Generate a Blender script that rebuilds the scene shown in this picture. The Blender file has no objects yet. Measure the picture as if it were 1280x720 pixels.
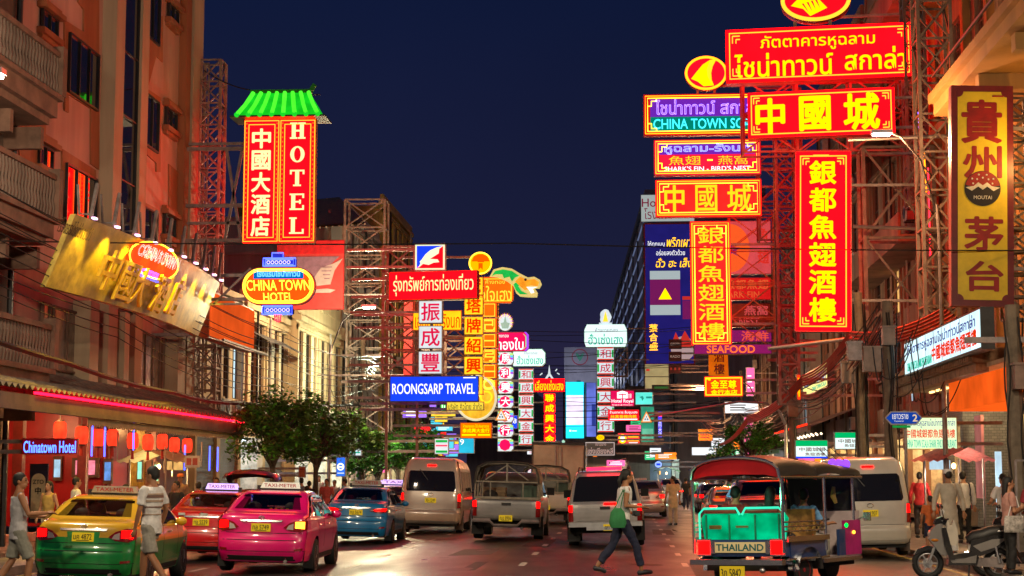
import bpy, bmesh, math, random
from math import sin, cos, pi, radians, sqrt, atan, tan
from mathutils import Vector, Matrix
rnd = random.Random(7)
SC = bpy.context.scene
COL = SC.collection
# ---------------- camera, world, dusk sun, exposure ----------------
CAMH, FPX = 1.62, 2100.0
TH = atan(236 / FPX); PS = atan(141 / FPX * cos(TH))
cam_d = bpy.data.cameras.new('camera'); cam = bpy.data.objects.new('camera', cam_d); COL.objects.link(cam)
cam.location = (0, 0, CAMH); cam.rotation_euler = (pi / 2 + TH, 0, PS)
cam_d.sensor_width = 36; cam_d.lens = 36 * FPX / 1280; cam_d.clip_end = 3000; cam_d.clip_start = .1
SC.camera = cam
world = bpy.data.worlds.new('World'); SC.world = world; world.use_nodes = True
_n, _l = world.node_tree.nodes, world.node_tree.links
bg = _n['Background']; bg.inputs[1].default_value = .15
sky = _n.new('ShaderNodeTexSky'); sky.sky_type = 'NISHITA'; sky.sun_disc = False
sky.sun_elevation = radians(-4); sky.sun_rotation = radians(200); sky.air_density = 1.5; sky.ozone_density = 4
_tc = _n.new('ShaderNodeTexCoord'); _sx = _n.new('ShaderNodeSeparateXYZ'); _l.new(_tc.outputs['Generated'], _sx.inputs[0])
_rp = _n.new('ShaderNodeValToRGB'); _l.new(_sx.outputs['Z'], _rp.inputs[0])
_rp.color_ramp.elements[0].position = 0; _rp.color_ramp.elements[0].color = (.19, .14, .38, 1)
_rp.color_ramp.elements[1].position = .34; _rp.color_ramp.elements[1].color = (.012, .046, .21, 1)
_e = _rp.color_ramp.elements.new(.12); _e.color = (.070, .080, .265, 1)
_ns = _n.new('ShaderNodeTexNoise'); _ns.inputs['Scale'].default_value = 2.2; _ns.inputs['Detail'].default_value = 5
_l.new(_tc.outputs['Generated'], _ns.inputs['Vector'])
_mr = _n.new('ShaderNodeMapRange'); _mr.inputs[1].default_value = .3; _mr.inputs[2].default_value = .7; _mr.inputs[3].default_value = .86; _mr.inputs[4].default_value = 1.14
_l.new(_ns.outputs['Fac'], _mr.inputs[0])
_mx = _n.new('ShaderNodeVectorMath'); _mx.operation = 'SCALE'; _l.new(_rp.outputs[0], _mx.inputs[0]); _l.new(_mr.outputs[0], _mx.inputs['Scale'])
_ad = _n.new('ShaderNodeVectorMath'); _ad.operation = 'ADD'; _l.new(_mx.outputs[0], _ad.inputs[0]); _l.new(sky.outputs[0], _ad.inputs[1])
_l.new(_ad.outputs[0], bg.inputs[0])
sun_d = bpy.data.lights.new('sun', 'SUN'); sun_d.energy = .03; sun_d.angle = radians(12); sun_d.color = (1, .8, .7)
sun = bpy.data.objects.new('sun', sun_d); COL.objects.link(sun); sun.rotation_euler = (radians(75), 0, radians(200))
vs = SC.view_settings; vs.view_transform = 'Standard'; vs.look = 'None'; vs.exposure = .15; vs.gamma = 1; vs.use_curve_mapping = False
SC.cycles.use_denoising = True; SC.cycles.max_bounces = 5; SC.cycles.diffuse_bounces = 2; SC.cycles.glossy_bounces = 3
SC.cycles.transmission_bounces = 4; SC.cycles.transparent_max_bounces = 8; SC.cycles.sample_clamp_indirect = 4; SC.cycles.caustics_reflective = False; SC.cycles.caustics_refractive = False
LAMP = 1.1   # one dimmer for every lamp

# ---------------- picture measurements -> world ----------------
Fv = Vector((-sin(PS) * cos(TH), cos(PS) * cos(TH), sin(TH))); Rv = Vector((cos(PS), sin(PS), 0)); Uv = Rv.cross(Fv)
def ray(px, py): return Fv + Rv * ((px - 640) / FPX) + Uv * ((360 - py) / FPX)
def P(px, py, Y):
    d = ray(px, py); return Vector((0, 0, CAMH)) + d * (Y / d.y)
def PX(px, py, X):
    d = ray(px, py); return Vector((0, 0, CAMH)) + d * (X / d.x)
XC = -2.5
def shift(Y): return 0 if Y < 90 else -.0011 * (Y - 90) ** 2
def road_z(X, Y=0): return -.025 * abs(X - shift(Y) - XC)
def G(px, py):
    z = 0
    for _ in range(6):
        d = ray(px, py); t = (z - CAMH) / d.z; p = Vector((0, 0, CAMH)) + d * t; z = road_z(p.x, p.y)
    return p

# ---------------- materials ----------------
MC = {}
def M(name, col, rough=.6, metal=0.0, var=.15, scale=4.0, bump=0.0, coat=0.0, streak=False, spec=.5, two=None):
    if name in MC: return MC[name]
    m = bpy.data.materials.new(name); m.use_nodes = True; n, l = m.node_tree.nodes, m.node_tree.links
    b = n['Principled BSDF']; b.inputs['Roughness'].default_value = rough; b.inputs['Metallic'].default_value = metal
    b.inputs['Coat Weight'].default_value = coat; b.inputs['Coat Roughness'].default_value = .06; b.inputs['Specular IOR Level'].default_value = spec
    c = (*col, 1)
    if var:
        tc = n.new('ShaderNodeTexCoord'); mp = n.new('ShaderNodeMapping'); l.new(tc.outputs['Object'], mp.inputs[0])
        if streak: mp.inputs['Scale'].default_value = (1, 1, .12)
        ns = n.new('ShaderNodeTexNoise'); ns.inputs['Scale'].default_value = scale; ns.inputs['Detail'].default_value = 6; ns.inputs['Roughness'].default_value = .65
        l.new(mp.outputs[0], ns.inputs['Vector'])
        rp = n.new('ShaderNodeValToRGB'); l.new(ns.outputs['Fac'], rp.inputs[0])
        d = two if two else tuple(x * (1 - 2.2 * var) for x in col)
        rp.color_ramp.elements[0].position = .32; rp.color_ramp.elements[0].color = (*[max(x, 0) for x in d], 1)
        rp.color_ramp.elements[1].position = .62; rp.color_ramp.elements[1].color = (*[min(1, x * (1 + .5 * var)) for x in col], 1)
        l.new(rp.outputs[0], b.inputs['Base Color'])
        if bump:
            bp = n.new('ShaderNodeBump'); bp.inputs['Strength'].default_value = bump; bp.inputs['Distance'].default_value = .02
            n2 = n.new('ShaderNodeTexNoise'); n2.inputs['Scale'].default_value = scale * 12; n2.inputs['Detail'].default_value = 4
            l.new(tc.outputs['Object'], n2.inputs['Vector']); l.new(n2.outputs['Fac'], bp.inputs['Height']); l.new(bp.outputs[0], b.inputs['Normal'])
    else: b.inputs['Base Color'].default_value = c
    MC[name] = m; return m
def E(name, col, k=1.0, var=.0, scale=1.5):
    """something that gives off light: a lit sign face, a tube, a lamp"""
    if name in MC: return MC[name]
    m = bpy.data.materials.new(name); m.use_nodes = True; n, l = m.node_tree.nodes, m.node_tree.links
    b = n['Principled BSDF']; mx = max(col); b.inputs['Base Color'].default_value = (*[x / mx * .22 for x in col], 1); b.inputs['Roughness'].default_value = .7; b.inputs['Specular IOR Level'].default_value = .0
    b.inputs['Emission Color'].default_value = (*col, 1); b.inputs['Emission Strength'].default_value = k
    if var:
        tc = n.new('ShaderNodeTexCoord'); ns = n.new('ShaderNodeTexNoise'); ns.inputs['Scale'].default_value = scale; ns.inputs['Detail'].default_value = 2
        l.new(tc.outputs['Object'], ns.inputs['Vector'])
        mr = n.new('ShaderNodeMapRange'); mr.inputs[1].default_value = .3; mr.inputs[2].default_value = .7; mr.inputs[3].default_value = k * (1 - var); mr.inputs[4].default_value = k * (1 + var * .6)
        l.new(ns.outputs['Fac'], mr.inputs[0]); l.new(mr.outputs[0], b.inputs['Emission Strength'])
    MC[name] = m; return m

# ---------------- mesh builder ----------------
class MB:
    def __init__(s): s.v = []; s.f = []; s.m = []; s.cm = 0; s.T = None
    def add(s, vs, fs):
        o = len(s.v)
        s.v += [(s.T @ Vector(p)) if s.T else Vector(p) for p in vs]
        for f in fs: s.f.append([i + o for i in f]); s.m.append(s.cm)
        return s
    def box(s, c, d, R=None):
        hx, hy, hz = d[0] / 2, d[1] / 2, d[2] / 2; c = Vector(c)
        vs = [Vector((x, y, z)) for x in (-hx, hx) for y in (-hy, hy) for z in (-hz, hz)]
        if R is not None: vs = [R @ v for v in vs]
        return s.add([c + v for v in vs], [(0, 1, 3, 2), (4, 6, 7, 5), (0, 4, 5, 1), (2, 3, 7, 6), (0, 2, 6, 4), (1, 5, 7, 3)])
    def bx(s, x0, x1, y0, y1, z0, z1): return s.box(((x0 + x1) / 2, (y0 + y1) / 2, (z0 + z1) / 2), (x1 - x0, y1 - y0, z1 - z0))
    def quad(s, *p): return s.add(p, [tuple(range(len(p)))])
    def bar(s, a, b, r, r2=None):
        """square bar between two points"""
        a, b = Vector(a), Vector(b); d = (b - a).normalized(); up = Vector((0, 0, 1)) if abs(d.z) < .95 else Vector((1, 0, 0))
        x = d.cross(up).normalized() * r; y = d.cross(x).normalized() * (r2 or r)
        return s.add([a - x - y, a + x - y, a + x + y, a - x + y, b - x - y, b + x - y, b + x + y, b - x + y], [(3, 2, 1, 0), (4, 5, 6, 7), (0, 1, 5, 4), (1, 2, 6, 5), (2, 3, 7, 6), (3, 0, 4, 7)])
    def tube(s, pts, r, n=6, cap=True):
        """tube along points, r a number or one per point"""
        pts = [Vector(p) for p in pts]; k = len(pts); rs = r if isinstance(r, (list, tuple)) else [r] * k
        vs = []; px = None
        for i, p in enumerate(pts):
            d = (pts[min(i + 1, k - 1)] - pts[max(i - 1, 0)]).normalized()
            if px is None: px = d.cross(Vector((0, 0, 1)) if abs(d.z) < .9 else Vector((0, 1, 0))).normalized()
            px = (px - d * px.dot(d)).normalized(); py = d.cross(px)
            vs += [p + (px * cos(2 * pi * j / n) + py * sin(2 * pi * j / n)) * rs[i] for j in range(n)]
        fs = [(i * n + j, i * n + (j + 1) % n, (i + 1) * n + (j + 1) % n, (i + 1) * n + j) for i in range(k - 1) for j in range(n)]
        if cap: fs += [tuple(range(n))[::-1], tuple((k - 1) * n + j for j in range(n))]
        return s.add(vs, fs)
    def lathe(s, prof, c=(0, 0, 0), n=16, axis='z'):
        """prof: (radius, height) pairs"""
        c = Vector(c); vs = []
        for r, h in prof:
            for j in range(n):
                a = 2 * pi * j / n
                q = (r * cos(a), r * sin(a), h) if axis == 'z' else ((h, r * cos(a), r * sin(a)) if axis == 'x' else (r * cos(a), h, r * sin(a)))
                vs.append(c + Vector(q))
        k = len(prof); fs = [(i * n + j, i * n + (j + 1) % n, (i + 1) * n + (j + 1) % n, (i + 1) * n + j) for i in range(k - 1) for j in range(n)]
        fs += [tuple(range(n))[::-1], tuple((k - 1) * n + j for j in range(n))]
        return s.add(vs, fs)
    def ell(s, c, r, n=14, k=9, R=None):
        c = Vector(c); vs = []
        for i in range(k + 1):
            t = pi * i / k
            for j in range(n):
                a = 2 * pi * j / n; q = Vector((r[0] * sin(t) * cos(a), r[1] * sin(t) * sin(a), r[2] * cos(t)))
                vs.append(c + (R @ q if R is not None else q))
        return s.add(vs, [(i * n + j, (i + 1) * n + j, (i + 1) * n + (j + 1) % n, i * n + (j + 1) % n) for i in range(k) for j in range(n)])
    def prism(s, poly, y0, y1):
        """polygon in local x,z made solid from y0 (front) to y1"""
        k = len(poly); vs = [(x, y0, z) for x, z in poly] + [(x, y1, z) for x, z in poly]
        return s.add(vs, [tuple(range(k)), tuple(range(2 * k - 1, k - 1, -1))] + [(i, i + k, (i + 1) % k + k, (i + 1) % k) for i in range(k)])
    def slab(s, poly, z0, z1):
        k = len(poly); vs = [(x, y, z0) for x, y in poly] + [(x, y, z1) for x, y in poly]
        return s.add(vs, [tuple(range(k))[::-1], tuple(range(k, 2 * k))] + [(i, (i + 1) % k, (i + 1) % k + k, i + k) for i in range(k)])
    def mesh(s, name, mats, smooth=False):
        me = bpy.data.meshes.new(name); me.from_pydata([tuple(v) for v in s.v], [], s.f); me.validate()
        for m in (mats if isinstance(mats, (list, tuple)) else [mats]): me.materials.append(m)
        if len(me.polygons) == len(s.m): me.polygons.foreach_set('material_index', s.m)
        bm = bmesh.new(); bm.from_mesh(me); bmesh.ops.remove_doubles(bm, verts=bm.verts, dist=1e-5); bmesh.ops.recalc_face_normals(bm, faces=bm.faces); bm.to_mesh(me); bm.free()
        if smooth:
            me.polygons.foreach_set('use_smooth', [True] * len(me.polygons))
            try: me.set_sharp_from_angle(angle=radians(smooth if smooth > 1 else 40))
            except Exception: pass
        return me
def obj(name, me, parent=None, loc=(0, 0, 0), rz=0.0):
    o = bpy.data.objects.new(name, me); COL.objects.link(o); o.location = loc; o.rotation_euler = (0, 0, rz)
    if parent: o.parent = parent
    return o
def part(name, mb, mat, parent, smooth=False, label=None):
    o = obj(name, mb.mesh(name, mat, smooth), parent)
    if label: o['label'] = label
    return o
def tag(o, label, cat, group=None):
    o['label'] = label; o['category'] = cat
    if group: o['group'] = group
    return o
def thing(name, label, cat, loc=(0, 0, 0), rz=0.0, group=None):
    return tag(obj(name, None, None, loc, rz), label, cat, group)
def solo(name, mb, mat, label, cat, loc=(0, 0, 0), rz=0.0, group=None, smooth=False):
    return tag(obj(name, mb.mesh(name, mat, smooth), None, loc, rz), label, cat, group)
def struct(name, mb, mat, kind='structure', smooth=False):
    o = obj(name, mb.mesh(name, mat, smooth)); o['kind'] = kind; return o
def copy_tree(o, parent=None):
    c = o.copy(); COL.objects.link(c)
    if parent: c.parent = parent; c.matrix_parent_inverse = o.matrix_parent_inverse
    for ch in o.children: copy_tree(ch, c)
    return c
# ---------------- lettering ----------------
TXT = {}
def text_raw(s, neon=0.0):
    key = (s, neon)
    if key in TXT: return TXT[key]
    cu = bpy.data.curves.new('lettering', 'FONT'); cu.body = s; cu.size = 1; cu.resolution_u = 3
    if neon: cu.fill_mode = 'NONE'; cu.bevel_depth = neon; cu.bevel_resolution = 0; cu.resolution_u = 2
    ob = bpy.data.objects.new('lettering', cu); COL.objects.link(ob)
    dg = bpy.context.evaluated_depsgraph_get(); dg.update()
    me = bpy.data.meshes.new_from_object(ob.evaluated_get(dg)); bpy.data.objects.remove(ob)
    vs = [v.co.copy() for v in me.vertices]; fs = [tuple(p.vertices) for p in me.polygons]; bpy.data.meshes.remove(me)
    xs = [v.x for v in vs] or [0]; ys = [v.y for v in vs] or [0]
    TXT[key] = (vs, fs, min(xs), max(xs), min(ys), max(ys)); return TXT[key]
def put_text(mb, s, x0, x1, z0, z1, y=0.0, bold=0.0, neon=0.0, keep=False, shear=0.0):
    """lettering into the box x0..x1, z0..z1 of the plane at depth y, facing -y"""
    h = z1 - z0; sc0 = neon / max(h, 1e-3) if neon else 0
    vs, fs, a, b, c, d = text_raw(s, round(sc0, 3) if neon else 0)
    if not vs: return mb
    sx = (x1 - x0) / max(b - a, 1e-3); sz = h / max(d - c, 1e-3)
    if keep: sx = sz = min(sx, sz)
    cx, cz = (x0 + x1) / 2, (z0 + z1) / 2; mx, mz = (a + b) / 2, (c + d) / 2
    offs = [(0, 0)]
    if bold:
        e = bold * min(sx * (b - a) / max(len(s.strip()), 1) * .7 if len(s) > 1 else h, h); offs += [(e, 0), (-e, 0), (0, e), (0, -e), (.7 * e, .7 * e), (-.7 * e, .7 * e), (.7 * e, -.7 * e), (-.7 * e, -.7 * e)]
    for i, (ox, oz) in enumerate(offs):
        mb.add([(cx + (v.x - mx) * sx + ox + shear * (v.y - mz) * sz, y - (v.z * min(sx, sz) if neon else 0) - i * .0007, cz + (v.y - mz) * sz + oz) for v in vs], fs)
    return mb

# ---------------- shared materials ----------------
m_steel = M('painted steel', (.30, .25, .24), .5, .3, .2)
m_dark = M('dark painted metal', (.03, .028, .03), .45, .3, .2)
m_black = M('black rubber', (.012, .012, .012), .7, 0, .1)
m_chrome = M('chrome', (.80, .80, .80), .26, 1, 0)
m_alu = M('aluminium', (.55, .55, .56), .35, .9, .08)
m_white = M('white paint', (.72, .70, .66), .45, 0, .08)
m_glassd = M('dark window glass', (.012, .014, .018), .06, 0, 0, spec=.7)
m_conc = M('weathered concrete', (.26, .23, .21), .85, 0, .25, 1.2, .3, streak=True)
m_cable = M('black cable', (.015, .013, .013), .6, 0, 0)
m_wood = M('dark timber', (.10, .05, .03), .6, 0, .25)
e_red = E('red sign face', (.95, .0004, .0013), 11, .16, 1.2)
e_redd = E('deep red sign face', (.85, .002, .008), 3, .15, 1.0)
e_yel = E('yellow lettering light', (1.6, .80, .0), 1.15)
e_gold = E('golden lettering light', (1.5, .66, .04), 1.2)
e_cream = E('cream lettering light', (1.1, .95, .40), 1.1)
e_white = E('white lit acrylic', (.62, .72, .76), 1.0, .1, 2)
e_white2 = E('white lit lettering', (1, 1, 1), 1.15)
e_blue = E('blue sign face', (.006, .035, .62), 1.7, .2, 1.0)
e_cyan = E('cyan neon', (.05, .85, 1.1), 1.6)
e_nblue = E('blue neon', (.10, .16, 1.6), 2.4)
e_nvio = E('violet neon', (.45, .25, 1.8), 2.2)
e_nred = E('red neon', (2.2, .03, .06), 2.6)
e_norange = E('orange neon', (2.0, .38, .01), 2.2)
e_nyel = E('yellow neon', (1.6, 1.0, .05), 2.2)
e_orange = E('orange lit acrylic', (1.3, .11, .003), 1.3, .15, 2)
e_yface = E('yellow lit acrylic', (1.1, .62, .01), 1.05, .15, 2)
e_green = E('green lit acrylic', (.005, .75, .02), 1.3, .15, 2)
e_mint = E('mint lettering light', (.0, .42, .28), 1.0)
e_crim = E('crimson lettering light', (.62, .004, .06), 1.0)
e_tube = E('lamp tube', (1, .86, .95), 9)
e_warm = E('warm bulb', (1.0, .62, .22), 8)
e_tail = E('lit tail lamp', (2.2, .0012, .0012), 6.0)
m_tail = M('red lamp plastic', (.25, .008, .008), .15, 0, 0, coat=1)
# ================= ground =================
def strip(name, X0, X1, dz, mat, y0=-30, y1=420, kerb=0.0):
    mb = MB(); ys = [y0 + (90 - y0) * i / 12 for i in range(12)] + [90 + (y1 - 90) * i / 40 for i in range(41)]
    xs = sorted({X0, X1, *([XC] if X0 < XC < X1 else []), *[X0 + (X1 - X0) * k / 6 for k in range(1, 6)]})
    vs = [(x + shift(y), y, road_z(x + shift(y), y) + dz) for y in ys for x in xs]; n = len(xs)
    fs = [(i * n + j, i * n + j + 1, (i + 1) * n + j + 1, (i + 1) * n + j) for i in range(len(ys) - 1) for j in range(n - 1)]
    mb.add(vs, fs)
    if kerb:
        for xx in (X0, X1):
            k = len(mb.v); mb.add([(xx + shift(y), y, road_z(xx + shift(y), y) + d) for y in ys for d in (dz, -.3)], [(2 * i, 2 * i + 1, 2 * i + 3, 2 * i + 2) for i in range(len(ys) - 1)])
    return mb
def road_material():
    m = bpy.data.materials.new('worn asphalt'); m.use_nodes = True; n, l = m.node_tree.nodes, m.node_tree.links
    b = n['Principled BSDF']; tc = n.new('ShaderNodeTexCoord')
    def noise(sc, det, stretch=None):
        q = n.new('ShaderNodeTexNoise'); q.inputs['Scale'].default_value = sc; q.inputs['Detail'].default_value = det
        mp = n.new('ShaderNodeMapping'); l.new(tc.outputs['Object'], mp.inputs[0])
        if stretch: mp.inputs['Scale'].default_value = stretch
        l.new(mp.outputs[0], q.inputs['Vector']); return q.outputs['Fac']
    def rng(v, a, b_, c, d):
        q = n.new('ShaderNodeMapRange'); q.inputs[1].default_value = a; q.inputs[2].default_value = b_; q.inputs[3].default_value = c; q.inputs[4].default_value = d; l.new(v, q.inputs[0]); return q.outputs[0]
    big = noise(.5, 5, (1.6, .18, 1)); fine = noise(60, 3)
    rp = n.new('ShaderNodeValToRGB'); l.new(big, rp.inputs[0]); rp.color_ramp.elements[0].color = (.012, .010, .010, 1); rp.color_ramp.elements[0].position = .3; rp.color_ramp.elements[1].color = (.050, .040, .037, 1); rp.color_ramp.elements[1].position = .7
    mx = n.new('ShaderNodeMix'); mx.data_type = 'RGBA'; mx.blend_type = 'MULTIPLY'; mx.inputs[0].default_value = .6; l.new(rp.outputs[0], mx.inputs[6]); gr = n.new('ShaderNodeValToRGB'); l.new(fine, gr.inputs[0]); gr.color_ramp.elements[0].color = (.5, .5, .5, 1); gr.color_ramp.elements[1].color = (1, 1, 1, 1); l.new(gr.outputs[0], mx.inputs[7])
    l.new(mx.outputs[2], b.inputs['Base Color']); l.new(rng(noise(.9, 4, (1, .3, 1)), .3, .7, .27, .46), b.inputs['Roughness'])
    bp = n.new('ShaderNodeBump'); bp.inputs['Strength'].default_value = .35; bp.inputs['Distance'].default_value = .012; l.new(fine, bp.inputs['Height']); l.new(bp.outputs[0], b.inputs['Normal'])
    b.inputs['Specular IOR Level'].default_value = .6
    return m
KL, KR = -11.6, 6.7
struct('ground', MB().quad((-1500, -1500, -.9), (1500, -1500, -.9), (1500, 1500, -.9), (-1500, 1500, -.9)), M('bare earth', (.05, .045, .04), .9))
struct('road', strip('road', KL, KR, 0, None), road_material())
m_pave = M('paving slabs', (.20, .17, .15), .55, 0, .22, 2.0, .3)
struct('sidewalk', strip('s', KL - 12, KL, .15, None, kerb=1), m_pave); struct('sidewalk', strip('s', KR, KR + 12, .15, None, kerb=1), m_pave)
m_line = M('worn white road paint', (.62, .60, .55), .5, 0, .22, 9)
mk = MB()
for X in (-8.1, -5.15, -1.92, 1.16):
    y = 18.0 if X < 0 else 19.5
    while y < 160:
        yc = [y, y + 1.25]; w = .06
        mk.quad(*[(X + dx + shift(yy), yy, road_z(X + dx + shift(yy), yy) + .004) for dx, yy in ((-w, yc[0]), (w, yc[0]), (w, yc[1]), (-w, yc[1]))]); y += 4.42
struct('lane_markings', mk, m_line)
mk = MB()
for X in (KL + .35, KR - .3):
    for y in range(0, 90, 3): mk.quad(*[(X + dx, yy, road_z(X, 0) + .005) for dx, yy in ((-.05, y), (.05, y), (.05, y + 3), (-.05, y + 3))])
struct('edge_lines', mk, M('worn yellow road paint', (.5, .36, .06), .55, 0, .25, 7))

rr = random.Random(21); m_patch = [M('dark asphalt patch', (.014, .012, .012), .55, 0, .2, 6, .3), M('pale asphalt patch', (.07, .058, .052), .6, 0, .2, 6, .3)]; m_oil = M('oil stain', (.008, .007, .007), .38, 0, 0)
def on_road(mb, pts, d): mb.add([(x + shift(y), y, road_z(x + shift(y), y) + d) for x, y in pts], [tuple(range(len(pts)))])
for k in range(2):
    mb = MB()
    for i in range(9): x, y, w, l = rr.uniform(-10.5, 4.5), rr.uniform(20, 60), rr.uniform(.3, .9), rr.uniform(1.5, 6); x = x if (x - XC) * (x + w - XC) > 0 else x + w; on_road(mb, [(x, y), (x + w, y + .1), (x + w, y + l), (x + .05, y + l)], .002 + k * .0007)
    struct('road_patch', mb, m_patch[k])
mb = MB()
for i in range(26):
    x, y, r = rr.choice((-9.4, -6.4, -3.4, -.4, 2.6)) + rr.uniform(-.5, .5), rr.uniform(21, 58), rr.uniform(.12, .45)
    if abs(x - XC) > r + .1: on_road(mb, [(x + r * cos(a) * rr.uniform(.7, 1.1), y + 2.2 * r * sin(a) * rr.uniform(.7, 1.1)) for a in [2 * pi * j / 14 for j in range(14)]], .0032)
struct('road_stain', mb, m_oil)
mb = MB()
for x, y in ((-5.9, 26.5), (.4, 33), (-1.0, 24.4), (3.0, 47)): on_road(mb, [(x + .34 * cos(a), y + .34 * sin(a)) for a in [2 * pi * j / 20 for j in range(20)]], .0045)
struct('manhole_cover', mb, M('cast iron cover', (.05, .04, .035), .45, .6, .3, 9, .6))
# ================= facades =================
class Fac:
    """a street facade: side 'L' looks to +X, side 'R' to -X, 'F' to the camera; local x along, -y out, z up"""
    def __init__(s, side, X, Y):
        s.side, s.X, s.Y = side, X, Y; s.rz = {'L': pi / 2, 'R': -pi / 2, 'F': 0}[side]; s.loc = (X, Y, 0)
    def u(s, px, py=500, out=0.0):
        if s.side == 'F': p = P(px, py, s.Y - out); return p.x - s.X, p.z
        p = PX(px, py, s.X + (out if s.side == 'L' else -out)); return (p.y - s.Y if s.side == 'L' else s.Y - p.y), p.z
def wall_open(mb, u0, u1, z0, z1, ops, d=.22, depth=8.0):
    us = sorted({u0, u1, *[min(max(o[i], u0), u1) for o in ops for i in (0, 2)]}); zs = sorted({z0, z1, *[min(max(o[i], z0), z1) for o in ops for i in (1, 3)]})
    for i in range(len(us) - 1):
        for j in range(len(zs) - 1):
            cu, cz = (us[i] + us[i + 1]) / 2, (zs[j] + zs[j + 1]) / 2
            if us[i + 1] - us[i] < 1e-4 or any(o[0] < cu < o[2] and o[1] < cz < o[3] for o in ops): continue
            mb.quad((us[i], 0, zs[j]), (us[i + 1], 0, zs[j]), (us[i + 1], 0, zs[j + 1]), (us[i], 0, zs[j + 1]))
    for a, b, c, e in ops:
        for q in (((a, b), (c, b)), ((c, b), (c, e)), ((c, e), (a, e)), ((a, e), (a, b))): mb.quad((q[0][0], 0, q[0][1]), (q[1][0], 0, q[1][1]), (q[1][0], d, q[1][1]), (q[0][0], d, q[0][1]))
    mb.quad((u0, 0, z0), (u0, depth, z0), (u0, depth, z1), (u0, 0, z1)); mb.quad((u1, 0, z0), (u1, depth, z0), (u1, depth, z1), (u1, 0, z1))
    mb.quad((u0, 0, z1), (u1, 0, z1), (u1, depth, z1), (u0, depth, z1)); mb.quad((u0, depth, z0), (u1, depth, z0), (u1, depth, z1), (u0, depth, z1))
    return mb
def window(parent, o, frame, pane, nx=2, nz=2, d=.14, fw=.05, sill=None, hood=None):
    a, b, c, e = o; mb = MB()
    mb.bx(a, c, d - .04, d + .04, b, b + fw).bx(a, c, d - .04, d + .04, e - fw, e).bx(a, a + fw, d - .04, d + .04, b + fw, e - fw).bx(c - fw, c, d - .04, d + .04, b + fw, e - fw)
    for i in range(1, nx): x = a + (c - a) * i / nx; mb.bx(x - fw * .4, x + fw * .4, d - .035, d + .03, b + fw, e - fw)
    for i in range(1, nz): z = b + (e - b) * i / nz; mb.bx(a + fw, c - fw, d - .03, d + .028, z - fw * .35, z + fw * .35)
    w = part('window', mb, frame, parent); part('pane', MB().quad((a, d + .01, b), (c, d + .01, b), (c, d + .01, e), (a, d + .01, e)), pane, w)
    if sill:
        k = MB().bx(a - .15, c + .15, -.22, .05, b - .16, b - .003).bx(a - .08, c + .08, -.14, .05, b - .28, b - .163); part('sill', k, sill, w)
        part('hood', MB().bx(a - .18, c + .18, -.26, .05, e + .003, e + .14).bx(a - .1, c + .1, -.16, .05, e + .143, e + .27), sill, w)
    return w
m_gl = [m_glassd, M('dusty window glass', (.05, .05, .06), .12, 0, .2), M('dark green window glass', (.012, .03, .03), .07, 0, 0, spec=.7), M('curtained window glass', (.22, .16, .13), .2, 0, .2, 3)]
e_win = E('lit window', (1.0, .55, .16), .75, .4, 2.5); e_winc = E('cool lit window', (.6, .85, 1.0), .8, .35, 2)
def ac_unit(parent, u, z, y=-.32, s=1.0):
    mb = MB().bx(u - .42 * s, u + .42 * s, y - .15, y + .15, z, z + .62 * s)
    a = part('air_conditioner', mb, M('air conditioner case', (.5, .45, .40), .5, .1, .15), parent)
    part('fan_grille', MB().lathe([(.24 * s, -.02), (.22 * s, -.03), (.05, -.02)], (u - .1 * s, y - .15, z + .31 * s), 14, 'y'), m_dark, a)
    part('bracket', MB().bar((u - .3 * s, .0, z - .02), (u - .3 * s, y - .15, z - .02), .02).bar((u + .3 * s, 0, z - .02), (u + .3 * s, y - .15, z - .02), .02), m_dark, a)
def truss(name, label, p0, p1, w, bays, mat, group=None, r=.05, cat='truss tower', dp=None):
    """lattice mast from p0 to p1, w wide"""
    p0, p1 = Vector(p0), Vector(p1); dp = dp or w; t = thing(name, label, cat, p0, 0, group); d = p1 - p0; L = d.length; d.normalize()
    sx = Vector((1, 0, 0)) if abs(d.x) < .7 else Vector((0, 0, 1)); sy = Vector((0, 1, 0))
    cs = [sx * a * w / 2 + sy * b * dp / 2 for a, b in ((-1, -1), (1, -1), (1, 1), (-1, 1))]
    for c in cs: part('leg', MB().bar(c, c + d * L, r), mat, t)
    mb = MB()
    for i in range(bays + 1):
        h = d * (L * i / bays)
        for k in range(4): mb.bar(cs[k] + h, cs[(k + 1) % 4] + h, r * .6)
        if i < bays:
            g = d * (L * (i + 1) / bays)
            for k in range(4):
                a, b = (cs[k], cs[(k + 1) % 4]) if i % 2 else (cs[(k + 1) % 4], cs[k]); mb.bar(a + h, b + g, r * .5)
                if k % 2 == 0: mb.bar(b + h, a + g, r * .5)
    part('lattice', mb, mat, t); return t

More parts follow.
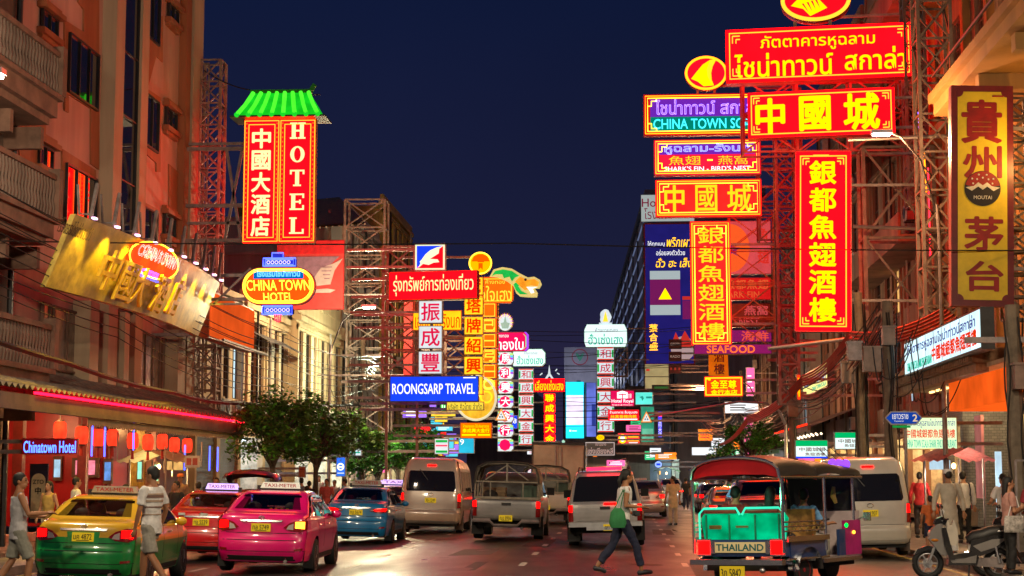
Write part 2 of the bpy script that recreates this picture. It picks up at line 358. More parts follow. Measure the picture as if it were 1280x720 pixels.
# ================= signs =================
def border_bars(mb, x0, x1, z0, z1, y, t, d=.03):
    mb.bx(x0, x1, y - d, y, z0, z0 + t).bx(x0, x1, y - d, y, z1 - t, z1).bx(x0, x0 + t, y - d, y, z0 + t, z1 - t).bx(x1 - t, x1, y - d, y, z0 + t, z1 - t)
def fill_items(parent, items, W, H, y):
    by = {}
    for it in items:
        k, s, a, b, c, d, mat = it[:7]; o = it[7] if len(it) > 7 else {}
        mb = by.setdefault(mat.name, (MB(), mat))[0]
        x0, x1, z0, z1 = (a - .5) * W, (c - .5) * W, (.5 - d) * H, (.5 - b) * H
        if k == 't': put_text(mb, s, x0, x1, z0, z1, y, **o)
        elif k == 'v':
            n = len(s); g = o.pop('gap', .14) if 'gap' in o else .14; hh = (z1 - z0) / n
            for i, ch in enumerate(s): put_text(mb, ch, x0, x1, z1 - hh * (i + 1 - g / 2), z1 - hh * (i + g / 2), y, **o)
        elif k == 'p': mb.prism([((px - .5) * W, (.5 - pz) * H) for px, pz in s], y - o.get('d', .02), y + .001)
        elif k == 'r': mb.bx(x0, x1, y - o.get('d', .015), y + .001, z0, z1)
        elif k == 'o':
            n = 40; mb.prism([((x0 + x1) / 2 + (x1 - x0) / 2 * cos(2 * pi * i / n), (z0 + z1) / 2 + (z1 - z0) / 2 * sin(2 * pi * i / n)) for i in range(n)], y - o.get('d', .012), y + .001)
        elif k == 'ring':
            n = 44; mb.tube([((x0 + x1) / 2 + (x1 - x0) / 2 * cos(2 * pi * i / n), y - .03, (z0 + z1) / 2 + (z1 - z0) / 2 * sin(2 * pi * i / n)) for i in range(n + 1)], o.get('r', .03), 6)
        elif k == 'l': mb.tube([((px - .5) * W, y - .03, (.5 - pz) * H) for px, pz in s], o.get('r', .02), 5)
    for nm, (mb, mat) in by.items():
        if mb.f: part(o_name.get(mat.name, 'lettering'), mb, mat, parent)
o_name = {}
SIGNS = {}
def sign(name, label, rect, Y, face, frame, items=(), border=None, yaw=0.0, th=.3, group=None, cat='sign', shape=None, sup=None, edge=.03, legs=True):
    x0, y0, x1, y1 = rect; c = P((x0 + x1) / 2, (y0 + y1) / 2, Y); W = (P(x1, (y0 + y1) / 2, Y) - P(x0, (y0 + y1) / 2, Y)).x / cos(radians(yaw)); H = (P((x0 + x1) / 2, y0, Y) - P((x0 + x1) / 2, y1, Y)).z
    t = thing(name, label, cat, c, radians(yaw), group); SIGNS[name + str(len(SIGNS))] = t
    if shape is None: shape = [(0, 0), (1, 0), (1, 1), (0, 1)]
    if shape == 'oval': shape = [(.5 + .5 * cos(2 * pi * i / 40), .5 + .5 * sin(2 * pi * i / 40)) for i in range(40)]
    if shape == 'pill':
        r = H / W / 2; shape = [(1 - r + r * cos(a), .5 + .5 * sin(a)) for a in [-pi / 2 + pi * i / 14 for i in range(15)]] + [(r + r * cos(a), .5 + .5 * sin(a)) for a in [pi / 2 + pi * i / 14 for i in range(15)]]
    poly = [((a - .5) * W, (.5 - b) * H) for a, b in shape]
    part('cabinet', MB().prism(poly, 0, th), frame, t)
    sx, sz = 1 - 2 * edge / W, 1 - 2 * edge / H
    part('face_panel', MB().prism([(a * sx, b * sz) for a, b in poly], -.012, .002), face, t)
    if legs and th >= .2: part('face_panel', MB().prism([(a * sx, b * sz) for a, b in poly], th - .002, th + .012), face, t)   # lit on both sides
    if border:
        mat, ins, tk = border[:3]; mb = MB(); x, z = W / 2 - ins, H / 2 - ins; border_bars(mb, -x, x, -z, z, -.012, tk)
        if len(border) > 3:   # corner frets
            q = border[3]
            for sx_ in (-1, 1):
                for sz_ in (-1, 1):
                    for k, L in ((1, q), (2, q * .55)):
                        xx, zz = sx_ * (x - q * .33 * k), sz_ * (z - q * .33 * k)
                        mb.bx(*sorted((xx, xx - sx_ * L * .7)), -.05, -.012, zz - tk / 2, zz + tk / 2).bx(xx - tk / 2, xx + tk / 2, -.05, -.012, *sorted((zz, zz - sz_ * L * .7)))
        part('border', mb, mat, t)
    fill_items(t, items, W, H, -.016)
    if legs:
        s = sup if sup is not None else (-15 if c.x < 0 else 11) + shift(Y); mb = MB(); dx = max(-3.2, min(3.2, s - c.x))
        for z in (H * .32, -H * .32): mb.bar((0, th + .05, z), (dx, th + .05, z), .045)
        part('bracket', mb, m_steel, t)
    return t, W, H
def stack(name, label, col, Y, chars, face, frame, ink, ybox, group=None, bold=.015, th=.3, extra=None, pad=.12, yaw=0, sup=None, shape=None):
    """a column of lit boxes, one character each; ybox = (top, bottom) in picture rows"""
    x0, x1 = col; yt, yb = ybox; c = P((x0 + x1) / 2, (yt + yb) / 2, Y); W = (P(x1, 400, Y) - P(x0, 400, Y)).x; H = (P(x0, yt, Y) - P(x0, yb, Y)).z; n = len(chars); h = H / n
    t = thing(name, label, 'sign', c, radians(yaw), group)
    for i, ch in enumerate(chars):
        zc = H / 2 - h * (i + .5); g = h * .045
        poly = shape or [(0, 0), (1, 0), (1, 1), (0, 1)]; P2 = [((a - .5) * W, zc + (.5 - b) * (h - 2 * g)) for a, b in poly]
        b = part('character_box', MB().prism(P2, 0, th), frame, t)
        part('face_panel', MB().prism([(a * .93, zc + (q - zc) * .93) for a, q in P2], -.012, .002), face, b)
        if extra: extra(b, W, h, zc)
        if ch.strip(): mb = MB(); put_text(mb, ch, -W * (.5 - pad), W * (.5 - pad), zc - h * (.42 - pad * .6), zc + h * (.42 - pad * .6), -.03, bold=bold, keep=ch in '一己弓'); part('lettering', mb, ink, b)
    s = sup if sup is not None else (-15 if c.x < 0 else 11) + shift(Y); mb = MB().bar((0, th + .06, -H / 2), (0, th + .06, H / 2), .05)
    for z in (H * .35, 0, -H * .35): mb.bar((0, th + .16, z), (max(-3, min(3, s - c.x)), th + .16, z), .04)
    part('bracket', mb, m_steel, t); return t
# ---- left-hand signs ----
m_redframe = M('red sign cabinet', (.35, .01, .012), .4, 0, .1); m_yelframe = M('yellow sign cabinet', (.5, .32, .02), .45, 0, .12); m_greyframe = M('grey sign cabinet', (.32, .32, .33), .45, .3, .12)
def serif(mb, ch, x, z, w, h, y):
    """one roman capital with serifs, x,z its centre"""
    t, s, q = w * .27, h * .09, w * .12; L, R, B, T = x - w / 2, x + w / 2, z - h / 2, z + h / 2
    b = lambda a, c, e, f: mb.bx(a, c, y - .02, y, e, f)
    if ch == 'H':
        for cx in (L + t / 2 + q * .7, R - t / 2 - q * .7): b(cx - t / 2, cx + t / 2, B + s, T - s); b(cx - t / 2 - q, cx + t / 2 + q, B, B + s); b(cx - t / 2 - q, cx + t / 2 + q, T - s, T)
        b(L + t + q * .7, R - t - q * .7, z - s * .6, z + s * .6)
    elif ch == 'O':
        n = 28; vs = []; fs = []
        for i in range(n):
            a = 2 * pi * i / n; vs += [(x + w / 2 * cos(a), y - .02, z + h / 2 * sin(a)), (x + (w / 2 - t) * cos(a), y - .02, z + (h / 2 - s) * sin(a))]
        mb.add(vs, [(2 * i, 2 * i + 1, (2 * i + 3) % (2 * n), (2 * i + 2) % (2 * n)) for i in range(n)])
    elif ch == 'T': b(x - t / 2, x + t / 2, B + s, T - s); b(x - t, x + t, B, B + s); b(L, R, T - s, T); b(L, L + q, T - s * 3, T - s); b(R - q, R, T - s * 3, T - s)
    elif ch in 'EL':
        cx = L + t / 2 + q; b(cx - t / 2, cx + t / 2, B + s, T - s); b(L, R if ch == 'E' else cx + t / 2 + q, T - s, T); b(L, R, B, B + s); b(R - q, R, B + s, B + s * 3.2)
        if ch == 'E': b(R - q, R, T - s * 3, T - s); b(cx + t / 2, R - w * .22, z - s / 2, z + s / 2); b(R - w * .22 - q, R - w * .22, z - s * 1.4, z + s * 1.4)
t, W, H = sign('hotel_sign', 'tall red hotel sign in two panels under a lit green tiled roof', (304, 148, 394, 304), 55, e_red, M('orange sign frame', (.55, .25, .03), .4, 0, .1), [('v', '中國大酒店', .12, .07, .37, .95, e_cream, {'bold': .03})], sup=-15)
mb = MB(); zz = H / 2
for i, ch in enumerate('HOTEL'): serif(mb, ch, W * .25, H * (.40 - .19 * i), W * .2, H * .13, -.016)
part('lettering', mb, e_cream, t)
mb = MB(); dots = MB()
for x in (-.25, .25):
    border_bars(mb, W * (x - .24), W * (x + .24), -H * .485, H * .485, -.014, .02); border_bars(mb, W * (x - .185), W * (x + .185), -H * .455, H * .455, -.014, .02)
    for i in range(26):
        for sx in (-.212, .212): dots.bx(W * (x + sx) - .02, W * (x + sx) + .02, -.03, -.012, -H * .47 + i * H * .037, -H * .47 + i * H * .037 + .05)
part('border', mb, e_gold, t); part('border_dots', dots, E('dim orange dots', (.6, .2, .01), .8), t)
mb = MB(); mb.bx(-W * .235, -W * .235, 0, 0, 0, 0)
roof = MB(); rp = [(-W * .40, H * .5 + .9), (W * .40, H * .5 + .9), (W * .60, H * .5 + .03), (-W * .60, H * .5 + .03)]
for i in range(2): roof.quad(*[(x, (-.45 if z < H * .5 + .5 else .1) if i == 0 else (.75 if z < H * .5 + .5 else .2), z) for x, z in rp])
for sx in (-1, 1): roof.quad((sx * W * .6, -.45, H * .5 + .03), (sx * W * .6, .75, H * .5 + .03), (sx * W * .4, .2, H * .5 + .9), (sx * W * .4, .1, H * .5 + .9))
roof.quad((-W * .6, -.45, H * .5 + .03), (W * .6, -.45, H * .5 + .03), (W * .6, .75, H * .5 + .03), (-W * .6, .75, H * .5 + .03))
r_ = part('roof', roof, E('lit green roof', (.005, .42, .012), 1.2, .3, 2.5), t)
mb = MB(); cap = MB()
for i in range(8):
    f = -1 + 2 * i / 7; a = Vector((f * W * .56, -.49, H * .5 + .06)); b = Vector((f * W * .385, .06, H * .5 + .92)); mb.tube([a, a.lerp(b, .5) + Vector((0, .0, -.06)), b], .07, 6); cap.lathe([(.085, -.03), (.085, .02)], a + Vector((0, -.01, -.02)), 10, 'y')
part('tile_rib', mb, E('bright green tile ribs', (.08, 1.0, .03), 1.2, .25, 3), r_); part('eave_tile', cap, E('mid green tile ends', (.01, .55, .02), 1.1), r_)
part('ridge', MB().bx(-W * .43, W * .43, .04, .26, H * .5 + .9, H * .5 + 1.02).bar((W * .42, .1, H * .5 + .98), (W * .47, .1, H * .5 + 1.18), .07), M('green glazed ridge', (.02, .22, .03), .3), r_)
part('eave_board', MB().bx(-W * .66, W * .66, -.5, .8, H * .5 - .03, H * .5 + .025), M('dark green eave', (.02, .07, .03), .5), r_)
part('support_frame', MB().bar((-W * .5, .35, H * .28), (-3.4, .35, H * .28), .06).bar((-W * .5, .35, -H * .18), (-3.4, .35, -H * .18), .06).bar((-W * .5, .35, -H * .46), (-3.4, .35, -H * .46), .06).bar((-W * .55, .35, -H * .46), (-1.9, .35, H * .28), .045).bar((-1.9, .35, -H * .46), (-W * .55, .35, H * .28), .045), m_steel, t)

t, W, H = sign('neon_hotel_sign', 'glowing oval orange neon sign outlined in yellow and blue', (302, 334, 394, 381), 47, E('orange neon ground', (1.6, .07, .003), 1.6, .2), m_redframe,
     [('t', 'โรงแรมไชน่าทาวน์', .2, .07, .8, .26, E('pale blue neon', (.15, .55, 1.3), 1.6), {'neon': .012}), ('t', 'CHINA TOWN', .07, .34, .93, .62, e_nyel, {'bold': .01, 'shear': -.08}), ('t', 'HOTEL', .3, .68, .7, .9, e_nyel, {'bold': .01, 'shear': -.08}), ('r', '', .16, .05, .84, .31, E('blue glow ground', (.0, .12, .45), 1.0), {'d': .004})], shape='pill', th=.2, sup=-13.5)
mb = MB(); n = 60
for k in range(2):
    r = H / 2 - .05 - .05 * k; a = W / 2 - H / 2; mb.tube([((a if cos(th_) > 0 else -a) + r * cos(th_), -.04, r * sin(th_)) for th_ in [2 * pi * i / n + .001 for i in range(n + 1)]], .018, 5)
part('neon_outline', mb, e_nyel, t)
crown = MB(); crown.bx(-W * .21, W * .23, .03, .17, H * .52, H * .72).bx(-W * .09, W * .06, .03, .17, H * .72, H * .86).bx(-W * .21, W * .19, .03, .17, -H * .74, -H * .52)
part('crown_board', crown, E('dim blue board', (.02, .03, .3), .8), t)
mb = MB()
for x0, x1, z0, z1 in ((-.21, .23, .53, .74), (-.18, .2, .56, .7), (-.09, .06, .72, .88), (-.21, .19, -.75, -.53), (-.18, .16, -.71, -.56)): mb.tube([(W * x0, -.02, H * z0), (W * x1, -.02, H * z0), (W * x1, -.02, H * z1), (W * x0, -.02, H * z1), (W * x0, -.02, H * z0)], .02, 5)
part('neon_outline', mb, e_nblue, t)
mb = MB()
for i in range(6): c = (-.14 + .055 * i) * W; mb.tube([(c + .045 * cos(a), -.02, H * .63 + .045 * sin(a)) for a in [2 * pi * k / 8 for k in range(9)]], .01, 4); mb.tube([(c + .045 * cos(a), -.02, -H * .64 + .045 * sin(a)) for a in [2 * pi * k / 8 for k in range(9)]], .01, 4)
part('neon_beads', mb, E('white violet neon', (.8, .7, 1.3), 1.4), t)
mb = MB()
for i in range(4): x = -.09 + .06 * i; mb.tube([(x, -.02, -H * .76), (x * .8, -.02, -H * (.98 - .03 * abs(1.5 - i)))], .02, 5)
part('neon_tassel', mb, e_nred, t)
part('stay', MB().bar((-W * .5, .2, -H * .45), (-W * .95, .2, -H * .45), .03).bar((-W * .4, .2, H * .5), (-W * .9, .2, -H * .45), .03), m_steel, t)

# name board, banner, travel agency signs
sign('name_board', 'small red board with blue neon hotel name under the left awning', (27, 548, 97, 568), 38, E('dark red board', (.10, .002, .006), 1), m_redframe, [('t', 'Chinatown Hotel', .04, .16, .97, .9, E('blue neon lettering', (.12, .35, 2.0), 2.0), {'bold': .03})], th=.1, sup=-14.5)
t, W, H = sign('winged_banner', 'large faded red banner with a pale wing emblem behind the oval neon sign', (346, 300, 430, 387), 72, M('faded red banner', (.62, .05, .05), .7, 0, .12, 2), m_redframe,
     [('p', [(.0, .24), (.93, .24), (.5, .62), (.3, .8), (.0, 1.0)], 0, 0, 0, 0, M('faded mauve print', (.30, .16, .24), .7, 0, .15)), ('p', [(.98, .27), (.85, .34), (.66, .40), (.50, .62), (.47, .68), (.62, .66), (.80, .64), (.86, .44)], 0, 0, 0, 0, M('pale wing print', (.55, .42, .42), .7, 0, .1), {'d': .03}), ('p', [(.45, .72), (.75, .70), (.88, .72), (.80, .76), (.55, .76)], 0, 0, 0, 0, M('pale wing print', (.55, .42, .42))), ('r', '', 0, .01, 1, .2, M('red banner head', (.7, .012, .02), .7), {'d': .025})], th=.12)
mb = MB()
for i in range(4): mb.bx(W * (.15 + .02 * i), W * (.32 - .01 * i), -.055, -.045, H * (.1 - .055 * i), H * (.115 - .055 * i))
part('wing_stripes', mb, M('faded mauve print', (.30, .16, .24)), t)
sign('bird_emblem_sign', 'square lit sign with white bird on blue and red halves', (518, 304, 557, 338), 62, E('pale lime acrylic', (.75, .9, .55), 1.0), m_greyframe,
     [('p', [(.08, .1), (.92, .1), (.08, .92)], 0, 0, 0, 0, e_blue, {'d': .006}), ('p', [(.92, .1), (.92, .92), (.08, .92)], 0, 0, 0, 0, e_red, {'d': .006}), ('p', [(.93, .11), (.72, .16), (.5, .27), (.35, .42), (.24, .6), (.17, .68), (.2, .74), (.12, .92), (.28, .76), (.46, .8), (.62, .72), (.8, .7), (.75, .6), (.5, .58), (.78, .38), (.8, .2)], 0, 0, 0, 0, E('pale lime bird', (.85, .95, .62), 1.0), {'d': .03})], th=.3)
sign('travel_sign', 'wide red lit sign with one line of cream Thai lettering', (485, 339, 597, 374), 60, e_red, m_redframe, [('t', 'รุ่งทรัพย์การท่องเที่ยว', .05, .12, .96, .86, e_cream, {'bold': .028})], yaw=-9, th=.35)
stack('character_box_sign', 'white lit boxes with three crimson characters above a blue sign', (523, 553), 60, '振成豐', e_white, m_greyframe, e_crim, (374, 469), bold=.018)
sign('narrow_yellow_sign', 'yellow lit sign with red Thai lettering behind the white boxes', (516, 388, 577, 413), 63, e_yface, m_yelframe, [('t', 'เอกกมลรังนก', .05, .12, .96, .88, E('red ink light', (.8, .03, .0), .9), {'bold': .02})], th=.2)
def ybord(b, W, h, zc): mb = MB(); border_bars(mb, -W * .4, W * .4, zc - h * .4, zc + h * .4, -.012, .02); part('border', mb, e_gold, b)
stack('yellow_box_sign', 'column of yellow lit boxes with red brush characters', (580, 604), 66, '冠塔牌紹興 ', e_yface, m_yelframe, E('red ink light', (.8, .03, .0), .9), (345, 494), bold=.025, extra=ybord)
t, W, H = sign('round_medallion_sign', 'round orange and yellow medallion sign above the yellow boxes', (586, 315, 615, 343), 66.3, E('yellow orange disc', (1.3, .5, .0), 1.0), m_yelframe, [('p', [(.12, .42), (.22, .2), (.42, .1), (.6, .1), (.8, .2), (.9, .42)], 0, 0, 0, 0, E('orange ink light', (1.1, .12, .0), .9), {'d': .01}), ('r', '', .38, .36, .66, .46, E('orange ink light', (1, 1, 1))), ('p', [(.42, .5), (.6, .5), (.6, .8), (.51, .7), (.42, .8)], 0, 0, 0, 0, E('orange ink light', (1, 1, 1))), ('ring', '', .03, .03, .97, .97, e_nyel, {'r': .025})], shape='oval', th=.25)
sign('blue_travel_sign', 'blue lit sign with bold white travel agency lettering', (487, 470, 598, 502), 60, e_blue, M('blue sign cabinet', (.01, .03, .3), .4), [('t', 'ROONGSARP TRAVEL', .03, .3, .96, .70, e_white2, {'bold': .03}), ('r', '', .83, .05, .97, .09, e_white2)], th=.35)
# dragon sign
t, W, H = sign('dragon_sign', 'orange sign with a green and gold dragon head reaching over the road', (588, 346, 642, 379), 72, e_orange, M('orange sign cabinet', (.5, .12, .01), .4), [('t', 'ห้างทอง', .35, .1, .8, .27, e_gold, {}), ('t', 'ตั้งใจเฮง', .05, .34, .95, .93, e_gold, {'bold': .03})], shape=[(0, 0), (.93, 0), (1, .15), (1, .85), (.93, 1), (0, 1)], border=(e_gold, .08, .03))
def pxp(pts, c, Y):  # picture outline -> local x,z of a thing based at c
    return [((P(x, y, Y) - c).x, (P(x, y, Y) - c).z) for x, y in pts]
c = t.location
head = [(612, 346), (617, 337), (628, 334), (640, 336), (650, 342), (660, 347), (668, 346), (675, 350), (677, 355), (674, 360), (668, 360), (672, 366), (671, 371), (660, 371), (650, 370), (645, 366), (642, 358), (634, 352), (622, 347)]
part('dragon_head', MB().prism(pxp(head, c, 72), -.05, .3), E('pale gold acrylic', (.65, .55, .18), .8), t)
part('dragon_mane', MB().prism(pxp([(615, 345), (619, 339), (629, 337), (640, 339), (649, 345), (644, 347), (640, 352), (637, 346), (630, 348), (628, 343), (620, 343)], c, 72), -.08, -.05), E('green acrylic', (.01, .38, .06), .9, .3, 3), t)
part('dragon_mane', MB().prism(pxp([(642, 356), (648, 350), (652, 355), (648, 358), (652, 364), (660, 368), (650, 368), (645, 363)], c, 72), -.08, -.05), E('green acrylic', (.01, .38, .06)), t)
part('dragon_face', MB().prism(pxp([(644, 352), (650, 346), (660, 350), (668, 349), (674, 353), (672, 358), (664, 357), (658, 358), (662, 361), (656, 363), (650, 358)], c, 72), -.09, -.05), E('orange gold acrylic', (1.0, .36, .02), .9, .3, 4), t)
part('dragon_teeth', MB().prism(pxp([(658, 359), (672, 359), (666, 361), (668, 366), (664, 367), (661, 362)], c, 72), -.1, -.05), e_white2, t)
part('dragon_eye', MB().lathe([(.06, -.12), (.04, -.14), (.0, -.15)], (*[(P(657, 350, 72) - c).x, 0], (P(657, 350, 72) - c).z), 10, 'y'), m_black, t)
def oextra(b, W, h, zc):
    mb = MB(); border_bars(mb, -W * .42, W * .38, zc - h * .42, zc + h * .42, -.012, .03); part('border', mb, e_gold, b)
    mb = MB()
    for k in range(4): mb.lathe([(.09, -.05), (.09, .1)], (W * .5, .1, zc + h * (-.36 + .24 * k)), 8, 'y')
    part('scallop_edge', mb, m_yelframe, b)
stack('orange_box_sign', 'column of orange lit boxes with scalloped edge under the dragon sign', (603, 621), 72, ' 己一弓一一', e_orange, M('orange sign cabinet', (.5, .12, .01)), e_gold, (378, 493), bold=.02, extra=oextra)
t, W, H = sign('round_gold_sign', 'large round gold plate sign with pale rim, partly hidden by the blue sign', (569, 469, 621, 526), 70, E('gold acrylic', (.9, .5, .03), .9, .35, 3), M('pale rim', (.5, .48, .4), .4), [('ring', '', .02, .02, .98, .98, E('pale rim tube', (.8, .75, .5), .8), {'r': .05}), ('ring', '', .68, .1, .92, .3, e_nyel, {'r': .04}), ('ring', '', .62, .36, .88, .6, e_norange, {'r': .04}), ('ring', '', .3, .3, .6, .5, e_nyel, {'r': .04})], shape='oval')
sign('yellow_company_sign', 'small yellow sign with dark Thai company lettering below the blue sign', (558, 502, 605, 513), 62, E('pale yellow acrylic', (1.0, .75, .06), .9), m_yelframe, [('t', 'บริษัท คิวไทย จำกัด', .05, .15, .95, .88, M('dark print', (.03, .02, .02), .5), {'bold': .02})], th=.15)
sign('green_light_box', 'small bright green light box left of the yellow company sign', (550, 502, 558, 514), 63, e_green, m_greyframe, [('r', '', .3, .1, .45, .9, e_white2), ('r', '', .65, .4, .8, .7, e_white2)], th=.15)
sign('orange_three_line_sign', 'orange sign with three lines of yellow writing', (575, 528, 615, 548), 64, E('orange sign face', (1.1, .17, .0), 1.1), M('orange sign cabinet', (1, 1, 1)), [('t', 'ห้างขายทอง โต๊ะกังเยาวราช', .1, .12, .9, .33, e_yel, {'bold': .02}), ('t', '泰成興大金行', .08, .38, .92, .64, e_yel, {'bold': .03}), ('r', '', .06, .73, .5, .83, e_yel), ('r', '', .56, .73, .94, .83, e_yel)], th=.2)
# burst emblem, crimson sign, striped octagon column
t, W, H = sign('sunburst_emblem', 'small round sunburst emblem with a white bird on a post', (622, 392, 641, 414), 80, e_white, m_greyframe, [('p', [(.5, .1), (.6, .5), (.8, .55), (.7, .85), (.3, .85), (.2, .55), (.4, .5)], 0, 0, 0, 0, E('grey green print light', (.35, .5, .42), .7), {'d': .03})], shape='oval', th=.2)
for mat, k in ((e_yel, 0), (E('magenta ray light', (1.0, .1, .6), 1.0), 1)):
    mb = MB()
    for i in range(k, 20, 2):
        a = pi * (-.15 + 1.3 * i / 19); mb.prism([(W * .36 * cos(a - .06), H * .36 * sin(a - .06)), (W * .56 * cos(a), H * .56 * sin(a)), (W * .36 * cos(a + .06), H * .36 * sin(a + .06))], -.04, .02)
    part('ray', mb, mat, t)
sign('crimson_gold_shop_sign', 'crimson sign with fat white Thai letters and violet striped end', (619, 415, 661, 439), 80, E('crimson sign face', (.7, .005, .09), 1.1, .15), m_redframe, [('t', 'ห้างทอง', .04, .08, .4, .28, e_white2), ('t', 'ทองใบ', .04, .3, .84, .92, e_white2, {'bold': .04}), ('p', [(.86, .0), (.93, .15), (.93, .85), (.86, 1), (.92, 1), (1, .85), (1, .15), (.92, 0)], 0, 0, 0, 0, E('violet stripe light', (.35, .06, .8), 1)), ('p', [(.83, .9), (.9, .75), (.9, .25), (.83, .1), (.85, .1), (.93, .25), (.93, .75), (.85, .9)], 0, 0, 0, 0, E('green stripe light', (.3, .7, .3), .9))], shape=[(0, 0), (.92, 0), (1, .15), (1, .85), (.92, 1), (0, 1)], th=.3)
OCT = [(0, 0), (.86, 0), (1, .2), (1, .8), (.86, 1), (0, 1)]
def sextra(b, W, h, zc):
    for k, mt in enumerate((E('lime stripe light', (.45, .8, .2), .9), E('cyan stripe light', (.1, .6, .9), .9), E('violet stripe light', (1, 1, 1)), E('pale stripe light', (.7, .8, .95), .9))):
        part('stripe', MB().bx(W * .22, W * .47, -.02, -.011, zc + h * (.22 - .15 * k), zc + h * (.36 - .15 * k)).bx(-W * .47, -W * .34, -.02, -.011, zc + h * (.22 - .15 * k), zc + h * (.36 - .15 * k)), mt, b)
    part('disc', MB().lathe([(W * .36, -.022), (W * .36, -.01)], (-W * .04, 0, zc), 8, 'y'), E('crimson sign face', (1, 1, 1)), b)
stack('striped_octagon_sign', 'column of rainbow striped octagons with white characters on crimson', (622, 642), 80, '馬利興大金行 ', e_white, m_greyframe, e_white2, (439, 565), bold=.02, extra=sextra, shape=OCT, pad=.22)
HEX = [(0, 0), (.9, 0), (1, .22), (1, .8), (.9, 1), (0, 1)]
sign('mint_sign', 'white lit sign with mint green Thai letters beside a crimson sign', (641, 436, 682, 458), 90, E('mint white acrylic', (.75, .98, .92), 1.1), M('mint cabinet', (.2, .6, .5), .4), [('t', 'ห้างขายทอง', .35, .14, .75, .32, E('violet print light', (.2, .08, .3), .6)), ('t', 'ฮั่วเซ่งเฮง', .12, .38, .92, .88, e_mint, {'bold': .04})], shape=HEX, th=.3)
def wextra(b, W, h, zc):
    part('red_edge', MB().bx(-W * .44, W * .44, -.02, -.011, zc + h * .36, zc + h * .43).bx(-W * .44, W * .44, -.02, -.011, zc - h * .43, zc - h * .36), E('red ink light', (1, 1, 1)), b)
    part('green_edge', MB().bx(-W * .46, -W * .36, -.02, -.011, zc - h * .26, zc + h * .26).bx(W * .36, W * .46, -.02, -.011, zc - h * .26, zc + h * .26), E('green acrylic', (1, 1, 1)), b)
stack('gold_shop_column_sign', 'white boxes with red characters edged red and green, under the smaller mint sign', (648, 667), 90, '和成興大金行', e_white, m_greyframe, E('crimson ink light', (.6, .0, .04), .8), (460, 557), bold=.008, extra=wextra, pad=.2)
stack('gold_shop_column_sign', 'white boxes with red characters edged red and green, under the large mint sign mid street', (746, 768), 115, '和成興大金行', e_white, m_greyframe, E('crimson ink light', (1, 1, 1)), (433, 541), bold=.008, extra=wextra, pad=.2, sup=10)
t, W, H = sign('large_mint_sign', 'large white and mint hexagon sign with green Thai letters high over mid street', (730, 405, 784, 434), 115, E('mint white acrylic', (1, 1, 1)), M('mint cabinet', (1, 1, 1)), [('t', 'ห้างขายทอง', .26, .16, .78, .34, E('violet print light', (1, 1, 1))), ('t', 'ฮั่วเซ่งเฮง', .1, .42, .9, .88, e_mint, {'bold': .04})], shape=[(.06, 0), (.94, 0), (1, .25), (1, .8), (.96, 1), (.04, 1), (0, .8), (0, .25)], th=.4, sup=10)
n = 18; part('lotus_emblem', MB().prism([(W * .13 * cos(a) * (1 + .1 * cos(5 * a)), H * .8 + H * .34 * sin(a)) for a in [2 * pi * i / n for i in range(n)]], .0, .2).bx(-W * .15, W * .15, 0, .2, H * .48, H * .56), e_white, t)
part('lotus_emblem', MB().prism([(-W * .06, H * .6), (W * .06, H * .6), (W * .03, H * .85), (0, H * 1.05), (-W * .03, H * .85)], -.05, 0), e_gold, t)
t, W, H = sign('red_tower_sign', 'red sign with yellow Thai letters and a small white tower figure on top', (667, 473, 706, 490), 100, e_red, m_redframe, [('t', 'เลี่ยงเซ่งเฮง', .05, .14, .95, .88, e_yel, {'bold': .04})], th=.3)
part('tower_figure', MB().prism([(-W * .14, H * .5), (-W * .04, H * .85), (-W * .015, H * 1.3), (0, H * 1.5), (W * .015, H * 1.3), (W * .04, H * .85), (W * .14, H * .5), (W * .07, H * .5), (0, H * .7), (-W * .07, H * .5)], .1, .2).bar((-W * .3, .1, H * .75), (-W * .22, .1, H * .9), .03).bar((W * .25, .1, H * .9), (W * .33, .1, H * .8), .03).bar((W * .2, .1, H * 1.05), (W * .25, .1, H * 1.2), .03), e_white, t)
stack('red_column_sign', 'red vertical sign with five yellow characters under the tower figure', (680, 694), 100, '聯成興大金號', e_red, m_redframe, e_yel, (491, 568), bold=.035)
t, W, H = sign('duck_figure_sign', 'small pale green lit bird figure above the box truck', (694, 549, 707, 566), 98, E('pale mint acrylic', (.45, .85, .65), .8), m_greyframe, [], shape=[(0, .35), (.2, .2), (.3, .45), (.55, .5), (.7, .3), (.65, .1), (.8, 0), (1, .12), (.9, .3), (.95, .55), (.75, .8), (.6, .85), (.6, 1), (.35, 1), (.35, .82), (.1, .65)], th=.15)
def warn(px, py, Y, s, lab):
    x0, y0, x1, y1 = px - s, py - s, px + s, py + s
    sign('warning_sign', lab, (x0, y0, x1, y1), Y, E('amber triangle rim', (1.2, .35, .02), 1.0), m_greyframe, [('p', [(.5, .2), (.83, .88), (.17, .88)], 0, 0, 0, 0, e_white, {'d': .01}), ('p', [(.5, .42), (.56, .55), (.44, .55)], 0, 0, 0, 0, m_dark, {'d': .03}), ('o', '', .34, .64, .46, .76, m_dark, {'d': .03}), ('o', '', .54, .64, .66, .76, m_dark, {'d': .03})], shape=[(.5, 0), (1, 1), (0, 1)], th=.08)
warn(626.5, 518, 74, 8, 'lit triangular warning sign in front of the striped octagons'); warn(808, 521, 74, 7.5, 'lit triangular warning sign on an arm at the right of the street')
sign('cyan_digital_sign', 'cyan lit panel sign marked with a white numeral', (573, 547, 593, 567), 75, E('cyan acrylic', (.02, .42, .65), 1.0, .2), m_greyframe, [('t', '9', .1, .1, .35, .45, e_white2)], th=.2)
sign('blue_numeral_sign', 'small blue panel with a white numeral beside the octagon column', (640, 519, 647, 536), 86, e_blue, m_greyframe, [('t', '8', .2, .25, .8, .6, e_white2)], th=.15)
